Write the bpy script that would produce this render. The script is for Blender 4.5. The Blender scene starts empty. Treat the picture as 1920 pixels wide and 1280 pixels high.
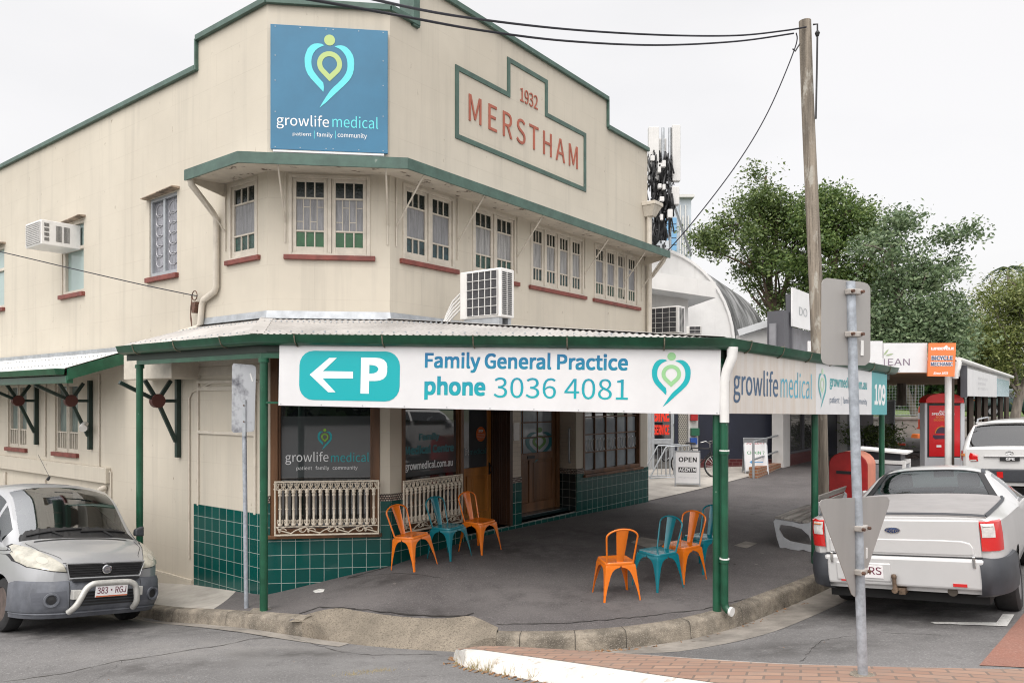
import bpy, bmesh, math, random
import numpy as np
from mathutils import Vector, Matrix
random.seed(7)
R = math.radians
C = bpy.context.scene.collection
scene = bpy.context.scene

# ------------------------------------------------------------------ camera, sky, sun, exposure
F, HY, CZ = 1404.0, 750.0, 2.3          # focal length in photo pixels, horizon row, eye height
cam_d = bpy.data.cameras.new('camera')
cam = bpy.data.objects.new('camera', cam_d)
C.objects.link(cam)
cam.location = (0, 0, CZ)
cam.rotation_euler = (R(90), 0, 0)
cam_d.sensor_width = 36
cam_d.lens = 36 * F / 1920
cam_d.shift_y = (HY - 640) / 1920
cam_d.clip_end = 2000
scene.camera = cam

SUN_EL, SUN_AZ = R(56), R(200)          # soft sun behind the cloud, behind the photographer
world = bpy.data.worlds.new('World')
scene.world = world
world.use_nodes = True
wn, wl = world.node_tree.nodes, world.node_tree.links
wn.clear()
wout = wn.new('ShaderNodeOutputWorld')
sky = wn.new('ShaderNodeTexSky')
sky.sky_type = 'NISHITA'
sky.sun_disc = False
sky.sun_elevation = SUN_EL
sky.sun_rotation = SUN_AZ
sky.dust_density = 6
sky.air_density = 0.8
bg1 = wn.new('ShaderNodeBackground'); bg1.inputs[1].default_value = 0.03
wl.new(sky.outputs[0], bg1.inputs[0])
tc = wn.new('ShaderNodeTexCoord')
cl = wn.new('ShaderNodeTexNoise'); cl.inputs['Scale'].default_value = 1.6; cl.inputs['Detail'].default_value = 5
mp = wn.new('ShaderNodeMapping'); mp.inputs['Scale'].default_value = (1, 1, 2.6)
wl.new(tc.outputs['Generated'], mp.inputs[0]); wl.new(mp.outputs[0], cl.inputs['Vector'])
cr = wn.new('ShaderNodeValToRGB')
cr.color_ramp.elements[0].position = 0.3; cr.color_ramp.elements[0].color = (0.80, 0.79, 0.785, 1)
cr.color_ramp.elements[1].position = 0.62; cr.color_ramp.elements[1].color = (0.92, 0.90, 0.885, 1)
wl.new(cl.outputs['Fac'], cr.inputs[0])
# cloud is brightest round the hidden sun, high up behind the photographer
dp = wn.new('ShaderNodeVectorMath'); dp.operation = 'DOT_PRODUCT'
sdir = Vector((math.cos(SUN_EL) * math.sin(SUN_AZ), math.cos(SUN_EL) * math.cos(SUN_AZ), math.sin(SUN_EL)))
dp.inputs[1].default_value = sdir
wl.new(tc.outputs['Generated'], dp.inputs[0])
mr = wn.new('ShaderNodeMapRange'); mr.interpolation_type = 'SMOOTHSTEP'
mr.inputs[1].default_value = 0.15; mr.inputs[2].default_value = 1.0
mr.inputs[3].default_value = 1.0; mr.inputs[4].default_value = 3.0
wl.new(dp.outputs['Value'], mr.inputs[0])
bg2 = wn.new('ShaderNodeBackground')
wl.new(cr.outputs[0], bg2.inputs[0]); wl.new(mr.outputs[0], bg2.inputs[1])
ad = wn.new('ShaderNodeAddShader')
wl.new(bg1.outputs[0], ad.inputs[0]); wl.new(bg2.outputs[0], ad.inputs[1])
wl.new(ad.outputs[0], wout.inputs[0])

sun_d = bpy.data.lights.new('sun', 'SUN'); sun_d.energy = 1.0; sun_d.angle = R(22); sun_d.color = (1, 0.975, 0.94)
sun = bpy.data.objects.new('sun', sun_d); C.objects.link(sun)
sun.rotation_euler = (-sdir).to_track_quat('-Z', 'Y').to_euler()
sun.location = (0, -5, 30)
scene.view_settings.view_transform = 'Standard'
scene.view_settings.look = 'None'
scene.view_settings.exposure = 0.0
scene.view_settings.gamma = 1.0
scene.cycles.filter_width = 1.1
scene.cycles.use_denoising = True
scene.cycles.denoising_prefilter = 'NONE'      # keeps the fine grain of asphalt and render

# ------------------------------------------------------------------ materials
def srgb(r, g, b):
    f = lambda c: (c / 255 / 12.92) if c / 255 <= 0.04045 else ((c / 255 + 0.055) / 1.055) ** 2.4
    return (f(r), f(g), f(b))

def mat(name, col, rough=0.6, var=0.0, vscale=3.0, stretch=(1, 1, 1), metal=0.0, bump=0.0, bscale=40.0, spec=0.5,
        col2=None, lo=0.35, hi=0.65, coat=0.0, detail=4.0):
    """Principled paint or stone whose colour wanders a little through a noise texture (object space)."""
    m = bpy.data.materials.new(name); m.use_nodes = True
    n, l = m.node_tree.nodes, m.node_tree.links
    b = n['Principled BSDF']
    b.inputs['Base Color'].default_value = (*col, 1)
    b.inputs['Roughness'].default_value = rough
    b.inputs['Metallic'].default_value = metal
    b.inputs['Specular IOR Level'].default_value = spec
    if coat: b.inputs['Coat Weight'].default_value = coat; b.inputs['Coat Roughness'].default_value = 0.06
    t = n.new('ShaderNodeTexCoord')
    if var or col2:
        p = n.new('ShaderNodeMapping'); p.inputs['Scale'].default_value = stretch
        l.new(t.outputs['Object'], p.inputs[0])
        z = n.new('ShaderNodeTexNoise'); z.inputs['Scale'].default_value = vscale; z.inputs['Detail'].default_value = detail
        z.inputs['Roughness'].default_value = 0.65
        l.new(p.outputs[0], z.inputs['Vector'])
        q = n.new('ShaderNodeValToRGB')
        q.color_ramp.elements[0].position = lo; q.color_ramp.elements[1].position = hi
        c2 = col2 if col2 else tuple(c * (1 - var) for c in col)
        c1 = col if col2 else tuple(min(1, c * (1 + var * 0.5)) for c in col)
        q.color_ramp.elements[0].color = (*c2, 1); q.color_ramp.elements[1].color = (*c1, 1)
        l.new(z.outputs['Fac'], q.inputs[0]); l.new(q.outputs[0], b.inputs['Base Color'])
    if bump:
        z2 = n.new('ShaderNodeTexNoise'); z2.inputs['Scale'].default_value = bscale; z2.inputs['Detail'].default_value = 3
        l.new(t.outputs['Object'], z2.inputs['Vector'])
        bp = n.new('ShaderNodeBump'); bp.inputs['Strength'].default_value = bump; bp.inputs['Distance'].default_value = 0.01
        l.new(z2.outputs['Fac'], bp.inputs['Height']); l.new(bp.outputs[0], b.inputs['Normal'])
    return m

def mixcol(m, fac_socket, colB, blend='MIX'):
    """lay another colour over a material's base colour by a factor socket"""
    n, l = m.node_tree.nodes, m.node_tree.links
    b = n['Principled BSDF']
    x = n.new('ShaderNodeMix'); x.data_type = 'RGBA'; x.blend_type = blend
    inp = b.inputs['Base Color']
    if inp.links: l.new(inp.links[0].from_socket, x.inputs[6])
    else: x.inputs[6].default_value = inp.default_value
    if isinstance(colB, tuple): x.inputs[7].default_value = (*colB, 1)
    else: l.new(colB, x.inputs[7])
    l.new(fac_socket, x.inputs[0]); l.new(x.outputs[2], inp)
    return x

def noise_fac(m, scale, lo, hi, stretch=(1, 1, 1), detail=5.0, coord='Object', invert=False):
    n, l = m.node_tree.nodes, m.node_tree.links
    t = n.new('ShaderNodeTexCoord'); p = n.new('ShaderNodeMapping'); p.inputs['Scale'].default_value = stretch
    l.new(t.outputs[coord], p.inputs[0])
    z = n.new('ShaderNodeTexNoise'); z.inputs['Scale'].default_value = scale; z.inputs['Detail'].default_value = detail
    z.inputs['Roughness'].default_value = 0.7
    l.new(p.outputs[0], z.inputs['Vector'])
    r = n.new('ShaderNodeMapRange'); r.inputs[1].default_value = lo; r.inputs[2].default_value = hi
    if invert: r.inputs[3].default_value = 1; r.inputs[4].default_value = 0
    l.new(z.outputs['Fac'], r.inputs[0])
    return r.outputs[0]

def stain(m, x, y, r, col, k=.8, sx=1.0, sy=1.0):
    """a spill or worn spot at one place on the ground, broken up by noise"""
    n, l = m.node_tree.nodes, m.node_tree.links
    g = n.new('ShaderNodeNewGeometry'); p = n.new('ShaderNodeMapping'); p.inputs['Location'].default_value = (-x * sx, -y * sy, 0); p.inputs['Scale'].default_value = (sx, sy, 0)
    l.new(g.outputs['Position'], p.inputs[0]); d = n.new('ShaderNodeVectorMath'); d.operation = 'LENGTH'; l.new(p.outputs[0], d.inputs[0])
    q = n.new('ShaderNodeMapRange'); q.interpolation_type = 'SMOOTHSTEP'; q.inputs[1].default_value = 0; q.inputs[2].default_value = r; q.inputs[3].default_value = k; q.inputs[4].default_value = 0
    l.new(d.outputs['Value'], q.inputs[0])
    mixcol(m, mul(m, q.outputs[0], noise_fac(m, 3.2, .38, .58, detail=8)), col)

def mul(m, a, k):
    n, l = m.node_tree.nodes, m.node_tree.links
    x = n.new('ShaderNodeMath'); x.operation = 'MULTIPLY'; l.new(a, x.inputs[0])
    if isinstance(k, (int, float)): x.inputs[1].default_value = k
    else: l.new(k, x.inputs[1])
    return x.outputs[0]

def brick_mat(name, tile, grout, w, h, mortar, rough=0.2, tile2=None, offset=0.0, bump=0.4):
    m = mat(name, tile, rough)
    n, l = m.node_tree.nodes, m.node_tree.links
    b = n['Principled BSDF']
    uv = n.new('ShaderNodeUVMap'); uv.uv_map = 'UVMap'
    k = n.new('ShaderNodeTexBrick')
    k.inputs['Color1'].default_value = (*tile, 1); k.inputs['Color2'].default_value = (*(tile2 or tile), 1)
    k.inputs['Mortar'].default_value = (*grout, 1)
    k.inputs['Scale'].default_value = 1.0; k.inputs['Mortar Size'].default_value = mortar; k.inputs['Mortar Smooth'].default_value = 0.1
    k.inputs['Brick Width'].default_value = w; k.inputs['Row Height'].default_value = h
    k.offset = offset; k.squash = 1.0
    l.new(uv.outputs[0], k.inputs['Vector']); l.new(k.outputs['Color'], b.inputs['Base Color'])
    bp = n.new('ShaderNodeBump'); bp.inputs['Strength'].default_value = bump; bp.inputs['Distance'].default_value = 0.004; bp.invert = True
    l.new(k.outputs['Fac'], bp.inputs['Height']); l.new(bp.outputs[0], b.inputs['Normal'])
    mrr = n.new('ShaderNodeMapRange'); mrr.inputs[3].default_value = rough; mrr.inputs[4].default_value = 0.8
    l.new(k.outputs['Fac'], mrr.inputs[0]); l.new(mrr.outputs[0], b.inputs['Roughness'])
    return m

# ------------------------------------------------------------------ geometry helpers
I4 = Matrix.Identity(4)
class MB:
    """collects shapes into ONE mesh; T is the frame the shape is given in"""
    def __init__(s, T=None): s.bm = bmesh.new(); s.T = T or I4
    def v(s, p, T=None): return s.bm.verts.new((T or s.T) @ Vector(p))
    def face(s, vs):
        try: return s.bm.faces.new(vs)
        except ValueError: return None
    def poly(s, pts, T=None): s.face([s.v(p, T) for p in pts]); return s
    def box(s, x0, x1, y0, y1, z0, z1, T=None):
        p = [s.v(q, T) for q in ((x0, y0, z0), (x1, y0, z0), (x1, y1, z0), (x0, y1, z0), (x0, y0, z1), (x1, y0, z1), (x1, y1, z1), (x0, y1, z1))]
        for f in ((0, 3, 2, 1), (4, 5, 6, 7), (0, 1, 5, 4), (1, 2, 6, 5), (2, 3, 7, 6), (3, 0, 4, 7)): s.face([p[i] for i in f])
        return s
    def hexa(s, b, t, T=None):
        p = [s.v(q, T) for q in list(b) + list(t)]
        n = len(b)
        s.face(p[:n][::-1]); s.face(p[n:])
        for i in range(n): s.face([p[i], p[(i + 1) % n], p[n + (i + 1) % n], p[n + i]])
        return s
    def ext(s, pts, y0, y1, T=None):
        """polygon in local XZ, extruded along local y"""
        return s.hexa([(x, y0, z) for x, z in pts][::-1], [(x, y1, z) for x, z in pts][::-1], T)
    def bar(s, p0, p1, w, h, up=(0, 0, 1), T=None):
        p0, p1 = Vector(p0), Vector(p1); d = (p1 - p0).normalized(); u = Vector(up)
        if abs(d.dot(u)) > 0.99: u = Vector((1, 0, 0))
        a = d.cross(u).normalized() * w / 2; b = a.cross(d).normalized() * h / 2
        q = lambda c: [c - a - b, c + a - b, c + a + b, c - a + b]
        return s.hexa(q(p0), q(p1), T)
    def tube(s, pts, r, n=8, closed=False, T=None, cap=True):
        pts = [Vector(p) for p in pts]; k = len(pts)
        rs = r if isinstance(r, (list, tuple)) else [r] * k
        rings = []; prev = None
        for i, p in enumerate(pts):
            if closed: d = pts[(i + 1) % k] - pts[i - 1]
            else: d = pts[min(i + 1, k - 1)] - pts[max(i - 1, 0)]
            if d.length < 1e-9: d = Vector((0, 0, 1))
            d.normalize()
            if prev is None:
                u = Vector((0, 0, 1)) if abs(d.z) < 0.9 else Vector((1, 0, 0))
                a = d.cross(u).normalized()
            else:
                a = (prev - d * prev.dot(d)); a = a.normalized() if a.length > 1e-6 else d.orthogonal().normalized()
            prev = a; b = d.cross(a)
            rings.append([s.v(p + (a * math.cos(t) + b * math.sin(t)) * rs[i], T) for t in (2 * math.pi * j / n for j in range(n))])
        for i in range(k if closed else k - 1):
            A, B = rings[i], rings[(i + 1) % k]
            for j in range(n): s.face([A[j], A[(j + 1) % n], B[(j + 1) % n], B[j]])
        if cap and not closed: s.face(rings[0][::-1]); s.face(rings[-1])
        return s
    def cyl(s, p0, p1, r0, r1=None, n=16, T=None): return s.tube([p0, p1], [r0, r0 if r1 is None else r1], n, T=T)
    def lathe(s, prof, n=16, T=None, o=(0, 0, 0)):
        """profile of (radius, z) turned about local z"""
        rings = [[s.v((o[0] + r * math.cos(2 * math.pi * j / n), o[1] + r * math.sin(2 * math.pi * j / n), o[2] + z), T) for j in range(n)] for r, z in prof]
        for A, B in zip(rings, rings[1:]):
            for j in range(n): s.face([A[j], A[(j + 1) % n], B[(j + 1) % n], B[j]])
        s.face(rings[0][::-1]); s.face(rings[-1]); return s
    def grid(s, P, T=None, closed=False):
        V = [[s.v(p, T) for p in row] for row in P]
        for A, B in zip(V, V[1:]):
            for j in range(len(A) - 1): s.face([A[j], A[j + 1], B[j + 1], B[j]])
        return V
    def solid(s, t):
        bmesh.ops.recalc_face_normals(s.bm, faces=s.bm.faces[:])
        bmesh.ops.solidify(s.bm, geom=s.bm.faces[:], thickness=t); return s
    def weld(s, d=1e-4): bmesh.ops.remove_doubles(s.bm, verts=s.bm.verts[:], dist=d); return s

WM = {}                                    # root name -> world matrix of the space its parts are given in
def setp(o, label=None, cat=None, group=None, kind=None):
    if label: o['label'] = label
    if cat: o['category'] = cat
    if group: o['group'] = group
    if kind: o['kind'] = kind
    return o

def thing(name, label, cat, M=None, group=None, world=False):
    """an Empty at the thing's base; world=True: its parts are handed over in world coordinates"""
    o = bpy.data.objects.new(name, None); C.objects.link(o); o.empty_display_size = 0.2
    M = M if isinstance(M, Matrix) else Matrix.Translation(Vector(M or (0, 0, 0)))
    o.matrix_world = M
    WM[o.name] = M.inverted() if world else I4
    return setp(o, label, cat, group)

def link(name, mb, m, parent=None, smooth=None, bevel=0, uv=None, recalc=True, bseg=2):
    """one mesh object; parented: a part (or, under a part, a sub-part); alone: its origin moves to its base"""
    bm = mb.bm
    if recalc: bmesh.ops.recalc_face_normals(bm, faces=bm.faces[:])
    me = bpy.data.meshes.new(name)
    if uv is not None:
        L = bm.loops.layers.uv.new('UVMap'); inv = uv.inverted()
        bm.normal_update()
        for f in bm.faces:
            nl = inv.to_3x3() @ f.normal
            for lp in f.loops:
                q = inv @ lp.vert.co
                lp[L].uv = (q.y, q.z) if abs(nl.x) > 0.7 else ((q.x, q.y) if abs(nl.z) > 0.7 else (q.x, q.z))
    o = bpy.data.objects.new(name, me); C.objects.link(o)
    if parent is not None:
        root = parent
        while root.parent: root = root.parent
        if root.name in WM: bm.transform(WM[root.name])
        o.parent = parent
        if parent.type == 'MESH' and parent is root: o.matrix_parent_inverse = parent.matrix_basis.inverted()
    else:
        vs = bm.verts
        c = Vector(((min(v.co.x for v in vs) + max(v.co.x for v in vs)) / 2, (min(v.co.y for v in vs) + max(v.co.y for v in vs)) / 2, min(v.co.z for v in vs)))
        bm.transform(Matrix.Translation(-c)); o.location = c
    bm.to_mesh(me); bm.free()
    for k in (m if isinstance(m, (list, tuple)) else [m]): me.materials.append(k)
    if smooth is not None:
        me.shade_smooth(); me.set_sharp_from_angle(angle=R(smooth))
    if bevel:
        md = o.modifiers.new('bevel', 'BEVEL'); md.width = bevel; md.segments = bseg; md.limit_method = 'ANGLE'; md.angle_limit = R(40)
    return o

def sides(mb):
    """split a mirrored builder into its left and right halves"""
    out = []
    for s in (1, -1):
        b = MB(); b.bm.free(); b.bm = mb.bm.copy()
        bmesh.ops.delete(b.bm, geom=[f for f in b.bm.faces if f.calc_center_median().y * s < 0], context='FACES'); out.append(b)
    mb.bm.free(); return out

def copy_tree(o, parent=None):
    c = o.copy(); C.objects.link(c)
    if parent is not None: c.parent = parent
    for ch in list(o.children): copy_tree(ch, c)
    return c

# a point from a photo pixel at depth y, and a frame's (u, z) under a photo pixel
def at(px, py, y): return Vector(((px - 960) / F * y, y, CZ - (py - HY) / F * y))
def frame(o, a, z=0.0):
    a = Vector((a[0], a[1], a[2] if len(a) > 2 else 0)).normalized(); i = Vector((-a.y, a.x, 0)).normalized(); k = a.cross(i)
    return Matrix(((a.x, i.x, k.x, o[0]), (a.y, i.y, k.y, o[1]), (a.z, i.z, k.z, z if len(o) < 3 else o[2]), (0, 0, 0, 1)))
def hit(T, px, py, y=0.0):
    """(u, z) in frame T where the pixel's sight line meets the plane local y"""
    inv = T.inverted(); o = inv @ Vector((0, 0, CZ)); d = inv.to_3x3() @ Vector(((px - 960) / F, 1, -(py - HY) / F))
    t = (y - o.y) / d.y; p = o + d * t
    return p.x, p.z
def U(T, px, y=0.0): return hit(T, px, 750, y)[0]

# ------------------------------------------------------------------ lettering
try: FONT = bpy.data.fonts.load(bpy.utils.system_resource('DATAFILES', path='fonts') + '/Noto Sans CJK Regular.woff2')
except Exception: FONT = None
def text_mesh(s, bold=0.0, sp=1.0):
    cu = bpy.data.curves.new('lettering', 'FONT'); cu.body = s; cu.resolution_u = 4
    if FONT: cu.font = FONT
    cu.offset = bold; cu.space_character = sp
    o = bpy.data.objects.new('lettering', cu); C.objects.link(o)
    me = bpy.data.meshes.new_from_object(o.evaluated_get(bpy.context.evaluated_depsgraph_get()))
    bpy.data.objects.remove(o); bpy.data.curves.remove(cu)
    return me
def text(s, T, box, m, parent, y=0.0, bold=0.0, thick=0.0, name='lettering', shear=0.0, sp=1.0):
    """writing fitted into box (u0,u1,z0,z1) of frame T, facing the frame's -y, on plane y; bold > 0 thickens the strokes"""
    me = text_mesh(s, 0, sp); bm = bmesh.new(); bm.from_mesh(me); bpy.data.meshes.remove(me)
    bmesh.ops.remove_doubles(bm, verts=bm.verts[:], dist=1e-4)
    if bold > 0:
        src = bm.copy()
        for k in range(8):
            tmp = bpy.data.meshes.new('stroke'); src.to_mesh(tmp); n0 = len(bm.verts); bm.from_mesh(tmp); bpy.data.meshes.remove(tmp)
            bm.verts.ensure_lookup_table()
            for v in bm.verts[n0:]: v.co.x += bold * (1, 1, 0, -1, -1, -1, 0, 1)[k]; v.co.y += bold * (0, 1, 1, 1, 0, -1, -1, -1)[k]; v.co.z = (k + 1) * .01
        src.free()
    xs = [v.co.x for v in bm.verts]; ys = [v.co.y for v in bm.verts]
    x0, x1, y0, y1 = min(xs), max(xs), min(ys), max(ys); u0, u1, z0, z1 = box
    for v in bm.verts:
        q = (v.co.y - y0) / max(y1 - y0, 1e-6)
        v.co = (u0 + (v.co.x - x0) / (x1 - x0) * (u1 - u0) + shear * q * (z1 - z0), y + v.co.z * .03, z0 + q * (z1 - z0))
    if thick:
        g = bmesh.ops.extrude_face_region(bm, geom=bm.faces[:])
        for v in [e for e in g['geom'] if isinstance(e, bmesh.types.BMVert)]: v.co.y += -thick
    bm.transform(T)
    b = MB(); b.bm.free(); b.bm = bm
    return link(name, b, m, parent)

LOGO_L = [(585, 290), (560, 278), (530, 275), (498, 280), (470, 295), (443, 325), (425, 370), (417, 405), (417, 440), (420, 478), (428, 510), (445, 547), (470, 580), (520, 632), (577, 690),
          (582, 650), (575, 610), (545, 580), (520, 550), (500, 525), (485, 498), (477, 470), (474, 440), (475, 420), (480, 392), (490, 365), (507, 340), (530, 318), (557, 303)]
LOGO_R = [(672, 295), (695, 286), (725, 281), (754, 285), (780, 298), (808, 325), (830, 360), (840, 397), (842, 435), (839, 480), (830, 520), (814, 556), (790, 590), (750, 632), (700, 680), (650, 730), (600, 780), (543, 828),
          (570, 780), (600, 730), (640, 670), (668, 640), (700, 610), (730, 578), (755, 545), (771, 517), (780, 490), (784, 460), (783, 430), (779, 402), (770, 375), (755, 350), (735, 328), (712, 311)]
def logo(T, box, mT, mG, parent, y=0.0):
    u0, u1, z0, z1 = box
    f = lambda p: (u0 + (p[0] - 416) / (843 - 416) * (u1 - u0), y, z1 - (p[1] - 195) / (828 - 195) * (z1 - z0))
    a = MB(T)
    a.poly([f(p) for p in LOGO_L]); a.poly([f(p) for p in LOGO_R])
    a.bm.normal_update(); bmesh.ops.triangulate(a.bm, faces=a.bm.faces[:])
    link('emblem', a, mT, parent)
    g = MB(T)
    g.poly([f((630 + 47 * math.cos(t), 242 + 47 * math.sin(t))) for t in (2 * math.pi * i / 24 for i in range(24))])
    def drop(r, tip):
        al = math.acos(r / (tip - 445)) ; out = []
        for i in range(33):
            t = math.pi / 2 + al + (2 * math.pi - 2 * al) * i / 32
            out.append((630 + r * math.cos(t), 445 + r * math.sin(t)))
        return out + [(630, tip)]
    A, B = drop(107, 597), drop(64, 535)
    VA, VB = [g.v(f(p)) for p in A], [g.v(f(p)) for p in B]
    for i in range(len(A)): g.face([VA[i], VA[(i + 1) % len(A)], VB[(i + 1) % len(A)], VB[i]])
    link('emblem', g, mG, parent)

def rrect(u0, u1, z0, z1, r, n=5):
    out = []
    for cx, cz, a0 in ((u1 - r, z1 - r, 0), (u0 + r, z1 - r, 90), (u0 + r, z0 + r, 180), (u1 - r, z0 + r, 270)):
        for i in range(n + 1):
            t = R(a0 + 90 * i / n); out.append((cx + r * math.cos(t), cz + r * math.sin(t)))
    return out

# ------------------------------------------------------------------ ground heights (thin plate splines through measured spots)
def tps(pts):
    P = np.array(pts, float); n = len(P); X = P[:, :2]
    d = np.linalg.norm(X[:, None] - X[None], axis=2); K = np.where(d > 0, d * d * np.log(d + 1e-12), 0) + np.eye(n) * 0.02
    Q = np.hstack([np.ones((n, 1)), X]); A = np.block([[K, Q], [Q.T, np.zeros((3, 3))]])
    w = np.linalg.solve(A, np.concatenate([P[:, 2], np.zeros(3)]))
    def f(x, y):
        r = np.hypot(X[:, 0] - x, X[:, 1] - y)
        return float(np.dot(w[:n], np.where(r > 0, r * r * np.log(r + 1e-12), 0)) + w[n] + w[n + 1] * x + w[n + 2] * y)
    return f
road_z = tps([(-5.88, 8.83, -.42), (-5.05, 9.9, -.60), (-4.83, 10.05, -.66), (-8, 12.5, -.95), (-9.3, 11.0, -.78), (-14, 17, -1.5), (-20, 20, -2.0), (-3.95, 9.35, -.50), (-3.0, 8.62, -.35), (-1.6, 7.85, -.29),
              (-.2, 7.45, -.24), (1.3, 7.4, -.17), (2.55, 7.95, -.15), (4.1, 9.5, -.16), (5.45, 8.1, .05), (2.2, 4.75, .38), (-.5, 6.1, .0), (0, 0, .68), (-4.7, 6.9, -.28),
              (-5, 2, .3), (6, 4, .45), (6.6, 12.6, -.13), (10.4, 17.2, -.08), (12.3, 16.3, -.02), (16, 24.5, .0), (24, 36, .15), (12, 10, .25), (20, 20, .2), (-14, 8, -.5), (0, -10, 1.2), (-12, -6, .8), (14, -6, 1.0), (30, 50, .3)])
foot_z = tps([(-3.334, 10.2, -.34), (-1.696, 10.4, 0.0), (-.5, 12.0, .13), (.3, 13.0, .13), (1.5, 14.5, .11), (2.98, 16.48, .07), (-4.7, 11.25, -.47), (-6.0, 12.2, -.66), (-9, 14.6, -.95), (-14, 18.4, -1.4), (-20, 23, -2.0),
              (-2.95, 8.9, -.2), (-3.93, 9.45, -.36), (-4.83, 10.1, -.52), (2.3, 8.2, .0), (-.2, 7.6, -.1), (1.3, 7.55, -.03), (4.0, 9.6, .0), (6.6, 12.7, .02), (8.9, 24.3, .18), (10.4, 17.4, .05),
              (14, 22.5, .1), (20, 30, .2), (30, 45, .4), (12, 28, .2), (-1.0, 9.6, .06), (1, 9.2, .0), (0, 10.5, .08)])
# ------------------------------------------------------------------ materials used all over
def asphalt(name, base, spot, wear):
    m = mat(name, base, 0.85, bump=0.55, bscale=140)
    mixcol(m, noise_fac(m, 0.7, 0.35, 0.7, detail=6), wear)
    mixcol(m, mul(m, noise_fac(m, 48, 0.54, 0.70, detail=4), 0.6), spot)
    mixcol(m, mul(m, noise_fac(m, 62, 0.53, 0.68, detail=4), 0.7), tuple(c * 0.45 for c in base))
    mixcol(m, mul(m, noise_fac(m, 2.3, 0.58, 0.74, detail=8), 0.5), tuple(c * 0.5 for c in base))
    mixcol(m, mul(m, noise_fac(m, 9, 0.68, 0.72, detail=3), 0.5), tuple(c * 0.4 for c in base))
    return m
M_ROAD = asphalt('road asphalt', (.125, .120, .118), (.38, .37, .36), (.20, .193, .19))
M_FOOT = asphalt('footpath asphalt', (.078, .070, .070), (.27, .25, .24), (.135, .124, .121))
M_CONC = mat('footpath concrete', (.42, .39, .35), .85, .25, 1.2, bump=.3, bscale=60)
mixcol(M_CONC, mul(M_CONC, noise_fac(M_CONC, 3, .5, .75, detail=7), .5), (.2, .18, .155))
M_KERB = mat('old kerb concrete', (.25, .215, .17), .9, .5, 5, bump=.9, bscale=60)
mixcol(M_KERB, mul(M_KERB, noise_fac(M_KERB, 2.2, .44, .66, detail=7), .8), (.08, .068, .054))
mixcol(M_KERB, mul(M_KERB, noise_fac(M_KERB, 120, .58, .68, detail=1), .6), (.40, .36, .30))
M_APRON = mat('pebbled ramp concrete', (.235, .20, .155), .9, .3, 2, bump=1.0, bscale=90)
mixcol(M_APRON, mul(M_APRON, noise_fac(M_APRON, 55, .50, .62, detail=4), .85), (.10, .085, .065))
mixcol(M_APRON, mul(M_APRON, noise_fac(M_APRON, 3, .5, .7, detail=7), .5), (.15, .125, .10))
M_GUTT = mat('gutter concrete', (.27, .245, .215), .9, .4, 2.2, bump=.4, bscale=80, detail=7)
M_PAINT = mat('worn white paint', (.60, .58, .545), .7, .12, 5, bump=.3, bscale=50)
mixcol(M_PAINT, noise_fac(M_PAINT, 5, .56, .66, (1, 1, 3), 8), (.36, .31, .26))
M_LINE = mat('white road paint', (.66, .65, .62), .8, .2, 8)
mixcol(M_LINE, noise_fac(M_LINE, 30, .58, .66), (.2, .19, .18))
M_REDASP = asphalt('red coloured asphalt', (.27, .12, .085), (.45, .3, .24), (.24, .13, .1))
M_PAVER = brick_mat('clay pavers', (.27, .160, .115), (.165, .12, .095), .23, .115, .009, .85, (.34, .215, .155), .5)
mixcol(M_PAVER, mul(M_PAVER, noise_fac(M_PAVER, 3.5, .45, .70, (1, 2, 1), 8), .8), (.24, .18, .145))
M_LEAF_DRY = mat('dry leaves', (.27, .15, .075), .9, .5, 40)
M_STRAW = mat('dry grass', (.36, .29, .14), .9, .4, 30)

def P2(a, b, t): return (a[0] + (b[0] - a[0]) * t, a[1] + (b[1] - a[1]) * t)
def resample(pl, step):
    out = [pl[0]]
    for a, b in zip(pl, pl[1:]):
        n = max(1, int(math.hypot(b[0] - a[0], b[1] - a[1]) / step))
        out += [P2(a, b, i / n) for i in range(1, n + 1)]
    return out
def smooth_line(pl, it=3):
    for _ in range(it):
        q = [pl[0]]
        for a, b in zip(pl, pl[1:]): q += [P2(a, b, .25), P2(a, b, .75)]
        pl = q + [pl[-1]]
    return pl
def offset(pl, d):
    """shift a line sideways, to its right for d > 0"""
    out = []
    for i, p in enumerate(pl):
        a = pl[max(0, i - 1)]; b = pl[min(len(pl) - 1, i + 1)]
        dx, dy = b[0] - a[0], b[1] - a[1]; l = math.hypot(dx, dy) or 1
        out.append((p[0] + dy / l * d, p[1] - dx / l * d))
    return out

def g_at(px, py, zf, lift=0.0):
    """where a photo pixel's sight line meets the ground zf"""
    y = 8.0
    for _ in range(60):
        x = (px - 960) / F * y; y = .5 * y + .5 * (CZ - zf(x, y) - lift) * F / (py - HY)
    return ((px - 960) / F * y, y)
# wall corner points (measured): left wall, splayed corner, long right wall
C1, C2 = (-3.334, 10.2), (-1.696, 10.4)
aL, aR = (.7927, -.6099), (.6098, .7927)
TL = frame(C1, aL); TC = frame(C1, (C2[0] - C1[0], C2[1] - C1[1])); TR = frame(C2, aR)
CW = math.hypot(C2[0] - C1[0], C2[1] - C1[1])

kerb = smooth_line([(-20.8, 22.4), (-8.7, 13.1), (-4.83, 10.12), (-3.93, 9.42), (-3.05, 8.72), (-2.3, 8.28), (-1.3, 7.85), (-.2, 7.6), (.7, 7.5), (1.5, 7.62), (2.3, 8.05), (3.05, 8.78), (4.0, 9.68), (6.85, 12.7), (10.3, 17.3), (14.6, 23.0), (31, 44.5)], 3)
kerb = resample(kerb, .25)
wall_line = [(-20, 23.02), (-8.5, 14.17), C1, C2, (2.98, 16.48), (8.9, 24.2), (26, 46.4)]

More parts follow.
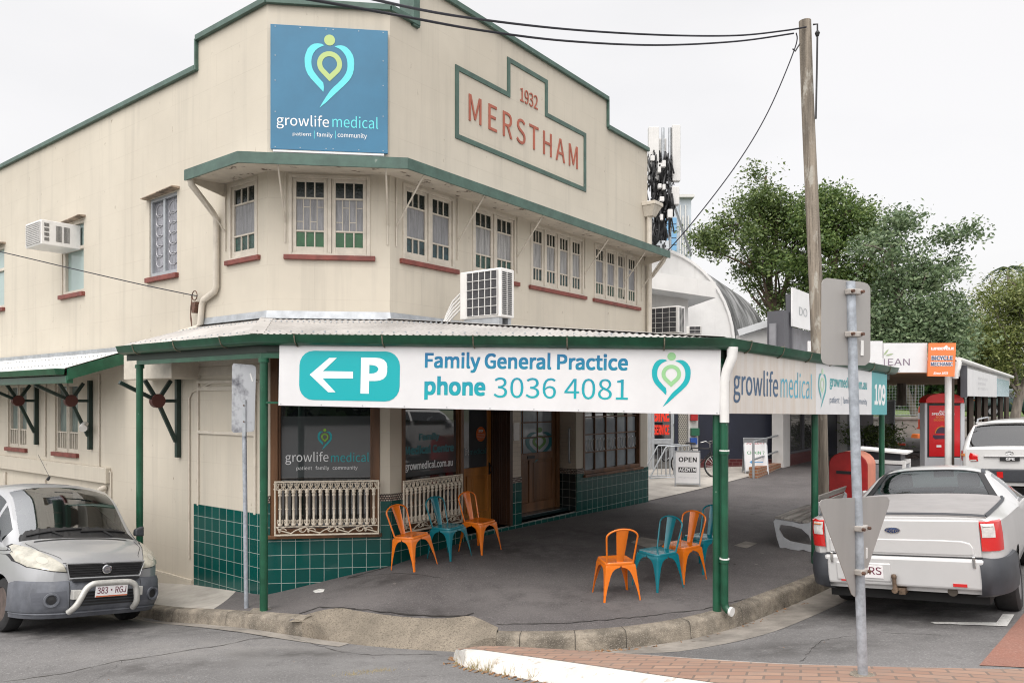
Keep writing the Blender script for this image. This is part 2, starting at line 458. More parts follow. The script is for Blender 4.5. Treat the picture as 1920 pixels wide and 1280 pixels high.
# big earth sheet to the horizon, then the road, then footpaths
g = MB(); N = 24
ring = [(900 * math.cos(2 * math.pi * i / N), 900 * math.sin(2 * math.pi * i / N), -2.6) for i in range(N)]
g.poly(ring)
link('ground', g, mat('far ground', (.10, .115, .07), .95, .3, .05))['kind'] = 'structure'

g = MB(); xs = np.arange(-22, 34.1, .5); ys = np.arange(-11, 52, .5)
def road_h(x, y): return road_z(x, y)
g.grid([[(x, y, road_h(x, y)) for x in xs] for y in ys])
link('road', g, M_ROAD, smooth=60)['kind'] = 'structure'

def strip(lineA, lineB, zf, n, lift=0.0):
    rows = []
    for a, b in zip(lineA, lineB):
        rows.append([(*P2(a, b, j / n), zf(*P2(a, b, j / n)) + lift) for j in range(n + 1)])
    return rows
def match(pl, ref, k):
    """k points along pl, by length"""
    d = [0]
    for a, b in zip(pl, pl[1:]): d.append(d[-1] + math.hypot(b[0] - a[0], b[1] - a[1]))
    out = []
    for t in np.linspace(0, d[-1], k):
        i = min(max(np.searchsorted(d, t) - 1, 0), len(pl) - 2); s = (t - d[i]) / (d[i + 1] - d[i]); out.append(P2(pl[i], pl[i + 1], s))
    return out
def near(pl, x, y): return min(range(len(pl)), key=lambda i: (pl[i][0] - x) ** 2 + (pl[i][1] - y) ** 2)
inner = offset(kerb, -.14)
ramp_back = smooth_line([g_at(x, y, foot_z) for x, y in ((540, 1166), (572, 1152), (605, 1143), (640, 1139), (668, 1145), (730, 1154), (790, 1159), (840, 1159), (882, 1153), (905, 1162), (934, 1176))], 1)
ra, rb = near(kerb, *g_at(548, 1170, foot_z)), near(kerb, *g_at(925, 1192, foot_z))
edge = inner[:ra + 1] + ramp_back + inner[rb:]
i1 = near(edge, -3.83, 9.50)
kA = edge[:i1 + 1]
# left: concrete; corner and right: asphalt
kA, kB = inner[:i1 + 1], inner[i1:]
wl_in = [(-19.9, 23.2), (-8.4, 14.35), (-3.95, 10.93)]
link('concrete_footpath', (lambda b: (b.grid(strip(match(wl_in, 0, 60), match(kA, 0, 60), foot_z, 6)), b)[1])(MB()), M_CONC, smooth=60)['kind'] = 'structure'
g = MB()
wl_a = [(-3.95, 10.93), (-3.2, 10.35), (-1.75, 10.5), (2.9, 16.55)]
iE = near(edge, 6.6, 12.75)
g.grid(strip(match(wl_a, 0, 240), match(edge[i1:iE + 1], 0, 240), foot_z, 26))
wl_b = [(2.9, 16.55), (8.8, 24.35), (26, 46.6)]
g.grid(strip(match(wl_b, 0, 60), match(edge[iE:], 0, 60), foot_z, 10))
link('footpath', g.weld(.002), M_FOOT, smooth=60)['kind'] = 'structure'

# kerb: a rounded concrete edge, interrupted by the pram ramp
def kerb_mesh(a, b):
    g = MB(); o0 = offset(kerb, -.145); rows = []
    for i in range(a, b + 1):
        p, q = kerb[i], o0[i]; zt = foot_z(*q) + .006; zb = road_z(*p) - .05
        r = lambda t: P2(q, p, t)
        wob = .006 * math.sin(i * 1.7) + .004 * math.sin(i * 4.1)
        rows.append([(*q, zt - .12), (*q, zt), (*r(.7), zt - .002 + wob * .5), (*r(.9), zt - .014 + wob), (*r(1.0), zt - .045), (*r(1.12), zb)])
    V = g.grid(rows); g.face(V[0]); g.face(V[-1]); return g
def kthing(a, b, label):
    o = link('kerb', kerb_mesh(a, b), M_KERB, smooth=50); o['kind'] = 'structure'; return o
kthing(0, ra, ''); kthing(rb, len(kerb) - 1, '')
# pram ramp: pebbled apron from footpath down to the road
g = MB(); rows = []
front = offset(kerb[ra:rb + 1], .012)
bk, fr = match(ramp_back, 0, 60), match(front, 0, 60)
for i, (a, b) in enumerate(zip(bk, fr)):
    e = min(1, max(0, (min(i, 59 - i) - 1) / 11)); e = e * e * (3 - 2 * e)
    za, zb = foot_z(*a) + .004, (foot_z(*b) - .01) * (1 - e) + (road_z(*b) + .012) * e
    c = P2(a, b, 1.04)
    rows.append([(*P2(a, b, t), za + (zb - za) * (t if e > .5 else t ** (1 + (1 - e)))) for t in np.linspace(0, 1, 12)] + [(*c, road_z(*c) - .06)])
g.grid(rows)
link('kerb_ramp', g, M_APRON, smooth=60)['kind'] = 'structure'
# concrete channel along the right kerb, and a thinner one on the left
g = MB(); a, b = near(kerb, .4, 7.5), len(kerb) - 1
o1 = offset(kerb, .02)
w = lambda i: .06 + .42 * min(1, max(0, (i - a) / 10))
g.grid([[(*P2(kerb[i], offset(kerb, 1)[i], t * w(i)), road_z(*P2(kerb[i], offset(kerb, 1)[i], t * w(i))) + .005) for t in np.linspace(.0, 1, 4)] for i in range(a, min(b, a + 60))])
a2 = near(kerb, -8.7, 13.1); b2 = near(kerb, -1.6, 7.9)
K1 = offset(kerb, 1)
g.grid([[(*P2(kerb[i], K1[i], t * .2), road_z(*P2(kerb[i], K1[i], t * .2)) + .005) for t in np.linspace(.0, 1, 3)] for i in range(a2, b2)])
link('gutter_channel', g, M_GUTT, smooth=60)['kind'] = 'structure'
# forecourt of the bike shop: pale concrete
g = MB(); A = [(2.95, 16.5), (8.9, 24.1)]; B = [(-.5, 19.2), (3.6, 25.2)]
g.grid(strip(match(A, 0, 14), match(B, 0, 14), foot_z, 8, .012))
link('forecourt', g, M_CONC, smooth=60)['kind'] = 'structure'

# painted bay corner and red threshold surface
def sheet(name, poly_px, zf, m, lift, ysolve=2.0):
    pts = []
    for px, py in poly_px:
        y = 8.0
        for _ in range(30):
            x = (px - 960) / F * y; h = CZ - zf(x, y) - lift; y = .5 * y + .5 * h * F / (py - HY)
        pts.append(((px - 960) / F * y, y))
    g = MB(); f = g.face([g.v((x, y, 0)) for x, y in pts])
    g.bm.normal_update(); bmesh.ops.triangulate(g.bm, faces=g.bm.faces[:])
    for _ in range(3): bmesh.ops.subdivide_edges(g.bm, edges=[e for e in g.bm.edges if e.calc_length() > .3], cuts=1, use_grid_fill=False)
    g.bm.normal_update(); bmesh.ops.triangulate(g.bm, faces=g.bm.faces[:])
    for v in g.bm.verts: v.co.z = zf(v.co.x, v.co.y) + lift
    o = link(name, g, m, smooth=60); o['kind'] = 'structure'; return o
sheet('road_marking', [(1744, 1165), (1752, 1168), (1888, 1173), (1902, 1151), (1880, 1150), (1868, 1166)], road_z, M_LINE, .008)
sheet('red_surface', [(1836, 1246), (1862, 1216), (1893, 1180), (1925, 1142), (2100, 1130), (2100, 1260)], road_z, M_REDASP, .006)
sheet('footpath_marking', [(586, 1107), (598, 1103), (609, 1104), (606, 1109), (592, 1111)], foot_z, M_LINE, .006)
sheet('drain_cover', [(1376, 1022), (1398, 1014), (1420, 1018), (1400, 1027)], foot_z, M_GUTT, .006)
sheet('footpath_patch', [(1183, 1016), (1202, 1006), (1250, 1014), (1224, 1030)], foot_z, M_GUTT, .005)

# traffic island: white painted kerb round clay pavers
isl_far = [g_at(x, y, road_z, .13) for x, y in ((868, 1222), (885, 1210), (905, 1207), (950, 1207), (1060, 1213), (1200, 1222), (1350, 1233), (1500, 1242), (1700, 1247), (1920, 1250), (2400, 1256))]
isl_near = [g_at(x, y, road_z, .0) for x, y in ((850, 1236), (858, 1244), (875, 1251), (930, 1261), (1000, 1274), (1080, 1290), (1200, 1315), (1400, 1352), (1700, 1400), (2400, 1480))]
fa, nb = match(smooth_line(isl_far, 3), 0, 60), match(smooth_line(isl_near, 3), 0, 60)
g = MB(); rows = []
for a, b in zip(fa, nb):
    z = lambda t: road_z(*P2(a, b, t))
    L = math.hypot(a[0] - b[0], a[1] - b[1]); k1 = min(.3, .12 / L); k2 = 1 - min(.42, .26 / L)
    rows.append([(*P2(a, b, -.02), z(0) - .05), (*P2(a, b, 0), z(0) + .10), (*P2(a, b, .4 * k1), z(0) + .128), (*P2(a, b, k1), z(k1) + .13),
                 (*P2(a, b, (k1 + k2) / 2), z(.5) + .13), (*P2(a, b, k2), z(k2) + .13), (*P2(a, b, k2 + .45 * (1 - k2)), z(k2 + .45 * (1 - k2)) + .105), (*P2(a, b, k2 + .8 * (1 - k2)), z(k2 + .8 * (1 - k2)) + .06), (*P2(a, b, 1), z(1) + .015), (*P2(a, b, 1.03), z(1) - .05)])
g.grid(rows)
g.face([v for v in g.bm.verts[:10]])
link('traffic_island_kerb', g, M_PAINT, smooth=50)['kind'] = 'structure'
g = MB()
g.grid([[(r[3][0], r[3][1], r[3][2] + .004), (r[4][0], r[4][1], r[4][2] + .004), (r[5][0], r[5][1], r[5][2] + .004)] for r in rows])
TI = frame((2.2, 4.75), (.93, -.36), 0)
link('traffic_island_paving', g, M_PAVER, uv=TI)['kind'] = 'structure'

# litter and dry grass along the island's edge and the gutter
rnd = random.Random(3)
g = MB()
def leaf(x, y, z, s):
    t = rnd.uniform(0, 6.28); tl = rnd.uniform(-.5, .5)
    a = Vector((math.cos(t), math.sin(t), tl * .6)) * s; b = Vector((-math.sin(t), math.cos(t), rnd.uniform(-.3, .5))) * s * .35
    c = Vector((x, y, z + s * .3)); g.poly([c - a, c + b, c + a, c - b])
for i in range(520):
    j = min(59, int(abs(rnd.gauss(0, 15)))); p = nb[j]; q = fa[j]
    d = Vector((p[0] - q[0], p[1] - q[1])).normalized() * rnd.uniform(.0, .13)
    leaf(p[0] + d.x, p[1] + d.y, road_z(p[0] + d.x, p[1] + d.y), rnd.uniform(.008, .026))
for cx, n, sp in ((.55, 60, .3), (1.05, 70, .2), (2.6, 26, .15), (3.2, 20, .2), (1.8, 20, .3)):
    for _ in range(n):
        x = rnd.gauss(cx, sp); j = near(kerb, x, 7.4 if x < 1.6 else x * .9 + 6.2); p = offset(kerb, .05 + rnd.random() * .08)[j]
        leaf(p[0] + rnd.uniform(-.1, .1), p[1], road_z(*p), rnd.uniform(.01, .035))
for _ in range(70):
    x, y = rnd.uniform(-5, 3), rnd.uniform(5, 8); 
    if y < 7.2: leaf(x, y, road_z(x, y), rnd.uniform(.006, .014))
o = link('leaf_litter', g, M_LEAF_DRY, recalc=False); o['kind'] = 'stuff'
g = MB()
for j, n in ((6, 40), (8, 60), (3, 14), (11, 20), (14, 12)):
    p = nb[j]
    for _ in range(n):
        x, y = p[0] + rnd.gauss(0, .04), p[1] - abs(rnd.gauss(0, .02)); z = road_z(x, y); h = rnd.uniform(.04, .15)
        dx, dy = rnd.gauss(0, .04), rnd.gauss(0, .03)
        g.poly([(x - .002, y, z), (x + .002, y, z), (x + dx, y + dy, z + h)])
for cx, cy in ((-1.26, 6.7), (-1.15, 6.75), (-1.4, 6.6)):
    for _ in range(40):
        x, y = cx + rnd.gauss(0, .07), cy + rnd.gauss(0, .03); z = road_z(x, y); h = rnd.uniform(.01, .04); dx = rnd.gauss(0, .03)
        g.poly([(x - .002, y, z), (x + .002, y, z), (x + dx, y, z + h)])
o = link('dry_grass', g, M_STRAW, recalc=False); o['kind'] = 'stuff'
# worn spots, spills and cracks
for px, py, r, c, sx, sy in ((800, 1148, .9, (.030, .027, .026), .8, 2.2), (720, 1088, .8, (.034, .030, .029), .9, 1.6), (960, 1030, 1.6, (.036, .032, .031), .7, 1.4), (1010, 1120, 1.5, (.155, .142, .138), .8, 1.5),
                             (1270, 1135, 1.2, (.150, .138, .134), .8, 1.4), (1150, 1000, 1.6, (.040, .035, .035), .8, 1.4), (640, 1125, .9, (.140, .128, .124), .8, 1.6), (1420, 960, 2.2, (.150, .140, .135), .7, .8)):
    stain(M_FOOT, *g_at(px, py, foot_z), r, c, .85, sx, sy)
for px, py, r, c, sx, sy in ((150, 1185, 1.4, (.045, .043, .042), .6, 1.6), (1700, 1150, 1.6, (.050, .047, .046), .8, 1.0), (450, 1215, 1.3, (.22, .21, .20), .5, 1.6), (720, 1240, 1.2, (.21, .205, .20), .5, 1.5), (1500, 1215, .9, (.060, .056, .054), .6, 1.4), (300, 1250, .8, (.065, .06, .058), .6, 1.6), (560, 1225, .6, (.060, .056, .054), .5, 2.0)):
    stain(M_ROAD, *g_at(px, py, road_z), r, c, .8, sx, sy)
M_CRK = mat('crack dirt', (.028, .025, .022), .95)
def crack(name, pxs, zf, w, m=M_CRK):
    pts = resample([g_at(x, y, zf) for x, y in pxs], .06); pts = [(x + rnd.uniform(-.014, .014), y + rnd.uniform(-.02, .02)) for x, y in pts]; g = MB()
    ws = [w * rnd.uniform(.35, 1.2) for _ in pts]
    g.grid([[(x, y - k, zf(x, y) + .005), (x, y + k, zf(x, y) + .005)] for (x, y), k in zip(pts, ws)]); link(name, g, m)['kind'] = 'structure'
crack('footpath_crack', [(650, 1084), (680, 1076), (724, 1063), (742, 1058)], foot_z, .030)
crack('footpath_crack', [(660, 1083), (745, 1074), (800, 1079), (830, 1084)], foot_z, .008)
crack('footpath_crack', [(560, 1150), (600, 1138), (680, 1142), (760, 1152), (850, 1156), (890, 1150)], foot_z, .022)
crack('footpath_crack', [(770, 1058), (860, 1040), (960, 1022), (1060, 998)], foot_z, .007)
crack('footpath_crack', [(930, 1170), (1060, 1168), (1200, 1156), (1320, 1142), (1400, 1122)], foot_z, .010)
crack('footpath_crack', [(1240, 900), (1330, 905), (1420, 890), (1500, 872)], foot_z, .016)
crack('road_crack', [(240, 1232), (200, 1262), (150, 1290)], road_z, .006); crack('road_crack', [(540, 1193), (640, 1222), (700, 1228), (820, 1226)], road_z, .005)
crack('road_crack', [(1500, 1240), (1540, 1200), (1640, 1186), (1760, 1190)], road_z, .004)
for px in (330, 425, 985, 1080, 1180, 1290, 1385, 1470):
    i = min(range(len(kerb)), key=lambda j: abs(960 + kerb[j][0] / kerb[j][1] * F - px)); a = offset(kerb, -.15)[i]; b = offset(kerb, .012)[i]; d = Vector((b[1] - a[1], a[0] - b[0])).normalized() * .003; zt = foot_z(*a) + .0085; zb = road_z(*kerb[i])
    g = MB(); c = P2(a, b, .80); A = lambda p, z: [(p[0] - d.x, p[1] - d.y, z), (p[0] + d.x, p[1] + d.y, z)]
    g.grid([A(a, zt), A(c, zt - .001), A(P2(a, b, .95), zt - .02), A(b, zt - .05), A(P2(a, b, 1.1), zb)]); link('kerb_joint', g, M_CRK)['kind'] = 'structure'
for k in range(46):                                   # trodden gum
    px, py = rnd.uniform(560, 1500), rnd.uniform(1010, 1165)
    x, y = g_at(px, py, foot_z); i = near(edge, x, y)
    if y < edge[i][1] + .15: continue
    rr = rnd.uniform(.010, .024); g = MB(); g.poly([(x + rr * math.cos(t) * rnd.uniform(.8, 1.2), y + rr * math.sin(t), foot_z(x, y) + .0045) for t in np.linspace(0, 6.28, 9)[:-1]])
    if k % 3: g.bm.free(); continue
    link('gum_spot', g, M_GUTT if k % 2 else M_CRK, recalc=False)['kind'] = 'structure'
# crack across the road
g = MB(); cr_pts = []
px_list = [(0, 1279), (120, 1262), (215, 1240), (300, 1228), (360, 1217), (420, 1209), (470, 1197), (540, 1193)]
for px, py in px_list:
    y = 7.0
    for _ in range(30): x = (px - 960) / F * y; y = .5 * y + .5 * (CZ - road_z(x, y)) * F / (py - HY)
    cr_pts.append(((px - 960) / F * y, y))
cr_pts = resample(cr_pts, .06)
cr_pts = [(x + rnd.uniform(-.012, .012), y + rnd.uniform(-.015, .015)) for x, y in cr_pts]
w0 = [rnd.uniform(.003, .010) for _ in cr_pts]
g.grid([[(x, y - w, road_z(x, y) + .004), (x, y + w, road_z(x, y) + .004)] for (x, y), w in zip(cr_pts, w0)])
link('road_crack', g, mat('crack dirt', (.05, .045, .038), .95))['kind'] = 'structure'
# ------------------------------------------------------------------ corner shop building
CREAM = (.535, .487, .405)
M_WALL = mat('cream painted render', CREAM, .75, .07, .6, bump=.12, bscale=25)
mixcol(M_WALL, mul(M_WALL, noise_fac(M_WALL, 2.2, .52, .78, (1.6, 1.6, .07), 6), .42), (.31, .285, .245))      # rain streaks
mixcol(M_WALL, mul(M_WALL, noise_fac(M_WALL, 7, .66, .71, (1, 1, .5), 7), .85), (.24, .19, .14))               # chips
mixcol(M_WALL, mul(M_WALL, noise_fac(M_WALL, .35, .45, .75, detail=7), .30), (.45, .39, .31))
def courses(m, k=.22, h=.66):
    """faint joint lines of the sheeted wall"""
    n, l = m.node_tree.nodes, m.node_tree.links
    uv = n.new('ShaderNodeUVMap'); uv.uv_map = 'UVMap'
    b = n.new('ShaderNodeTexBrick'); b.inputs['Scale'].default_value = 1; b.inputs['Mortar Size'].default_value = .006
    b.inputs['Brick Width'].default_value = 1.25; b.inputs['Row Height'].default_value = h; b.offset = .5; b.inputs['Mortar Smooth'].default_value = .4
    l.new(uv.outputs[0], b.inputs['Vector'])
    mixcol(m, mul(m, mul(m, b.outputs['Fac'], noise_fac(m, 1.5, .35, .65)), k), (.30, .25, .2))
courses(M_WALL, .28, .46)
M_TRIMC = mat('cream timber paint', (.545, .495, .42), .5, .12, 6, bump=.1)
mixcol(M_TRIMC, mul(M_TRIMC, noise_fac(M_TRIMC, 8, .6, .7), .5), (.42, .34, .25))
M_SOFF = mat('cream soffit', (.54, .49, .41), .7, .15, 3)
mixcol(M_SOFF, noise_fac(M_SOFF, 5, .585, .62, detail=8), (.10, .07, .05))
M_GTRIM = mat('faded green trim', (.056, .108, .085), .45, .25, 5)
mixcol(M_GTRIM, mul(M_GTRIM, noise_fac(M_GTRIM, 6, .66, .7), .6), (.3, .34, .3))
M_GREEN = mat('bottle green paint', (.014, .085, .045), .28, .3, 4, bump=.05)
mixcol(M_GREEN, mul(M_GREEN, noise_fac(M_GREEN, 11, .68, .72), .55), (.25, .33, .27))
M_DKGREEN = mat('black green paint', (.010, .028, .022), .4, .3, 4)
M_HUB = mat('maroon paint', (.075, .018, .014), .5)
M_SILL = mat('brick red paint', (.19, .047, .035), .55, .3, 6)
mixcol(M_SILL, mul(M_SILL, noise_fac(M_SILL, 14, .66, .7), .7), (.35, .25, .2))
M_RUST = mat('rusty flashing', (.30, .23, .17), .8, .6, 8)
M_TILE = brick_mat('green glazed tile', (.0035, .070, .060), (.30, .36, .33), .19, .19, .0035, .12, (.003, .055, .048))
M_TILEC = brick_mat('cream glazed tile', (.50, .43, .35), (.36, .31, .25), .15, .075, .003, .15, (.53, .46, .38), .5)
M_BORD = brick_mat('patterned border tile', (.52, .47, .40), (.05, .04, .035), .035, .03, .007, .3, (.30, .2, .16), .5)
M_WOOD = mat('stained timber', (.15, .068, .028), .4, .5, 4, (1, 1, .12), bump=.15)
M_WOODL = mat('honey timber', (.44, .175, .035), .38, .4, 4, (1, 1, .12), bump=.1)
M_WOODD = mat('dark stained timber', (.045, .020, .011), .4, .4, 4, (1, 1, .1))
M_METAL = mat('galvanised steel', (.42, .44, .46), .45, .2, 6, metal=.6)
M_ALU = mat('grey aluminium', (.40, .42, .44), .4, .1, 5, metal=.5)
def glass(name, col, rough=.04, bump=0, bscale=60, var=0, stretch=(1, 1, 1), vs=8, spec=.5):
    return mat(name, col, rough, var, vs, stretch, bump=bump, bscale=bscale, spec=spec)
M_GDARK = glass('dark rippled glass', (.006, .012, .010), .10, .5, 35, spec=.3)
M_GGREY = glass('obscure glass', (.235, .235, .245), .30, .5, 90, .30, (5, 5, .5), 6)
M_GGRN = glass('green cathedral glass', (.022, .066, .052), .2, .6, 70, .5, vs=14)
M_GVIV = glass('green glass pane', (.010, .085, .024), .25, .2, 60, .3)
M_SHOP = glass('shop glass', (.010, .012, .014), .015, spec=1.0)
M_FROST = glass('frosted film', (.060, .066, .070), .035, spec=1.0)
for m_, k_ in ((M_SHOP, 1.95), (M_FROST, 1.55)): m_.node_tree.nodes['Principled BSDF'].inputs['IOR'].default_value = k_     # two panes, twice the mirror
M_PALE = glass('pale film on glass', (.30, .34, .37), .08, 0, 60, .2, (1, 1, 1), 2)
M_CURT = mat('lace curtain behind glass', (.24, .24, .265), .12, .35, 10, (2, 2, .6))
M_SWIRL = mat('white swirl print', (.40, .40, .42), .2)
M_WHITE = mat('white enamel', (.72, .71, .69), .4, .08, 4)
M_BLACK = mat('black', (.012, .012, .013), .5)
M_LETRED = mat('terracotta letter paint', (.36, .10, .06), .6, .15, 4)

shop = thing('corner_shop', 'two storey cream corner shop with stepped parapet and green trim', 'shop building', (C1[0], C1[1], -.45), world=True)
ZB = -2.4
uE = (2.98 - C2[0]) / aR[0]                          # right end of the long wall
def wall(T, u0, u1, z0, z1, holes, name='wall', skips=(), m=None, th=.22):
    """a wall face cut round its openings (u0,u1,z0,z1,depth), with reveals"""
    us = sorted({u0, u1, *[h[0] for h in holes], *[h[1] for h in holes], *[s[0] for s in skips], *[s[1] for s in skips]})
    zs = sorted({z0, z1, *[h[2] for h in holes], *[h[3] for h in holes], *[s[2] for s in skips]})
    us = [u for u in us if u0 <= u <= u1]; zs = [z for z in zs if z0 <= z <= z1]
    g = MB(T)
    for a, b in zip(us, us[1:]):
        for c, d in zip(zs, zs[1:]):
            mu, mz = (a + b) / 2, (c + d) / 2
            if any(h[0] < mu < h[1] and h[2] < mz < h[3] for h in holes): continue
            if any(s[0] < mu < s[1] and mz > s[2] for s in skips): continue
            g.poly([(a, 0, c), (b, 0, c), (b, 0, d), (a, 0, d)])
            if mz > 6.5: g.poly([(a, th, c), (b, th, c), (b, th, d), (a, th, d)])
    for a, b, c, d, dep in holes:
        for q in (((a, c), (a, d)), ((b, d), (b, c)), ((a, d), (b, d)), ((b, c), (a, c))):
            (x0, y0), (x1, y1) = q
            g.poly([(x0, 0, y0), (x0, dep, y0), (x1, dep, y1), (x1, 0, y1)])
    return link(name, g.weld(), m or M_WALL, shop, uv=T, recalc=False)

# openings --------------------------------------------------------------
def box_px(T, x0, x1, z0, z1, dep): return (U(T, x0), U(T, x1), z0, z1, dep)
W1 = box_px(TL, 430, 483, 4.30, 5.39, .08)
WL1 = box_px(TL, 280, 332, 4.28, 5.55, .12)
WL2 = box_px(TL, 116, 157, 4.28, 5.60, .12)
WL3 = box_px(TL, -34, 8, 4.28, 5.60, .12)
GL1 = box_px(TL, 103, 146, 1.32, 2.62, .12)
GL2 = box_px(TL, 15, 50, 1.32, 2.62, .12)
leftwall = wall(TL, -16, 0, ZB, 7.72, [W1, WL1, WL2, WL3, GL1, GL2], skips=[(-16, U(TL, 370), 7.28)])
W2 = box_px(TC, 541, 694, 4.29, 5.39, .08)
GC = (U(TC, 507), U(TC, 712), .47, 2.95, .14)
wall(TC, 0, CW, ZB, 7.72, [W2, GC])
W3 = box_px(TR, 755, 852, 4.30, 5.38, .08); W4 = box_px(TR, 886, 967, 4.30, 5.38, .08)
W5 = box_px(TR, 995, 1094, 4.30, 5.38, .08); W6 = box_px(TR, 1114, 1196, 4.30, 5.38, .08)
GR1 = (U(TR, 753), U(TR, 869), .47, 2.95, .14)
D1 = (U(TR, 869), U(TR, 957), .20, 2.95, .46)
D2 = (U(TR, 976), U(TR, 1080), .20, 2.95, .42)
GR2 = (U(TR, 1093), U(TR, 1200), .87, 2.95, .12)
uS1, uS2 = U(TR, 783), U(TR, 1138)
wall(TR, 0, uE, ZB, 8.35, [W3, W4, W5, W6, GR1, D1, D2, GR2], skips=[(0, uS1, 7.72), (uS2, uE, 7.79)])
# far end wall, rear and flat roof close the block
TEND = frame((2.98, 16.48), (-aR[1], aR[0])); g = MB(TEND)
g.box(.0, 9, -.0, .2, ZB, 7.78); g2 = link('wall', g, M_WALL, shop, uv=TEND)
g = MB(); wp = q = lambda T, u, y, z: tuple(T @ Vector((u, y, z)))
g.poly([q(TL, -16, .2, 6.6), q(TL, 0, .2, 6.6), q(TR, 0, .2, 6.6), q(TR, uE, .2, 6.6), q(TR, uE, 9, 6.6), q(TL, -16, 9, 6.6)])
link('roof', g, M_METAL, shop)
g = MB(); A, B = q(TR, uE, 9, 0), q(TL, -16, 9, 0)
g.poly([(A[0], A[1], ZB), (B[0], B[1], ZB), (B[0], B[1], 6.7), (A[0], A[1], 6.7)]); A = q(TL, -16, 0, 0)
g.poly([(A[0], A[1], ZB), (B[0], B[1], ZB), (B[0], B[1], 6.7), (A[0], A[1], 6.7)])
link('wall', g, M_WALL, shop, uv=TL)
# parapet capping
g = MB()
def cap(T, u0, u1, z): g.box(u0, u1, -.05, .27, z, z + .045, T); g.box(u0, u1, -.062, -.005, z - .035, z + .048, T)
cap(TL, -16, U(TL, 370), 7.28); cap(TL, U(TL, 372), .02, 7.72); cap(TC, -.01, CW + .01, 7.72); cap(TR, -.01, uS1 - .0, 7.72)
cap(TR, uS1 + .02, uS2, 8.35); cap(TR, uS2 + .01, uE, 7.79)
for T, u, a, b in ((TL, U(TL, 371), 7.25, 7.72), (TR, uS2, 7.79, 8.35)): g.box(u - .018, u + .018, -.055, .24, a, b, T)
g.box(uS1 - .13, uS1 + .0, -.05, .24, 7.66, 8.5, TR)
link('parapet_capping', g, M_GTRIM, shop, bevel=.006)

# upper windows -----------------------------------------------------------
M_GBLU = glass('blue green cathedral glass', (.022, .052, .060), .16, .7, 55, .5, vs=10); M_GGREY2 = glass('obscure glass over drapes', (.30, .295, .29), .3, .6, 70, .45, (3, 3, .25), 7)
def casement(T, W, n, mid=None, low=None, glz=None):
    u0, u1, z0, z1, dep = W; fr = .045; y0 = .012
    f = MB(T); top, md, lw = MB(T), MB(T), MB(T)
    f.box(u0, u0 + fr, -.015, dep, z0, z1); f.box(u1 - fr, u1, -.015, dep, z0, z1)
    f.box(u0 + fr, u1 - fr, -.012, dep, z1 - fr, z1); f.box(u0 + fr, u1 - fr, -.012, dep, z0, z0 + .03)
    m = .05 if n > 1 else 0
    wS = (u1 - u0 - 2 * fr - (n - 1) * m) / n; H = z1 - z0 - fr - .03
    for i in range(n):
        a = u0 + fr + i * (wS + m); b = a + wS; c = z0 + .03; d = z1 - fr
        if i < n - 1: f.box(b, b + m, -.008, dep, c, d)
        st = min(.055, wS * .15)
        f.box(a + .003, a + st, y0, y0 + .04, c, d); f.box(b - st, b - .003, y0, y0 + .04, c, d)
        f.box(a + st, b - st, y0 + .001, y0 + .04, d - .05, d); f.box(a + st, b - st, y0 + .001, y0 + .04, c, c + .085)
        zt, zb = c + H * .735, c + H * .295
        for z in (zt, zb): f.box(a + st, b - st, y0 + .004, y0 + .04, z - .012, z + .012)
        iw = (b - a - 2 * st)
        for k in (1, 2):
            x = a + st + iw * k / 3
            f.box(x - .009, x + .009, y0 + .006, y0 + .04, zt + .012, d - .05); f.box(x - .009, x + .009, y0 + .006, y0 + .04, c + .085, zb - .012)
        yg = y0 + .025
        for bb, p, q in ((top, zt, d - .03), (md, zb, zt), (lw, c + .06, zb)):
            bb.poly([(a + st * .5, yg, p), (b - st * .5, yg, p), (b - st * .5, yg, q), (a + st * .5, yg, q)])
        if mid == 'leaded':
            for k in (1, 2, 3):
                x = a + st + iw * k / 4; f.box(x - .006, x + .006, yg - .006, yg - .001, zb + .012, zt - .012)
            for k in range(4):
                z = (zt - .12) if k % 2 else (zb + .13); x0 = a + st + iw * k / 4
                f.box(x0 + .006, x0 + iw / 4 - .006, yg - .0055, yg - .001, z - .006, z + .006)
                z = (zb + .09) if k % 2 == 0 else (zt - .1)
    w = link('window', f, M_TRIMC, shop, bevel=.003, bseg=1)
    link('pane', top, M_GDARK, w); link('pane', md, glz or M_GGREY, w); link('pane', lw, low or M_GGRN, w)
    s = MB(T); s.box(u0 - .06, u1 + .07, -.05, dep * .5, z0 - .07, z0 - .004)
    link('sill', s, M_SILL, w, bevel=.005)
casement(TL, W1, 1); casement(TC, W2, 2, mid='leaded', low=M_GVIV)
casement(TR, W3, 2, low=M_GBLU); casement(TR, W4, 2, glz=M_GGREY2); casement(TR, W5, 4, low=M_GBLU, glz=M_GGREY2); casement(TR, W6, 4)

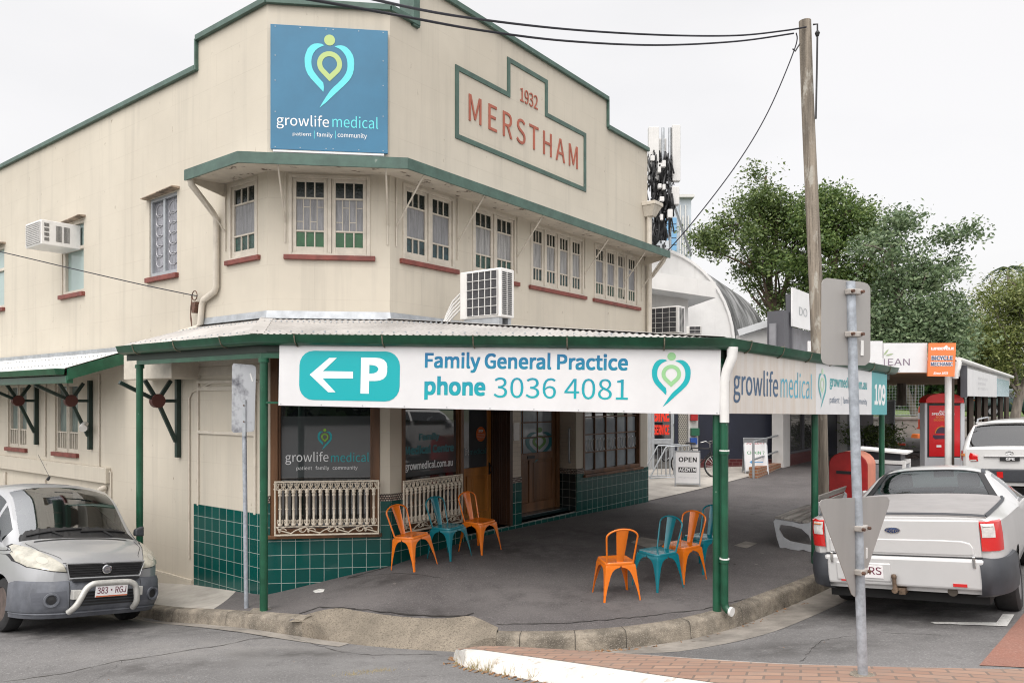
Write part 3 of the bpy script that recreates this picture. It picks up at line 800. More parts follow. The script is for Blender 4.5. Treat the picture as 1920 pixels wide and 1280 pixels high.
def plain_window(T, W, kind):
    u0, u1, z0, z1, dep = W; f = MB(T); p = MB(T)
    fm = M_WHITE
    if kind == 'slider':
        um = (u0 + u1) / 2 - .02
        f.box(u0, u0 + .05, .02, dep, z0, z1); f.box(u1 - .04, u1, .02, dep, z0, z1); f.box(u0 + .05, u1 - .04, .021, dep, z1 - .05, z1); f.box(u0 + .05, u1 - .04, .021, dep, z0, z0 + .07)
        f.box(um - .03, um + .03, .03, dep, z0 + .07, z1 - .05)
        p.poly([(u0, .075, z0), (u1, .075, z0), (u1, .075, z1), (u0, .075, z1)])
        w = link('window', f, M_ALU, shop, bevel=.003, bseg=1); link('pane', p, M_CURT, w)
        sw = MB(T)                                        # printed swirls on the curtain behind the glass
        for k in range(6):
            for a, b in ((u0 + .05, um - .03), (um + .03, u1 - .04)):
                zc = z0 + .2 + k * (z1 - z0 - .3) / 6; wd = b - a
                pts = [(a + wd * (.55 + .42 * math.cos(t)), .07, zc + .13 * math.sin(t) + .02 * t) for t in np.linspace(1.2, 5.2, 12)]
                sw.tube(pts, .007, 4)
                sw.tube([(b - wd * .12 * (1 + math.cos(t)), .07, zc - .10 + .05 * math.sin(t)) for t in np.linspace(3, 7.5, 8)], .005, 4)
        link('curtain_pattern', sw, M_SWIRL, w)
    elif kind == 'unit':
        f.box(u0, u0 + .10, .02, dep, z0, z1); f.box(u1 - .03, u1, .02, dep, z0, z1); f.box(u0 + .1, u1 - .03, .021, dep, z1 - .05, z1); f.box(u0 + .1, u1 - .03, .021, dep, z0, z0 + .06)
        f.box(u0 + .1, u1 - .03, .025, dep, z0 + .80, z0 + .86)
        p.poly([(u0, .075, z0), (u1, .075, z0), (u1, .075, z1), (u0, .075, z1)])
        w = link('window', f, M_TRIMC, shop, bevel=.003, bseg=1); link('pane', p, mat('milky green glass', (.33, .42, .40), .12), w)
    else:                                                # barred casement of the left ground floor
        um = (u0 + u1) / 2
        for a, b in ((u0, um - .02), (um + .02, u1)):
            f.box(a, a + .04, .03, dep, z0, z1); f.box(b - .04, b, .03, dep, z0, z1); f.box(a + .04, b - .04, .031, dep, z0, z0 + .07); f.box(a + .04, b - .04, .031, dep, z1 - .06, z1)
            f.box(a + .04, b - .04, .04, dep, z0 + .36, z0 + .385)
            for k in range(1, 4): x = a + .04 + (b - a - .08) * k / 4; f.box(x - .01, x + .01, .04, dep, z0 + .07, z0 + .36)
        p.poly([(u0, .085, z0), (u1, .085, z0), (u1, .085, z1), (u0, .085, z1)])
        w = link('window', f, M_TRIMC, shop, bevel=.003, bseg=1); link('pane', p, kind, w)
    s = MB(T); s.box(u0 - .05, u1 + .05, -.06, .03, z0 - .08, z0 - .003); link('sill', s, M_SILL, w, bevel=.006)
    if kind in ('slider', 'unit'):
        h = MB(T); h.hexa([(u0 - .08, -.11, z1 + .0), (u1 + .08, -.13, z1 + .03), (u1 + .08, 0, z1 + .02), (u0 - .08, 0, z1)], [(u0 - .08, -.11, z1 + .012), (u1 + .08, -.13, z1 + .045), (u1 + .08, 0, z1 + .06), (u0 - .08, 0, z1 + .045)])
        link('hood', h, M_RUST, w)
plain_window(TL, WL1, 'slider'); plain_window(TL, WL2, 'unit'); plain_window(TL, WL3, 'unit')
M_LGL = mat('curtained glass', (.16, .20, .19), .12, .3, 5, (2, 2, .5))
plain_window(TL, GL1, M_LGL); plain_window(TL, GL2, M_LGL)

# window hood running round the corner above the upper windows ----------------
def mitre(pl, d):
    """offset a plan polyline to its right by d with true corners"""
    out = []
    for i, p in enumerate(pl):
        P = Vector(p[:2]); n = []
        for a, b in ((i - 1, i), (i, i + 1)):
            if 0 <= a and b < len(pl):
                v = Vector(pl[b][:2]) - Vector(pl[a][:2]); v.normalize(); n.append(Vector((v.y, -v.x)))
        m = n[0] if len(n) == 1 else (n[0] + n[1]) / (1 + n[0].dot(n[1]))
        out.append((P.x + m.x * d, P.y + m.y * d))
    return out
def sweep(pl, prof, zs=None):
    """profile of (out, z) carried along a plan line"""
    lines = [mitre(pl, d) for d, _ in prof]
    g = MB(); zs = zs or [0] * len(pl)
    g.grid([[(*lines[j][i], prof[j][1] + zs[i]) for j in range(len(prof))] for i in range(len(pl))])
    return g
uHL, uHR = U(TL, 345, -.61), U(TR, 1257, -.61)
hoodL = tuple((TL @ Vector((uHL, 0, 0))).xy); hoodR = tuple((TR @ Vector((uHR, 0, 0))).xy)
pl = [hoodL, C1, C2, hoodR]
g = sweep(pl, [(0, 5.66), (.60, 5.475), (.60, 5.46), (.02, 5.46)])
hd = link('window_hood', g, M_METAL, shop)
g = sweep(pl, [(.585, 5.335), (.61, 5.335), (.61, 5.48), (.57, 5.49), (.57, 5.345), (.585, 5.335)])
link('fascia', g, M_GTRIM, hd)
for T, u in ((TL, uHL + .02), (TR, uHR - .02)):
    g = MB(T); g.hexa([(u - .012, -.565, 5.345), (u + .012, -.565, 5.345), (u + .012, 0, 5.23), (u - .012, 0, 5.23)], [(u - .012, -.565, 5.37), (u + .012, -.565, 5.37), (u + .012, 0, 5.42), (u - .012, 0, 5.42)]); link('end_board', g, M_SOFF, hd)
g = sweep(pl, [(.0, 5.42), (.575, 5.372), (.575, 5.38), (0, 5.43)]); link('soffit', g, M_SOFF, hd)
def strut(T, u):
    g = MB(T); g.cyl((u, -.015, 4.72), (u, -.56, 5.37), .012, n=6); g.cyl((u, -.015, 4.45), (u, -.015, 5.4), .010, n=6)
    link('strut', g, M_TRIMC, hd)
for T, xs in ((TL, (424,)), (TC, (535, 727)), (TR, (857, 969, 1100 - 4, 1168))):
    for x in xs: strut(T, U(T, x))
strut(TR, U(TR, 1202)); strut(TR, U(TR, 742))

# downpipes ---------------------------------------------------------------
def dp(T, pts, r=.045):
    g = MB(T); g.tube(pts, r, 10); link('downpipe', g, M_TRIMC, shop, smooth=50); return g
u1 = U(TL, 412); u2 = U(TL, 384)
dp(TL, [(uHL + .06, -.55, 5.36), (uHL + .07, -.54, 5.28), (u1 - .02, -.10, 5.02), (u1, -.055, 4.94), (u1, -.055, 3.95), (u1 - .04, -.055, 3.88), (u2 + .06, -.055, 3.78), (u2 + .01, -.055, 3.70), (u2 - .02, -.06, 3.42), (u2 - .04, -.08, 3.38), (u2 - .3, -.22, 3.30)])
ur = uE - .07
dp(TR, [(ur, -.08, 3.1), (ur, -.08, 6.35)], .06)
dp(TR, [(uHR - .03, -.50, 5.36), (uHR - .05, -.48, 5.28), (ur + .05, -.14, 5.02), (ur, -.09, 4.96)], .04)
g = MB(TR); g.hexa([(ur - .09, -.2, 6.30), (ur + .09, -.2, 6.30), (ur + .09, 0, 6.30), (ur - .09, 0, 6.30)], [(ur - .18, -.3, 6.52), (ur + .18, -.3, 6.52), (ur + .18, 0, 6.52), (ur - .18, 0, 6.52)]); g.box(ur - .2, ur + .2, -.32, 0, 6.52, 6.60)
link('rain_head', g, M_TRIMC, shop, bevel=.01)
# conduits on the left wall
g = MB(TL); a = U(TL, 188)
g.cyl((a, -.02, 1.08), (a, -.02, 2.75), .015, n=6); g.cyl((a, -.02, 1.08), (U(TL, 210), -.02, 1.06), .015, n=6); g.cyl((U(TL, 210), -.02, 1.06), (U(TL, 210), -.02, -1), .015, n=6)
b = U(TL, 87); g.cyl((b, -.02, 1.2), (b, -.02, 2.7), .015, n=6); g.cyl((b, -.02, .1), (b, -.02, .75), .03, n=6)
c = U(TL, 357); g.cyl((c, -.02, -.1), (c, -.02, 2.35), .014, n=6); c2 = U(TL, 372); g.tube([(c, -.02, 2.33), (c + .08, -.02, 2.42), (c + .6, -.02, 2.55), (-.05, -.02, 2.56)], .013, 6)
g.cyl((U(TL, 12), -.02, .1), (U(TL, 12), -.02, .78), .035, n=6)
link('conduit', g, M_TRIMC, shop, smooth=50)
g = MB(TL); x = U(TL, 200)
g.tube([(x + .02, -.03, .78), (x + .02, -.10, .76), (x - .08, -.11, .70), (x - .1, -.11, .45), (x - .2, -.11, .33), (x - .3, -.09, .36), (x - .3, -.02, .45)], .05, 8)
link('waste_pipe', g, M_TRIMC, shop, smooth=50)
g = MB(TL); g.box(-16, U(TL, 208), -.09, 0, .86, 1.13); link('wall_band', g, M_WALL, shop, bevel=.01, uv=TL)
g = MB(TL); g.box(U(TL, 282), U(TL, 362), -.03, -.0, -.9, -.42); link('plinth', g, M_WALL, shop, uv=TL)
# blind panelled doorway left of the corner, green tiles under it
u0, u9 = U(TL, 372), U(TL, 482)
g = MB(TL)
for a, b, c, d in ((u0, u0 + .035, .72, 2.55), (u9 - .05, u9, .72, 2.55)): g.box(a, b, -.03, 0, c, d)
g.box(u0 + .035, u9 - .05, -.029, 0, 2.44, 2.5); g.box(u0 + .035, u9 - .05, -.029, 0, 1.80, 1.85); g.box(u0, u9, -.045, 0, 2.55, 2.59)
link('blind_panel', g, M_TRIMC, shop, bevel=.006)
g = MB(TL); g.box(U(TL, 366), -.0, -.025, 0, -1.3, .74); t = link('tile_dado', g, M_TILE, shop, uv=TL)
g = MB(TC); g.box(-.025, CW + .01, -.025, 0, -1.2, .455); g.box(GC[1], CW + .012, -.025, 0, .455, .905); g.box(-.02, GC[0], -.0245, 0, .455, .90)
link('tile_dado', g, M_TILE, shop, uv=TC)
g = MB(TC); g.box(GC[1], CW + .014, -.028, 0, .905, 1.0); g.box(-.02, GC[0], -.028, 0, .90, 1.0); link('tile_border', g, M_BORD, shop, uv=TC)
g = MB(TR); g.box(.0, GR1[0], -.025, 0, .455, .905); g.box(.0, D1[0], -.025, 0, -1, .455)
g.box(D1[0], D2[1], -.025, -.001, -1, .19); g.box(D1[1], D2[0], -.024, -.0, .19, .905); g.box(D2[1], uE + .0, -.025, 0, -1, .87 - .03); g.box(D2[1], GR2[0] - .0, -.0245, 0, .84, .905)
link('tile_dado', g, M_TILE, shop, uv=TR)
for a, b in ((0, GR1[0]), (D1[1], D2[0]), (D2[1], GR2[0])): g = MB(TR); g.box(a, b, -.028, 0, .905, 1.0); link('tile_border', g, M_BORD, shop, uv=TR)
g = MB(TR); g.box(D1[1] + .003, D2[0] - .003, -.012, 0, 1.0, 2.95); link('tile_facing', g, M_TILEC, shop, uv=TR)
# reveals of the two door recesses
g = MB(TR); x = D2[1]; g.poly([(x - .004, 0, .2), (x - .004, .42, .2), (x - .004, .42, .9), (x - .004, 0, .9)]); link('tile_dado', g, brick_mat('black glazed tile', (.012, .020, .020), (.28, .28, .26), .15, .15, .003, .12), shop, uv=TR)
g = MB(TR); g.poly([(x - .004, 0, .9), (x - .004, .42, .9), (x - .004, .42, 1.0), (x - .004, 0, 1.0)]); link('tile_border', g, M_BORD, shop, uv=TR)
g = MB(TR); g.poly([(x - .004, 0, 1.0), (x - .004, .42, 1.0), (x - .004, .42, 2.95), (x - .004, 0, 2.95)]); link('tile_facing', g, M_TILEC, shop, uv=TR)
g = MB(TR); x = D1[1]
for k in range(9): g.box(x - .03, x - .003, .012 + k * .05, .05 + k * .05, .2, 2.95)
g.box(x - .02, x - .002, .0, .46, .2, 2.95); g.box(x - .05, x + .03, -.03, .011, .2, 2.95)
link('door_jamb', g, M_WOODD, shop, bevel=.004, bseg=1)
g = MB(TR); g.box(D1[0], D1[1], -.002, .5, -.2, .2); g.box(D2[0], D2[1], -.002, .5, -.2, .2); g.box(D2[0] + .06, D2[1], .16, .5, .2, .27)
link('door_step', g, mat('dark glazed step', (.012, .025, .026), .2), shop, bevel=.008)

def door(T, u0, u1, z0, z1, y, split, m, glassm, bars):
    g = MB(T); fr = .09
    g.box(u0, u0 + fr, y, y + .045, z0, z1); g.box(u1 - fr, u1, y, y + .045, z0, z1); g.box(u0 + fr, u1 - fr, y + .001, y + .045, z0, z0 + .17)
    g.box(u0 + fr, u1 - fr, y + .001, y + .045, split - .13, split); g.box(u0 + fr, u1 - fr, y + .001, y + .045, z1 - .1, z1)
    um = (u0 + u1) / 2; g.box(um - .045, um + .045, y + .002, y + .045, z0 + .17, split - .13)
    for a, b in ((u0 + fr, um - .045), (um + .045, u1 - fr)):
        g.box(a, b, y + .022, y + .04, z0 + .17, split - .13); g.box(a + .05, b - .05, y + .012, y + .04, z0 + .22, split - .18)
    if bars:
        for k in (1, 2): x = u0 + fr + (u1 - u0 - 2 * fr) * k / 3; g.box(x - .012, x + .012, y + .008, y + .04, split, z1 - .1)
        for k in (1, 2, 3): z = split + (z1 - .1 - split) * k / 4; g.box(u0 + fr, u1 - fr, y + .009, y + .04, z - .012, z + .012)
    d = link('door', g, m, shop, bevel=.005, bseg=1)
    p = MB(T); p.poly([(u0 + fr, y + .025, split), (u1 - fr, y + .025, split), (u1 - fr, y + .025, z1 - .1), (u0 + fr, y + .025, z1 - .1)]); link('pane', p, glassm, d)
    return d
d1 = door(TR, D1[0] + .02, D1[1] - .02, .26, 2.5, .40, 1.18, M_WOODL, M_FROST, False)
g = MB(TR); x = D1[1] - .075; g.box(x - .018, x + .018, .385, .398, 1.04, 1.24); g.tube([(x, .385, 1.20), (x, .34, 1.18), (x, .335, 1.10), (x, .385, 1.06)], .010, 6); link('handle', g, M_BLACK, d1)
d2 = door(TR, D2[0] + .01, D2[1] - .17, .27, 2.55, .36, 1.34, M_WOOD, M_PALE, True)
g = MB(TR); um = (D2[0] + D2[1] - .16) / 2; g.box(um - .11, um + .11, .352, .362, 1.235, 1.29); link('letter_slot', g, M_BLACK, d2)
g = MB(TR); g.box(D2[1] - .155, D2[1] - .06, .33, .42, .27, 2.95); link('door_jamb', g, M_WOOD, shop, bevel=.004)
g = MB(TR); x = D2[1] - .05; g.tube([(x + .04, .12, 1.12), (x, .12, 1.12), (x - .005, .12, 1.16), (x - .005, .12, 1.72), (x, .12, 1.76), (x + .04, .12, 1.76)], .018, 8); link('grab_handle', g, M_METAL, shop, smooth=60)
g = MB(TR); a, b = U(TR, 958.5), U(TR, 973.5); g.box(a + .03, b - .03, -.03, -.012, 1.62, 1.92); link('notice_box', g, M_WHITE, shop, bevel=.004)
# shop windows
def shop_window(T, W, nx, nz, zsplit, gm, frame_w=.09):
    u0, u1, z0, z1, dep = W; g = MB(T); y = .03
    g.box(u0, u0 + frame_w, -.012, dep, z0, z1); g.box(u1 - frame_w, u1, -.012, dep, z0, z1); g.box(u0 + frame_w, u1 - frame_w, -.011, dep, z0, z0 + .07); g.box(u0 + frame_w, u1 - frame_w, -.011, dep, z1 - .1, z1)
    g.box(u0 + frame_w, u0 + frame_w + .03, .02, dep, z0 + .07, z1 - .1); g.box(u1 - frame_w - .03, u1 - frame_w, .02, dep, z0 + .07, z1 - .1)
    iw, ih = u1 - u0 - 2 * frame_w, z1 - z0 - .17
    for k in range(1, nx): x = u0 + frame_w + iw * k / nx; g.box(x - .013, x + .013, .03, dep, z0 + .07, z1 - .1)
    for k in range(1, nz): z = z0 + .07 + .345 * k; g.box(u0 + frame_w, u1 - frame_w, .031, dep, z - .012, z + .012)
    w = link('shop_window', g, M_WOOD, shop, bevel=.004, bseg=1)
    p = MB(T); p.poly([(u0, .07, z0), (u1, .07, z0), (u1, .07, z1), (u0, .07, z1)]); link('pane', p, gm, w)
    s = MB(T); s.box(u0 - .03, u1 + .03, -.08, .02, z0 - .05, z0 - .002); link('sill', s, M_WOOD, w, bevel=.006)
    return w
wc = shop_window(TC, GC, 1, 1, 0, M_SHOP, .10)
wr = shop_window(TR, GR1, 1, 1, 0, M_SHOP, .07)
wg = shop_window(TR, GR2, 5, 6, 0, M_SHOP, .07)
# films and lettering stuck on the glass
def film(T, px0, px1, z0, z1, y, m, parent):
    g = MB(T); a, b = U(T, px0, y), U(T, px1, y); g.poly([(a, y, z0), (b, y, z0), (b, y, z1), (a, y, z1)]); return link('window_film', g, m, parent, recalc=False)
film(TC, 524, 704, 1.24, 2.08, .066, M_FROST, wc); film(TR, 757, 857, 1.2, 2.0, .066, M_FROST, wr); film(TR, 1097, 1197, .95, 1.95, .066, M_PALE, wg)
M_TW = mat('white vinyl', (.70, .71, .72), .4); M_TT = mat('teal vinyl', (.005, .33, .37), .4); M_TG = mat('lime vinyl', (.22, .46, .03), .4); M_TDT = mat('deep teal vinyl', (.005, .13, .15), .3)
def tbox(T, y, px0, px1, top, bot):
    (a, zt), (b, _) = hit(T, px0, top, y), hit(T, px1, top, y); return (a, b, hit(T, px0, bot, y)[1], zt)
text('growlife', TC, tbox(TC, .062, 535, 616, 847, 871), M_TW, wc, .062, -.008); text('medical', TC, tbox(TC, .062, 620.5, 692, 848, 866), M_TT, wc, .062, -.004)
text('patient   family   community', TC, tbox(TC, .062, 556, 670.5, 873.5, 882.5), M_TW, wc, .062, .0)
logo(TC, tbox(TC, .062, 595.5, 622.5, 803, 843), M_TT, M_TG, wc, .062)
text('Family', TR, tbox(TR, .062, 786, 824, 812, 829), M_TDT, wr, .062, .02); text('Medical Centre', TR, tbox(TR, .062, 759, 851, 836, 853), M_TDT, wr, .062, .02)
text('growmedical.com.au', TR, tbox(TR, .062, 759.5, 849, 867, 886), M_TW, wr, .062, .01)
logo(TR, tbox(TR, .38, 985.5, 1036, 802, 870), M_TDT, mat('green vinyl', (.06, .20, .02), .3), d2, .38)
g = MB(TR); y = .415; c = U(TR, 901.5, y); zc = hit(TR, 901.5, 813.5, y)[1]; r = .125; g.poly([(c + r * math.cos(t), y, zc + r * math.sin(t)) for t in np.linspace(0, 2 * math.pi, 24, endpoint=False)]); link('door_sticker', g, mat('orange vinyl', (.62, .13, .02), .5), d1)
text('STOP', TR, (c - .06, c + .06, zc + .03, zc + .075), M_TW, d1, y - .003, .02)
for k, wd in enumerate((.09, .1, .09, .07)): text('nnnnnnnnnnnn', TR, (c - wd, c + wd, zc - .005 - k * .026, zc + .008 - k * .026), M_TW, d1, y - .003)
text('life', TR, tbox(TR, .418, 872, 879.5, 840, 853), M_TW, d1, .418); text('medical', TR, tbox(TR, .418, 881, 911, 841, 852), M_TDT, d1, .418)
g = MB(TR)                                            # row of small white drops along the grid window
for k in range(15):
    x = U(TR, 1099 + k * 6.7, .062); zc = hit(TR, 1150, 828, .062)[1]
    pts = [(x + .055 * math.cos(t), .062, zc + (.09 * math.sin(t) if math.sin(t) > 0 else .14 * math.sin(t))) for t in np.linspace(0, 2 * math.pi, 14, endpoint=False)]
    g.tube(pts, .010, 4, closed=True)
link('window_pattern', g, M_TW, wg)
# raised name panel
ua, ub, uc, ud = U(TR, 853), U(TR, 950.5), U(TR, 1026), U(TR, 1098); zb_, zm_, zt_ = hit(TR, 853, 259)[1], hit(TR, 853, 121)[1], hit(TR, 951, 107)[1]
g = MB(TR); w = .075
outl = [(ua, zb_), (ud, zb_), (ud, zm_), (uc, zm_), (uc, zt_), (ub, zt_), (ub, zm_), (ua, zm_)]
inn = [(ua + w, zb_ + w), (ud - w, zb_ + w), (ud - w, zm_ - w), (uc - w, zm_ - w), (uc - w, zt_ - w), (ub + w, zt_ - w), (ub + w, zm_ - w), (ua + w, zm_ - w)]
for i in range(8):
    j = (i + 1) % 8; q4 = [outl[i], outl[j], inn[j], inn[i]]; g.ext(q4, -.018, .0)
link('name_panel_moulding', g.weld(), M_GTRIM, shop)
text('MERSTHAM', TR, (U(TR, 878.5), U(TR, 1082.5), 6.67, 7.10), M_LETRED, shop, -.003, 0, .012, name='raised_lettering', sp=1.12)
text('1932', TR, (U(TR, 975), U(TR, 1007.5), 7.40, 7.64), M_LETRED, shop, -.003, 0, .012, name='raised_lettering')
# apron flashing where the verandah roof meets the walls
pl = [tuple((TL @ Vector((U(TL, 378), 0, 0))).xy), C1, C2, tuple((TR @ Vector((uE, 0, 0))).xy)]
g = sweep(pl, [(.004, 3.52), (.012, 3.52), (.03, 3.42), (.12, 3.405)]); link('flashing', g, M_METAL, shop)
# under the verandah: boxed bulkhead and weatherboards
g = MB(TL); g.box(U(TL, 285), U(TL, 376), -.45, -.0, 2.62, 3.0); link('bulkhead', g, M_TRIMC, shop, bevel=.008)
g = MB(TL)
for k in range(3): g.hexa([(U(TL, 376), -.035, 2.66 + k * .14), (-.0, -.035, 2.66 + k * .14), (-.0, 0, 2.66 + k * .14), (U(TL, 376), 0, 2.66 + k * .14)], [(U(TL, 376), -.012, 2.79 + k * .14), (-.0, -.012, 2.79 + k * .14), (-.0, 0, 2.79 + k * .14), (U(TL, 376), 0, 2.79 + k * .14)])
g.cyl((U(TL, 376), -.09, 3.0), (-.1, -.09, 3.0), .045, n=8)
link('weatherboards', g, M_TRIMC, shop)

# iron lace panels screwed over the two shop windows
def lace(T, u0, u1, z0, z1, y, n, label):
    t = thing('iron_lace_panel', label, 'iron panel', T @ Matrix.Translation((u0, y, z0)))
    W, H = u1 - u0, z1 - z0; f = MB()
    f.box(0, W, 0, .022, 0, .022); f.box(0, W, 0, .022, H - .022, H); f.box(0, .02, 0, .022, .022, H - .022); f.box(W - .02, W, 0, .022, .022, H - .022)
    f.box(.02, W - .02, .003, .019, H * .155, H * .155 + .014); f.box(.02, W - .02, .003, .019, H * .835, H * .835 + .012)
    link('frame', f, M_LACE, t, bevel=.003, bseg=1)
    base = None; p = (W - .06) / n
    for i in range(n):
        x = .03 + p * (i + .5)
        if base is None:
            b = MB(); hz = H * .68; zb = H * .155 + .014
            b.lathe([(.020, 0), (.032, .02), (.016, .05), (.025, .075), (.016, .09), (.0165, hz * .45), (.023, hz * .455), (.023, hz * .475), (.0165, hz * .48), (.0165, hz * .8), (.026, hz * .82), (.026, hz * .84), (.017, hz * .87), (.029, hz * .9), (.029, hz * .92), (.016, hz)], 7)
            for s in (-1, 1):
                b.tube([(s * .004, 0, hz * .93), (s * .02, 0, hz * .965), (s * (p / 2), 0, hz * .995)], .007, 4)
                b.tube([(s * .012, 0, .02), (s * .032, 0, .04), (s * .034, 0, .08), (s * .022, 0, .09)], .006, 4)
            base = link('baluster', b, M_LACE, t, smooth=50); base.location = (x, .011, zb)
        else:
            c = base.copy(); C.objects.link(c); c.parent = t; c.location = (x, .011, H * .155 + .014)
    fr = MB(); z = H * .845; hh = H * .12
    for i in range(n + 1):
        x = .03 + p * i; r = hh * .33
        fr.tube([(x + r * math.cos(a), .011, z + hh * .62 + r * math.sin(a)) for a in np.linspace(0, 2 * math.pi, 9)[:-1]], .006, 4, closed=True)
        fr.tube([(x - p * .42, .011, z + hh * .95), (x, .011, z + hh * .2), (x + p * .42, .011, z + hh * .95)], .0065, 4)
        fr.tube([(x - p * .45, .011, z + .0), (x - p * .2, .011, z + hh * .35), (x, .011, z + hh * .05), (x + p * .2, .011, z + hh * .35), (x + p * .45, .011, z)], .0055, 4)
        fr.cyl((x, .011, z), (x, .011, z + hh), .006, n=4)
    link('frieze', fr, M_LACE, t)
    sc = MB(); hz = H * .13; k = max(5, n // 2)
    for i in range(k):
        x = .03 + (W - .06) * (i + .5) / k; s = 1 if i % 2 else -1; r = hz * .36; zc = .022 + hz * .5
        sc.tube([(x + s * a * .012 + r * (1 - a / 14) * math.cos(a), .011, zc + r * (1 - a / 14) * math.sin(a)) for a in np.linspace(0, 7.5, 16)], .0075, 4)
        sc.tube([(x - (W / k) * .5, .011, .03 if s > 0 else .022 + hz), (x - W / k * .2, .011, zc), (x + (W / k) * .5, .011, .022 + hz if s > 0 else .03)], .0085, 4)
    link('scrollwork', sc, M_LACE, t)
M_LACE = mat('cream painted iron', (.60, .53, .43), .5, .15, 20)
lace(TC, U(TC, 514, -.14), U(TC, 711, -.14), hit(TC, 514, 1005, -.14)[1], hit(TC, 514, 902, -.14)[1], -.14, 15, 'cream iron lace panel with scrolled foot under the left shop window, facing the corner')
lace(TR, U(TR, 757, -.12), U(TR, 868, -.12), hit(TR, 757, 1000, -.12)[1], hit(TR, 757, 901, -.12)[1], -.12, 14, 'cream iron lace panel behind the orange and teal chairs beside the honey timber door')

# star brackets of the left side awning, then that awning itself
g = MB(TL)
sa = thing('side_awning', 'low white corrugated side awning with green gutter on maroon hubbed brackets', 'awning', TL @ Vector((U(TL, 250), 0, 2.7)), world=True)
ue = U(TL, 240)
def corr(T, u0, u1, yA, zA, yB, zB, step=.0127, amp=.009):
    g = MB(T); us = np.arange(u0, u1 + step / 2, step)
    g.grid([[(u, yA + (yB - yA) * t, zA + (zB - zA) * t + amp * math.cos(2 * math.pi * u / .076)) for t in (0, .5, 1)] for u in us]); return g
M_IRON = mat('weathered corrugated iron', (.47, .45, .43), .5, .25, 1.3, (1, 1, 1), metal=.15, detail=7)
M_IRONW = mat('pale corrugated iron', (.66, .655, .64), .5, .1, 2)
link('roof_sheet', corr(TL, -15, ue, -.02, 3.13, -.98, 2.80), M_IRONW, sa, smooth=60)
g = MB(TL)
for y, z in ((-.3, 3.045), (-.75, 2.89)):
    for u in np.arange(-12, ue, .152): g.lathe([(.012, .0), (.012, .012)], 6, o=(u, y, z))
link('roof_screws', g, M_ALU, sa)['kind'] = 'stuff'
g = MB(TL); g.hexa([(-15, -1.10, 2.70), (ue - .02, -1.10, 2.70), (ue - .02, -.98, 2.70), (-15, -.98, 2.70)], [(-15, -1.13, 2.80), (ue - .02, -1.13, 2.80), (ue - .02, -.97, 2.80), (-15, -.97, 2.80)])
gu = link('gutter', g, M_GREEN, sa, bevel=.01)
g = MB(TL); g.box(-15, ue, -.96, -.86, 2.57, 2.69); link('beam', g, M_GREEN, sa, bevel=.005)
g = MB(TL); g.hexa([(ue, -.95, 2.62), (ue + .04, -.95, 2.62), (ue + .04, -.0, 2.93), (ue, -.0, 2.93)], [(ue, -.95, 2.80), (ue + .04, -.95, 2.80), (ue + .04, 0, 3.12), (ue, 0, 3.12)]); link('barge_board', g, M_GREEN, sa)
g = MB(TL); g.poly([(-15, -.05, 2.92), (ue, -.05, 2.92), (ue, -.9, 2.68), (-15, -.9, 2.68)]); link('lining', g, M_TRIMC, sa)
g = MB(TL); g.box(-15, ue + .05, -.05, 0, 3.12, 3.20); link('flashing', g, M_METAL, sa)
def bracket(u):
    g = MB(TL); hx, hz = -.36, 2.29
    g.bar((u, -.04, 1.42), (u, -.04, 2.65), .07, .07); g.bar((u, -.07, 1.66), (u, hx, hz), .05, .055); g.bar((u, -.07, hz), (u, hx, hz), .05, .05)
    for p in ((-.15, 2.6), (-.55, 2.6), (-.92, 2.56)): g.bar((u, hx, hz), (u, p[0], p[1]), .05, .055)
    b = link('bracket', g, M_DKGREEN, sa, bevel=.004, bseg=1)
    g = MB(TL); g.cyl((u - .045, hx, hz), (u + .045, hx, hz), .105, n=20); link('hub', g, M_HUB, b, smooth=40)
for px in (338, 173, 72): bracket(U(TL, px))
bracket(U(TL, 72) - 2.4)
g = MB(TL); u = U(TL, 173); g.tube([(u, -.08, 1.88), (u + .02, -.14, 1.87), (u + .1, -.2, 1.83), (u + .16, -.22, 1.80)], [.03, .05, .06, .065], 10)
setp(link('flood_lamp', g, M_WHITE, smooth=50), 'small white flood lamp fixed on the second star bracket of the side awning', 'lamp')
# ------------------------------------------------------------------ posted verandah round the corner
va = thing('verandah', 'corrugated iron street verandah on bottle green posts round the corner shop', 'verandah', (-2.95, 8.9, -.2), world=True)
L0, L1, R1, EE = (-5.37, 10.8), (-2.95, 8.9), (2.24, 8.18), (6.52, 13.15)
plP = [L0, L1, R1, EE]; zP = [3.07, 3.06, 2.955, 2.86]          # gutter top height over each corner
def ext_line(p, q, d): v = Vector((q[0] - p[0], q[1] - p[1])).normalized(); return (q[0] + v.x * d, q[1] + v.y * d)
plG = [ext_line(L1, L0, .28), L1, R1, ext_line(R1, EE, .18)]
gz = [z - 3.0 for z in zP]
plGm = mitre(plG, .16)
g = sweep(plG, [(.06, 2.995), (.06, 2.90), (.10, 2.885), (.15, 2.895), (.19, 2.93), (.205, 2.985), (.22, 3.005), (.21, 3.008), (.19, 2.985), (.175, 2.935), (.145, 2.91), (.10, 2.90), (.075, 2.91), (.075, 2.995), (.06, 2.995)], gz)
gut = link('gutter', g, M_GREEN, va, smooth=50)
g = MB()
def along(pl, zz, step):
    for (a, b), (za, zb) in zip(zip(pl, pl[1:]), zip(zz, zz[1:])):
        n = max(1, int(math.hypot(b[0] - a[0], b[1] - a[1]) / step))
        for i in range(n): t = (i + .45) / n; yield P2(a, b, t), za + (zb - za) * t, Vector((b[0] - a[0], b[1] - a[1])).normalized()
M_STRAP = mat('rust streaked strap', (.16, .14, .10), .7, .5, 20)
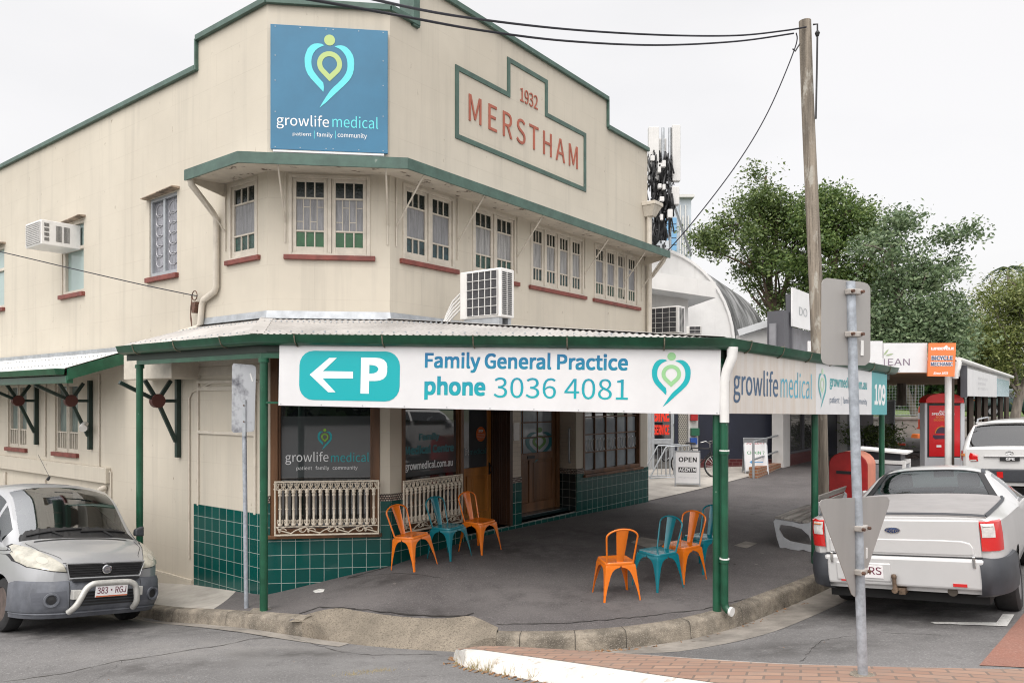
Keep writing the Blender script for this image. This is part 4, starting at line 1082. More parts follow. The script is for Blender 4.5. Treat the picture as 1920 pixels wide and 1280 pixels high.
for p, z, d in along(plG, gz, .95):
    g = MB(); T = frame((p[0], p[1]), d, z); g.tube([(0, -.062, 3.01), (0, -.215, 3.012), (0, -.208, 2.97), (0, -.19, 2.92), (0, -.15, 2.885), (0, -.1, 2.876)], .008, 5, T=T)
    link('gutter_strap', g, M_STRAP, gut)
g = sweep(plP, [(.045, 2.74), (.045, 2.895), (-.045, 2.895), (-.045, 2.74), (.045, 2.74)], gz); link('beam', g, M_GREEN, va, bevel=.004)
g = sweep(plG, [(.055, 2.80), (.055, 2.93), (.03, 2.93)], gz); link('fascia', g, mat('dark fascia', (.018, .03, .022), .6), va)
def post(x, y, ztop, r=.047):
    zb = foot_z(x, y); g = MB(); g.cyl((x, y, zb - .05), (x, y, ztop), r, n=16); g.lathe([(r + .016, ztop - .05), (r + .016, ztop)], 16, o=(x, y, 0))
    p = link('post', g, M_GREEN, va, smooth=40); return p
post(*L0, 2.81); post(*L1, 2.80); post(*R1, 2.70)
q1 = P2(R1, EE, .47); q2 = P2(R1, EE, .985); post(*q1, 2.65); post(*q2, 2.62)
g = MB(); zb = foot_z(*L1); g.box(L1[0] - .16, L1[0] + .12, L1[1] - .10, L1[1] + .1, zb - .1, zb + .006); link('post_footing', g, M_KERB, va)

# corrugated roof in three hipped sheets
zW = 3.415
def roof_sheet(quad_, zq, name='roof_sheet'):
    """corrugated sheet over the plan quad gutter A, gutter B, wall B, wall A"""
    Q = [Vector(p) for p in quad_]; d = (Q[1] - Q[0]).normalized(); nrm = Vector((-d.y, d.x)); g = MB(); rows = []
    ss_ = [(p - Q[0]).dot(d) for p in Q]
    for s in np.arange(min(ss_) + .003, max(ss_), .0127):
        hits = []
        for i in range(4):
            a, b = Q[i], Q[(i + 1) % 4]; sa_, sb_ = ss_[i], ss_[(i + 1) % 4]
            if (sa_ - s) * (sb_ - s) <= 0 and abs(sa_ - sb_) > 1e-6:
                k = (s - sa_) / (sb_ - sa_); hits.append(((a + (b - a) * k - Q[0]).dot(nrm), zq[i] + (zq[(i + 1) % 4] - zq[i]) * k))
        if len(hits) < 2: continue
        (t0, z0), (t1, z1) = min(hits), max(hits); amp = .009 * math.cos(2 * math.pi * s / .076); p = Q[0] + d * s
        rows.append([(*(p + nrm * (t0 + (t1 - t0) * t)), z0 + (z1 - z0) * t + amp) for t in (0, .33, .66, 1)])
    g.grid(rows); return link(name, g, M_IRON, va, smooth=60)
mG = mitre(plG, .13); zG = [z + gz_ for z, gz_ in zip([3.015] * 4, gz)]
wl0 = tuple((TL @ Vector((U(TL, 372), 0, 0))).xy)
roof_sheet((mG[0], mG[1], C1, wl0), (zG[0], zG[1], zW, zW))
roof_sheet((mG[1], mG[2], C2, C1), (zG[1], zG[2], zW, zW))
roof_sheet((mG[2], mG[3], (3.05, 16.55), C2), (zG[2], zG[3], zW, zW))
g = MB()
for a, b, z in ((mG[1], C1, zG[1]), (mG[2], C2, zG[2])): g.bar((*a, z + .008), (*b, zW + .012), .17, .006)
link('hip_capping', g, M_IRON, va, bevel=.006)
g = MB()                                                   # screws along the sheets near gutter and ridge
for (a, b), (za, zb_), (c, dd) in zip(zip(mG, mG[1:]), zip(zG, zG[1:]), ((wl0, C1), (C1, C2), (C2, (2.98, 16.48)))):
    n = int(math.hypot(b[0] - a[0], b[1] - a[1]) / .152)
    for t in (.12, .75):
        for i in range(n + 1):
            s = i / n; p = P2(P2(a, b, s), P2(c, dd, s), t); z = (za + (zb_ - za) * s) * (1 - t) + zW * t
            g.lathe([(.011, 0), (.011, .018)], 6, o=(p[0], p[1], z))
link('roof_screws', g, M_ALU, va)['kind'] = 'stuff'
# lining boards and rafters under the roof
M_LIN = mat('brown unpainted lining', (.16, .12, .085), .8, .4, 3)
g = MB()
A = mitre(plP, 0)
for (a, b), (c, dd), (za, zb_) in zip(zip(A, A[1:]), ((wl0, C1), (C1, C2), (C2, (2.98, 16.48))), zip(gz, gz[1:])):
    g.grid([[(*P2(P2(a, b, s), P2(c, dd, s), t), (2.91 + za + (zb_ - za) * s) * (1 - t) + 3.30 * t) for t in (0, .5, 1)] for s in np.linspace(0, 1, 8)])
link('lining', g, M_LIN, va)
# corner downpipe: white above, green below, with a white outlet shoe
px_, py_ = R1[0] + .052, R1[1] - .10; zb = foot_z(px_, py_)
g = MB(); g.tube([(px_ + .075, py_ - .04, 2.87), (px_ + .07, py_ - .04, 2.76), (px_ + .02, py_ - .02, 2.62), (px_, py_, 2.5), (px_, py_, 2.06)], [.06, .055, .052, .05, .05], 14)
d = link('downpipe', g, M_WHITE, va, smooth=50)
g = MB(); g.tube([(px_, py_, 2.07), (px_, py_, 1.30), (px_, py_, zb + .12), (px_ + .008, py_ - .008, zb + .075), (px_ + .03, py_ - .03, zb + .045), (px_ + .05, py_ - .05, zb + .04)], .041, 14)
for z in (1.72, .55): g.lathe([(.052, z), (.052, z + .035)], 14, o=(px_, py_, 0))
link('lower_pipe', g, M_GREEN, d, smooth=50)
g = MB(); g.cyl((px_ + .048, py_ - .048, zb + .04), (px_ + .066, py_ - .068, zb + .038), .05, n=14); link('outlet', g, M_WHITE, d, smooth=50)
g = MB()
for z in (1.75, .585): g.lathe([(.053, z), (.053, z + .014)], 14, o=(px_, py_, 0))
link('pipe_clip', g, M_WHITE, d)

# ------------------------------------------------------------------ signs on the building and verandah
M_LIN0 = mat('added dark sign sheet', (.06, .055, .05), .8)
M_SIGNB = mat('faded blue sign panel', (.028, .150, .262), .35, .10, 1.5)
M_CY = mat('pale cyan sign paint', (.115, .62, .66), .4); M_OL = mat('olive green sign paint', (.40, .52, .19), .4); M_SW = mat('white sign paint', (.80, .80, .80), .4)
sg = thing('wall_sign', 'square blue clinic sign with heart shaped emblem on the splayed corner wall', 'sign', TC @ Vector((.8, -.05, 5.7)), world=True)
ys = -.075
u0, u1 = U(TC, 507, ys), U(TC, 727, ys); z1_, z0_ = hit(TC, 507, 45, ys)[1], hit(TC, 507, 279, ys)[1]
g = MB(TC); g.box(u0, u1, ys, -.03, z0_, z1_); link('panel', g, M_SIGNB, sg, bevel=.003)
g = MB(TC); g.box(u0 + .03, u1 - .05, ys + .01, -.0, z0_ - .03, z0_ - .002); link('bottom_rail', g, M_WHITE, sg)
g = MB(TC)
for a in (.04, .25, .47, .53, .75, .96):
    for z in (z0_ + .03, z1_ - .03): g.cyl((u0 + (u1 - u0) * a, ys - .004, z), (u0 + (u1 - u0) * a, ys, z), .007, n=6)
for a in (.04, .96):
    for z in (.3, .55, .75): g.cyl((u0 + (u1 - u0) * a, ys - .004, z0_ + (z1_ - z0_) * z), (u0 + (u1 - u0) * a, ys, z0_ + (z1_ - z0_) * z), .007, n=6)
link('screws', g, M_ALU, sg)
q2_ = lambda X, Y: (480 + X * .21875, 20 + Y * .21875)
yy = ys - .004
def zbox(T, y, x0, x1, t, b):
    (p0, t0), (p1, b0) = q2_(x0, t), q2_(x1, b); return tbox(T, y, p0, p1, t0, b0)
logo(TC, zbox(TC, yy, 416, 843, 195, 828), M_CY, M_OL, sg, yy)
text('growlife', TC, zbox(TC, yy, 177, 626, 884, 1010), M_SW, sg, yy, -.004); text('medical', TC, zbox(TC, yy, 655, 1047, 897, 999), M_CY, sg, yy, -.010)
text('patient', TC, zbox(TC, yy, 315, 474, 1040, 1078), M_SW, sg, yy, -.004); text('family', TC, zbox(TC, yy, 520, 657, 1042, 1090), M_SW, sg, yy, -.004); text('community', TC, zbox(TC, yy, 700, 950, 1044, 1096), M_SW, sg, yy, -.004)
for x in (498, 679):
    g = MB(TC); b = zbox(TC, yy, x, x + 4, 1030, 1098); g.poly([(b[0], yy, b[2]), (b[1], yy, b[2]), (b[1], yy, b[3]), (b[0], yy, b[3])])
    link('divider', g, M_CY, sg)

# long front sign under the gutter
dv = Vector((R1[0] - L1[0], R1[1] - L1[1])).normalized(); no = Vector((dv.y, -dv.x)) * .10
TS = frame((L1[0] + no.x, L1[1] + no.y, 2.242), (dv.x, dv.y, -.0190))
M_SIGNW = mat('white sign panel', (.66, .655, .66), .4, .05, 2)
M_TEAL = mat('teal sign paint', (.000, .355, .385), .4)
M_GRAD = mat('blue to teal sign paint', (.01, .2, .35), .4)
n_, l_ = M_GRAD.node_tree.nodes, M_GRAD.node_tree.links               # the print itself fades from blue at the top to teal below
gp = n_.new('ShaderNodeNewGeometry'); sx = n_.new('ShaderNodeSeparateXYZ'); l_.new(gp.outputs['Position'], sx.inputs[0])
rr = n_.new('ShaderNodeMapRange'); rr.inputs[1].default_value = 2.30; rr.inputs[2].default_value = 2.86; l_.new(sx.outputs[2], rr.inputs[0])
rc = n_.new('ShaderNodeValToRGB'); rc.color_ramp.elements[0].color = (.0, .36, .39, 1); rc.color_ramp.elements[1].color = (.006, .12, .30, 1); l_.new(rr.outputs[0], rc.inputs[0]); l_.new(rc.outputs[0], n_['Principled BSDF'].inputs['Base Color'])
M_LGRN = mat('soft green sign paint', (.27, .52, .25), .4)
fs = thing('front_sign', 'long white sign with arrow and parking letter under the front gutter', 'sign', TS @ Vector((2.6, 0, 0)), world=True)
u0, u1 = U(TS, 522), U(TS, 1350); zt = .735
g = MB(TS); g.box(u0, u1, 0, .03, 0, zt); link('panel', g, M_SIGNW, fs, bevel=.003)
g = MB(TS); g.box(u0 + .01, u1 - .01, .031, .045, .01, zt - .01); link('backing', g, M_LIN0, fs)  # dark sheet added to darken the panel's mirror image in the shop glass
g = MB(TS); g.poly([(x, -.003, z) for x, z in rrect(*tbox(TS, -.003, 562, 750.5, 657, 749), .17)]); link('arrow_plate', g, M_TEAL, fs, recalc=False)
q5 = lambda X, Y: hit(TS, 480 + X * .4061, 620 + Y * .4061, -.006)
g = MB(TS); a = [q5(*p) for p in ((248, 202), (338, 125), (373, 125), (309, 186), (448, 188), (448, 220), (307, 219), (367, 283), (333, 283))]; g.poly([(x, -.006, z) for x, z in a]); g.bm.normal_update(); bmesh.ops.triangulate(g.bm, faces=g.bm.faces[:]); link('arrow', g, M_SW, fs)
text('P', TS, tbox(TS, -.006, 677, 726.5, 670, 737.5), M_SW, fs, -.006, .016)
text('Family General Practice', TS, tbox(TS, -.003, 797, 1178, 659, 697.5), M_GRAD, fs, -.003, .011)
text('phone', TS, tbox(TS, -.003, 796, 910.5, 704.5, 749), M_GRAD, fs, -.003, .014)
text('3036 4081', TS, tbox(TS, -.003, 926, 1178, 707, 745), M_GRAD, fs, -.003, -.012)
logo(TS, tbox(TS, -.003, 1223, 1296, 660, 762), M_TEAL, M_LGRN, fs, -.003)
g = MB(TS)
for k in range(11):
    for z in (.02, zt - .02): g.cyl((u0 + .03 + (u1 - u0 - .06) * k / 10, -.004, z), (u0 + .03 + (u1 - u0 - .06) * k / 10, 0, z), .007, n=6)
link('screws', g, M_ALU, fs)
g = MB(TS); g.box(u0 - .18, u0 + .1, .045, .07, .02, .045); g.box(u0 - .18, u0 + .1, .045, .07, zt - .12, zt - .095); link('sign_rail', g, M_GREEN, fs)

# street side sign, weathered on its near half
dv = Vector((EE[0] - R1[0], EE[1] - R1[1])).normalized(); no = Vector((dv.y, -dv.x)) * .12
TRS = frame((R1[0] + no.x, R1[1] + no.y, 2.155), (dv.x, dv.y, -.017))
ss = thing('side_sign', 'weathered cream and white clinic sign with teal number end on the street side', 'sign', TRS @ Vector((3, 0, 0)), world=True)
zt = .70
ua, ub, uc, ud = U(TRS, 1368), U(TRS, 1530), U(TRS, 1634.5), U(TRS, 1663)
M_OLDS = mat('weathered sign panel', (.60, .56, .52), .5, .10, 1.2)
mixcol(M_OLDS, mul(M_OLDS, noise_fac(M_OLDS, 1.6, .45, .75, (5, 5, .25), 6), .75), (.50, .40, .30))
M_TEAL2 = mat('faded teal panel', (.07, .34, .36), .4, .1, 2)
for a, b, m in ((ua, ub - .002, M_OLDS), (ub, uc - .002, M_SIGNW), (uc, ud, M_TEAL2)):
    g = MB(TRS); g.box(a, b, 0, .03, 0, zt); link('panel', g, m, ss, bevel=.003)
M_SLATE = mat('slate blue sign paint', (.06, .115, .20), .5, .2, 6); M_SKY = mat('sky blue sign paint', (.10, .38, .50), .5, .2, 6)
text('growlife', TRS, tbox(TRS, -.003, 1376, 1459.5, 687, 755), M_SLATE, ss, -.003, .004); text('medical', TRS, tbox(TRS, -.003, 1464, 1523, 694, 745), M_SKY, ss, -.003, .0)
logo(TRS, tbox(TRS, -.003, 1534.5, 1550, 689, 766), M_TEAL2, mat('pale green sign paint', (.45, .62, .42), .4), ss, -.003)
text('growmedical.com.au', TRS, tbox(TRS, -.003, 1556, 1626, 703, 730), M_TEAL2, ss, -.003, .012)
text('patient  |  family  |  community', TRS, tbox(TRS, -.003, 1556, 1626, 742, 759), M_SLATE, ss, -.003, -.01)
text('109', TRS, tbox(TRS, -.003, 1640, 1660.5, 719, 759), M_SW, ss, -.003, .012)

# ------------------------------------------------------------------ air conditioners
M_ACW = mat('white powder coat', (.70, .685, .66), .45, .08, 4); M_GRILL = mat('dark fan grille', (.045, .045, .05), .6, .4, 30)
def outdoor_unit(M, w, h, d, label, nx=5, nz=5, legs=True):
    """outdoor unit: front towards local -y"""
    t = thing('air_conditioner', label, 'air conditioner', M)
    g = MB(); g.box(0, w, 0, d, 0, h); link('casing', g, M_ACW, t, bevel=.015)
    fx0, fx1, fz0, fz1 = w * .20, w * .94, h * .05, h * .95
    g = MB(); g.box(fx0, fx1, -.012, -.001, fz0, fz1); link('fan_recess', g, M_GRILL, t)
    g = MB()
    for k in range(nx + 1): x = fx0 + (fx1 - fx0) * k / nx; g.box(x - .0035, x + .0035, -.026, -.013, fz0, fz1)
    for k in range(nz + 1): z = fz0 + (fz1 - fz0) * k / nz; g.box(fx0, fx1, -.030, -.0262, z - .0035, z + .0035)
    link('grille', g, M_ACW, t)
    g = MB()
    for k in range(22):
        z = h * .06 + h * .88 * k / 22
        for a, b in ((.12, .42), (.50, .80)): g.box(w + .001, w + .006, d * a, d * b, z, z + h * .88 / 22 * .55)
    link('side_louvre', g, M_BLACK, t)
    if legs:
        g = MB(); g.box(.06, w - .04, .02, .09, -.12, -.003); g.box(.06, w - .04, d - .09, d - .02, -.12, -.003); link('stand', g, M_METAL, t)
    return t
# first unit: on the verandah roof against the long wall
q = at(862, 600, 10.35)
Mu = frame((q.x, q.y, q.z), aL)
outdoor_unit(Mu, .72, .655, .30, 'white air conditioner with hoses standing on the verandah roof', 5, 5)
g = MB(Mu)
for k in range(5):
    z = .40 - k * .055
    g.tube([(.0, .12, z), (-.06, .10, z - .01), (-.18, .06, z - .12), (-.26 - k * .012, .02 - k * .01, z - .30), (-.33 - k * .02, -.02 - k * .01, -.12)], .014, 6)
setp(link('hose_bundle', g, M_WHITE, smooth=60), 'white pipes drooping from the air conditioner onto the verandah roof', 'pipes')
# window unit poking out of the left wall
t = thing('air_conditioner', 'boxy white window air conditioner sticking out of the left upper wall', 'air conditioner', TL @ Matrix.Translation((U(TL, 118) - .03, -.62, 5.07)))
g = MB(); w, h, d = .70, .44, .66; g.box(0, w, 0, d, 0, h); link('casing', g, M_WHITE, t, bevel=.012)
g = MB(); g.box(.05, w - .04, -.008, -.001, .04, h - .04); link('fan_recess', g, M_GRILL, t)
g = MB()
for k in range(17): x = .05 + (w - .09) * k / 16; g.box(x - .005, x + .005, -.014, -.0085, .04, h - .04)
for k in range(12): z = .04 + (h - .08) * k / 11; g.box(.05, w - .04, -.018, -.0145, z - .004, z + .004)
link('fins', g, M_ACW, t)
g = MB()
for k in range(4):
    for j in range(5): g.box(w + .001, w + .005, .05, .13, .07 + k * .085 + j * .013, .076 + k * .085 + j * .013)
for a, b in ((.24, .34), (.37, .47)):
    for j in range(16): g.box(w + .001, w + .005, a, b, .08 + j * .018, .088 + j * .018)
link('side_louvre', g, M_BLACK, t)
# ------------------------------------------------------------------ vehicles
from mathutils.bvhtree import BVHTree
def paint(name, col, metal=.5, rough=.32, coat=.6): 
    m = mat(name, col, rough, .04, 2, metal=metal, coat=coat); return m
M_SILVER = paint('silver car paint', (.39, .395, .405), .4, .34)
M_SILV2 = paint('pale silver car paint', (.56, .555, .55), .25, .34)
M_WHITEP = paint('white car paint', (.62, .615, .605), 0, .3)
M_GREENP = paint('dark green car paint', (.012, .05, .045), .3, .25)
M_PLAST = mat('faded grey plastic', (.105, .112, .13), .6, .25, 5, bump=.2, bscale=200)
mixcol(M_PLAST, mul(M_PLAST, noise_fac(M_PLAST, 4, .5, .75, (1, 1, .4), 6), .5), (.19, .195, .21))
M_PLASTD = mat('dark bumper plastic', (.035, .038, .045), .5, .2, 5)
M_TYRE = mat('tyre rubber', (.018, .018, .019), .85, .3, 20)
M_RIM = mat('alloy rim', (.33, .33, .34), .35, metal=.7)
M_STEELR = mat('rusty steel rim', (.09, .065, .055), .6, .4, 12)
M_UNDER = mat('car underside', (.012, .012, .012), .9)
M_SEAM = mat('panel gap', (.02, .02, .022), .8)
M_CHROME = mat('chrome', (.62, .62, .62), .12, metal=1.0)
M_REDL = mat('red lamp lens', (.52, .012, .012), .12, coat=1)
M_ORL = mat('amber lamp lens', (.60, .19, .03), .15, coat=1)
M_CLRL = mat('clear lamp lens', (.60, .58, .56), .12, .25, 14, coat=1)
M_YELL = mat('yellowed headlamp lens', (.40, .38, .315), .2, .3, 7, coat=.8)
M_PLATE = mat('number plate', (.68, .66, .66), .45)
M_MAR = mat('maroon plate lettering', (.13, .02, .045), .5)
M_BULL = mat('alloy bull bar', (.52, .51, .48), .38, .15, 10, metal=.35)
M_SEAT = mat('dark seat fabric', (.03, .032, .035), .9)
M_DASH = mat('grey dashboard', (.10, .12, .125), .7)
M_TON = mat('grey vinyl tonneau', (.30, .285, .28), .55, .12, 3, bump=.2, bscale=8)
def car_glass(name, tint, clear):
    m = bpy.data.materials.new(name); m.use_nodes = True; n, l = m.node_tree.nodes, m.node_tree.links; n.clear()
    o = n.new('ShaderNodeOutputMaterial'); a = n.new('ShaderNodeBsdfTransparent'); a.inputs[0].default_value = (*tint, 1)
    g = n.new('ShaderNodeBsdfGlossy'); g.inputs['Roughness'].default_value = .02; g.inputs[0].default_value = (.95, .97, 1, 1)
    f = n.new('ShaderNodeFresnel'); f.inputs[0].default_value = 1.55
    mr = n.new('ShaderNodeMapRange'); mr.inputs[1].default_value = 0; mr.inputs[2].default_value = 1; mr.inputs[3].default_value = clear; mr.inputs[4].default_value = 1
    l.new(f.outputs[0], mr.inputs[0])
    x = n.new('ShaderNodeMixShader'); l.new(mr.outputs[0], x.inputs[0]); l.new(a.outputs[0], x.inputs[1]); l.new(g.outputs[0], x.inputs[2]); l.new(x.outputs[0], o.inputs[0]); return m
M_CG = car_glass('green tinted car glass', (.80, .90, .85), .05)
M_CGD = car_glass('dark tinted car glass', (.22, .24, .25), .04)

def road_place(x, y, h, wb, tr, back=0.0):
    """vehicle matrix (x forward, y left, z up), origin at (x, y), resting on the road; axle midpoints back behind the origin"""
    f = Vector((h[0], h[1])).normalized(); l = Vector((-f.y, f.x)); p = Vector((x, y))
    a = p - f * back; b = a - f * wb
    zz = lambda q: road_z(q.x, q.y)
    zL, zR, zB = zz(a + l * tr / 2), zz(a - l * tr / 2), (zz(b + l * tr / 2) + zz(b - l * tr / 2)) / 2
    X = Vector((f.x, f.y, ((zL + zR) / 2 - zB) / wb)).normalized(); Y = Vector((l.x, l.y, (zL - zR) / tr)); Y = (Y - X * Y.dot(X)).normalized(); Z = X.cross(Y)
    z0 = (zL + zR) / 2 + X.z * back
    return Matrix(((X.x, Y.x, Z.x, x), (X.y, Y.y, Z.y, y), (X.z, Y.z, Z.z, z0), (0, 0, 0, 1)))

def sm(xs, ys):
    """smooth (monotone cubic) curve through keys"""
    xs, ys = np.array(xs, float), np.array(ys, float); h = np.diff(xs); d = np.diff(ys) / h; m = np.zeros(len(xs))
    m[0], m[-1] = d[0], d[-1]
    for i in range(1, len(xs) - 1):
        if d[i - 1] * d[i] > 0: w1, w2 = 2 * h[i] + h[i - 1], h[i] + 2 * h[i - 1]; m[i] = (w1 + w2) / (w1 / d[i - 1] + w2 / d[i])
    def f(x):
        i = int(min(max(np.searchsorted(xs, x) - 1, 0), len(h) - 1)); t = min(max((x - xs[i]) / h[i], 0), 1); H = h[i]
        return float(ys[i] * (2 * t**3 - 3 * t**2 + 1) + H * m[i] * (t**3 - 2 * t**2 + t) + ys[i + 1] * (-2 * t**3 + 3 * t**2) + H * m[i + 1] * (t**3 - t**2))
    return f

class Shell:
    """car body lofted from curves along its length; v: 0 sill, 1 belt, 2 roof edge, 3 centre line"""
    def __init__(s, k, axles, wr, sill, kw=1.0, bulge=.05, crown=2.2):
        s.k = {n: sm(*v) for n, v in k.items()}; s.axles, s.wr, s.sill, s.kw, s.bulge, s.crown = axles, wr, sill, kw, bulge, crown
    def pt(s, x, v):
        k = s.k; w = k['w'](x) * s.kw; zb = k['zb'](x); zs = s.sill
        for a in s.axles:
            d = abs(x - a); ra = s.wr + .055
            if d < ra: zs = max(zs, s.wr - .01 + math.sqrt(ra * ra - d * d))
        zs = min(zs, zb - .04)
        if v <= 1: 
            z = zs + (zb - zs) * v; q = (z - s.sill) / max(zb - s.sill, .01)
            return Vector((x, w * (1 - s.bulge * (2 * (q - .62)) ** 2 * (1 if q < .62 else .55)), z))
        y1 = w * (1 - s.bulge * .32); wr_ = k['wr'](x) * s.kw; zr = k['zr'](x)
        if v <= 2:
            t = v - 1; return Vector((x, y1 + (wr_ - y1) * t + .035 * math.sin(math.pi * t) * min(1, abs(zr - zb) * 2), zb + (zr - zb) * t))
        t = v - 2; zt = k['zt'](x); return Vector((x, wr_ * (1 - t), zr + (zt - zr) * (1 - (1 - t) ** s.crown)))
    def xs(s, x0, x1, step=.05, extra=()):
        out = set(np.round(np.arange(x0, x1 + 1e-6, step), 4)) | set(extra) | {x0, x1}
        for a in s.axles: out |= {round(a + (s.wr + .055) * c, 4) for c in (-1, -.98, -.93, -.8, -.6, -.3, .3, .6, .8, .93, .98, 1)}
        return sorted(o for o in out if x0 <= o <= x1)
    VS = [0, .1, .25, .42, .6, .78, .92, 1.0, 1.08, 1.25, 1.5, 1.75, 1.92, 2.0, 2.06, 2.14, 2.3, 2.5, 2.75, 3.0]
    def build(s, x0, x1, glass, capA=True, capB=True, step=.05, extra=()):
        """glass: {name: (xa, xb, va, vb)}; returns body mesh builder and {name: builder}"""
        vs = sorted(set(s.VS) | {v for g in glass.values() for v in g[2:]}); xs = s.xs(x0, x1, step, tuple(extra) + tuple(x for g in glass.values() for x in g[:2]))
        body = MB(); parts = {n: MB() for n in glass}
        P = [[s.pt(x, v) for v in vs] for x in xs]
        def quad(mb, q): 
            vv = [mb.v(p) for p in q]; mb.face(vv)
        for i in range(len(xs) - 1):
            for j in range(len(vs) - 1):
                xm, vm = (xs[i] + xs[i + 1]) / 2, (vs[j] + vs[j + 1]) / 2
                q = [P[i][j], P[i + 1][j], P[i + 1][j + 1], P[i][j + 1]]
                tgt = body
                for n, (a, b, c, d) in glass.items():
                    if a < xm < b and c < vm < d: tgt = parts[n]
                quad(tgt, q[::-1]); quad(tgt, [Vector((p.x, -p.y, p.z)) for p in q])
        for cap_, i in ((capA, 0), (capB, len(xs) - 1)):
            if cap_:
                ring = P[i]
                for j in range(len(vs) - 1):
                    a, b = ring[j], ring[j + 1]; quad(body, [a, b, Vector((b.x, -b.y, b.z)), Vector((a.x, -a.y, a.z))])
        body.weld(.0008); [p.weld(.0008) for p in parts.values()]
        s.tree = BVHTree.FromBMesh(body.bm)
        return body, parts
    def decal(s, poly, axis, off=.006, thick=0.0, cuts=.05, name=None):
        """a flat outline pressed onto the body along axis ('x-': seen from the front, 'x+': from the rear, 'y-','y+': sides, 'z')"""
        g = MB(); f = g.face([g.v((p[0], p[1], 0)) for p in poly]); g.bm.normal_update(); bmesh.ops.triangulate(g.bm, faces=g.bm.faces[:])
        for _ in range(5):
            es = [e for e in g.bm.edges if e.calc_length() > cuts]
            if not es: break
            bmesh.ops.subdivide_edges(g.bm, edges=es, cuts=1); bmesh.ops.triangulate(g.bm, faces=[f for f in g.bm.faces if len(f.verts) > 3])
        for v in g.bm.verts:
            a, b = v.co.x, v.co.y
            o, d = {'x-': (Vector((9, a, b)), Vector((-1, 0, 0))), 'x+': (Vector((-9, a, b)), Vector((1, 0, 0))), 'y-': (Vector((a, 9, b)), Vector((0, -1, 0))), 'y+': (Vector((a, -9, b)), Vector((0, 1, 0))), 'z': (Vector((a, b, 9)), Vector((0, 0, -1)))}[axis]
            h = s.tree.ray_cast(o, d)
            if h[0] is None:
                h = s.tree.find_nearest(Vector((s.mid if hasattr(s, 'mid') else 0, a, b)) if axis[0] == 'x' else o); 
            nn = h[1] if h[1].dot(-d) > 0 else -h[1]
            v.co = h[0] + nn * off
        if thick:
            bmesh.ops.recalc_face_normals(g.bm, faces=g.bm.faces[:]); bmesh.ops.solidify(g.bm, geom=g.bm.faces[:], thickness=thick)
        return g

def wheel(t, x, y, r, w, rim, style='alloy', n=5):
    s = 1 if y > 0 else -1; T = Matrix.Translation((x, y, r)) @ Matrix.Rotation(R(-90 * s), 4, 'X')
    g = MB(T); k = w / 2
    g.lathe([(r * .62, -k), (r * .86, -k), (r * .97, -k * .8), (r, -k * .5), (r, k * .5), (r * .97, k * .8), (r * .86, k), (r * .64, k), (r * .62, k * .85)], 36)
    ty = link('wheel', g, M_TYRE, t, smooth=40)
    g = MB(T)
    if style == 'steel':
        g.lathe([(r * .63, k * .92), (r * .58, k * .6), (r * .5, k * .55), (r * .3, k * .75), (r * .16, k * .7), (r * .12, k * .85), (.001, k * .85)], 28)
        for i in range(10): a = 2 * math.pi * i / 10; g.lathe([(.022, k * .72), (.022, k * .80)], 8, o=(r * .38 * math.cos(a), r * .38 * math.sin(a), 0))
    else:
        g.lathe([(r * .64, k * .95), (r * .60, k * .5), (r * .5, k * .1), (.001, k * .1)], 28); g.lathe([(r * .14, k * .2), (r * .14, k * .85), (.001, k * .9)], 14)
        for i in range(n):
            a = 2 * math.pi * i / n; c, q = math.cos(a), math.sin(a)
            g.hexa([(r * .1 * c - r * .07 * q, r * .1 * q + r * .07 * c, k * .5), (r * .1 * c + r * .07 * q, r * .1 * q - r * .07 * c, k * .5), (r * .6 * c + r * .09 * q, r * .6 * q - r * .09 * c, k * .6), (r * .6 * c - r * .09 * q, r * .6 * q + r * .09 * c, k * .6)],
                   [(r * .1 * c - r * .06 * q, r * .1 * q + r * .06 * c, k * .85), (r * .1 * c + r * .06 * q, r * .1 * q - r * .06 * c, k * .85), (r * .6 * c + r * .06 * q, r * .6 * q - r * .06 * c, k * .9), (r * .6 * c - r * .06 * q, r * .6 * q + r * .06 * c, k * .9)])
    link('rim', g, rim, ty, smooth=40)

def seats(t, x, ys, z0=.45, h=.62, tilt=.16):
    for y in ys:
        g = MB(); g.hexa([(x, y - .23, z0), (x, y + .23, z0), (x + .12, y + .23, z0), (x + .12, y - .23, z0)], [(x - tilt, y - .19, z0 + h), (x - tilt, y + .19, z0 + h), (x - tilt + .09, y + .19, z0 + h), (x - tilt + .09, y - .19, z0 + h)])
        g.box(x, x + .5, y - .23, y + .23, z0 - .15, z0 + .03); g.box(x - tilt - .02, x - tilt + .08, y - .12, y + .12, z0 + h + .04, z0 + h + .22)
        link('seat', g, M_SEAT, t, bevel=.03)

# ---- silver van by the left footpath, facing the corner
VH = (.79, -.613); VX, VY = -4.89, 8.87
MV = road_place(VX, VY, VH, 3.0, 1.36, .87) @ Matrix.Diagonal((.96, .96, .96, 1))
van = thing('van', 'silver delivery van with grey bumper and alloy nudge bar parked at the left kerb', 'van', MV)
KV = dict(w=([-4.75, -4.6, -1.5, -.85, -.5, -.28, -.14, -.05, 0], [.90, .945, .95, .95, .925, .87, .80, .72, .64]),
          zb=([-4.75, -1.6, -.9, -.5, -.2, 0], [1.10, 1.08, 1.03, .93, .82, .76]),
          zr=([-4.75, -4.5, -1.9, -1.5, -.78, -.45, -.2, -.05, 0], [1.66, 1.75, 1.77, 1.66, 1.07, .985, .895, .825, .79]),
          wr=([-4.75, -1.9, -1.5, -.78, -.45, -.2, -.05, 0], [.74, .76, .74, .80, .74, .66, .58, .54]),
          zt=([-4.75, -4.5, -2.0, -1.62, -1.45, -.80, -.70, -.42, -.18, -.05, 0], [1.75, 1.84, 1.86, 1.81, 1.72, 1.145, 1.10, 1.02, .935, .86, .82]))
KW = .90
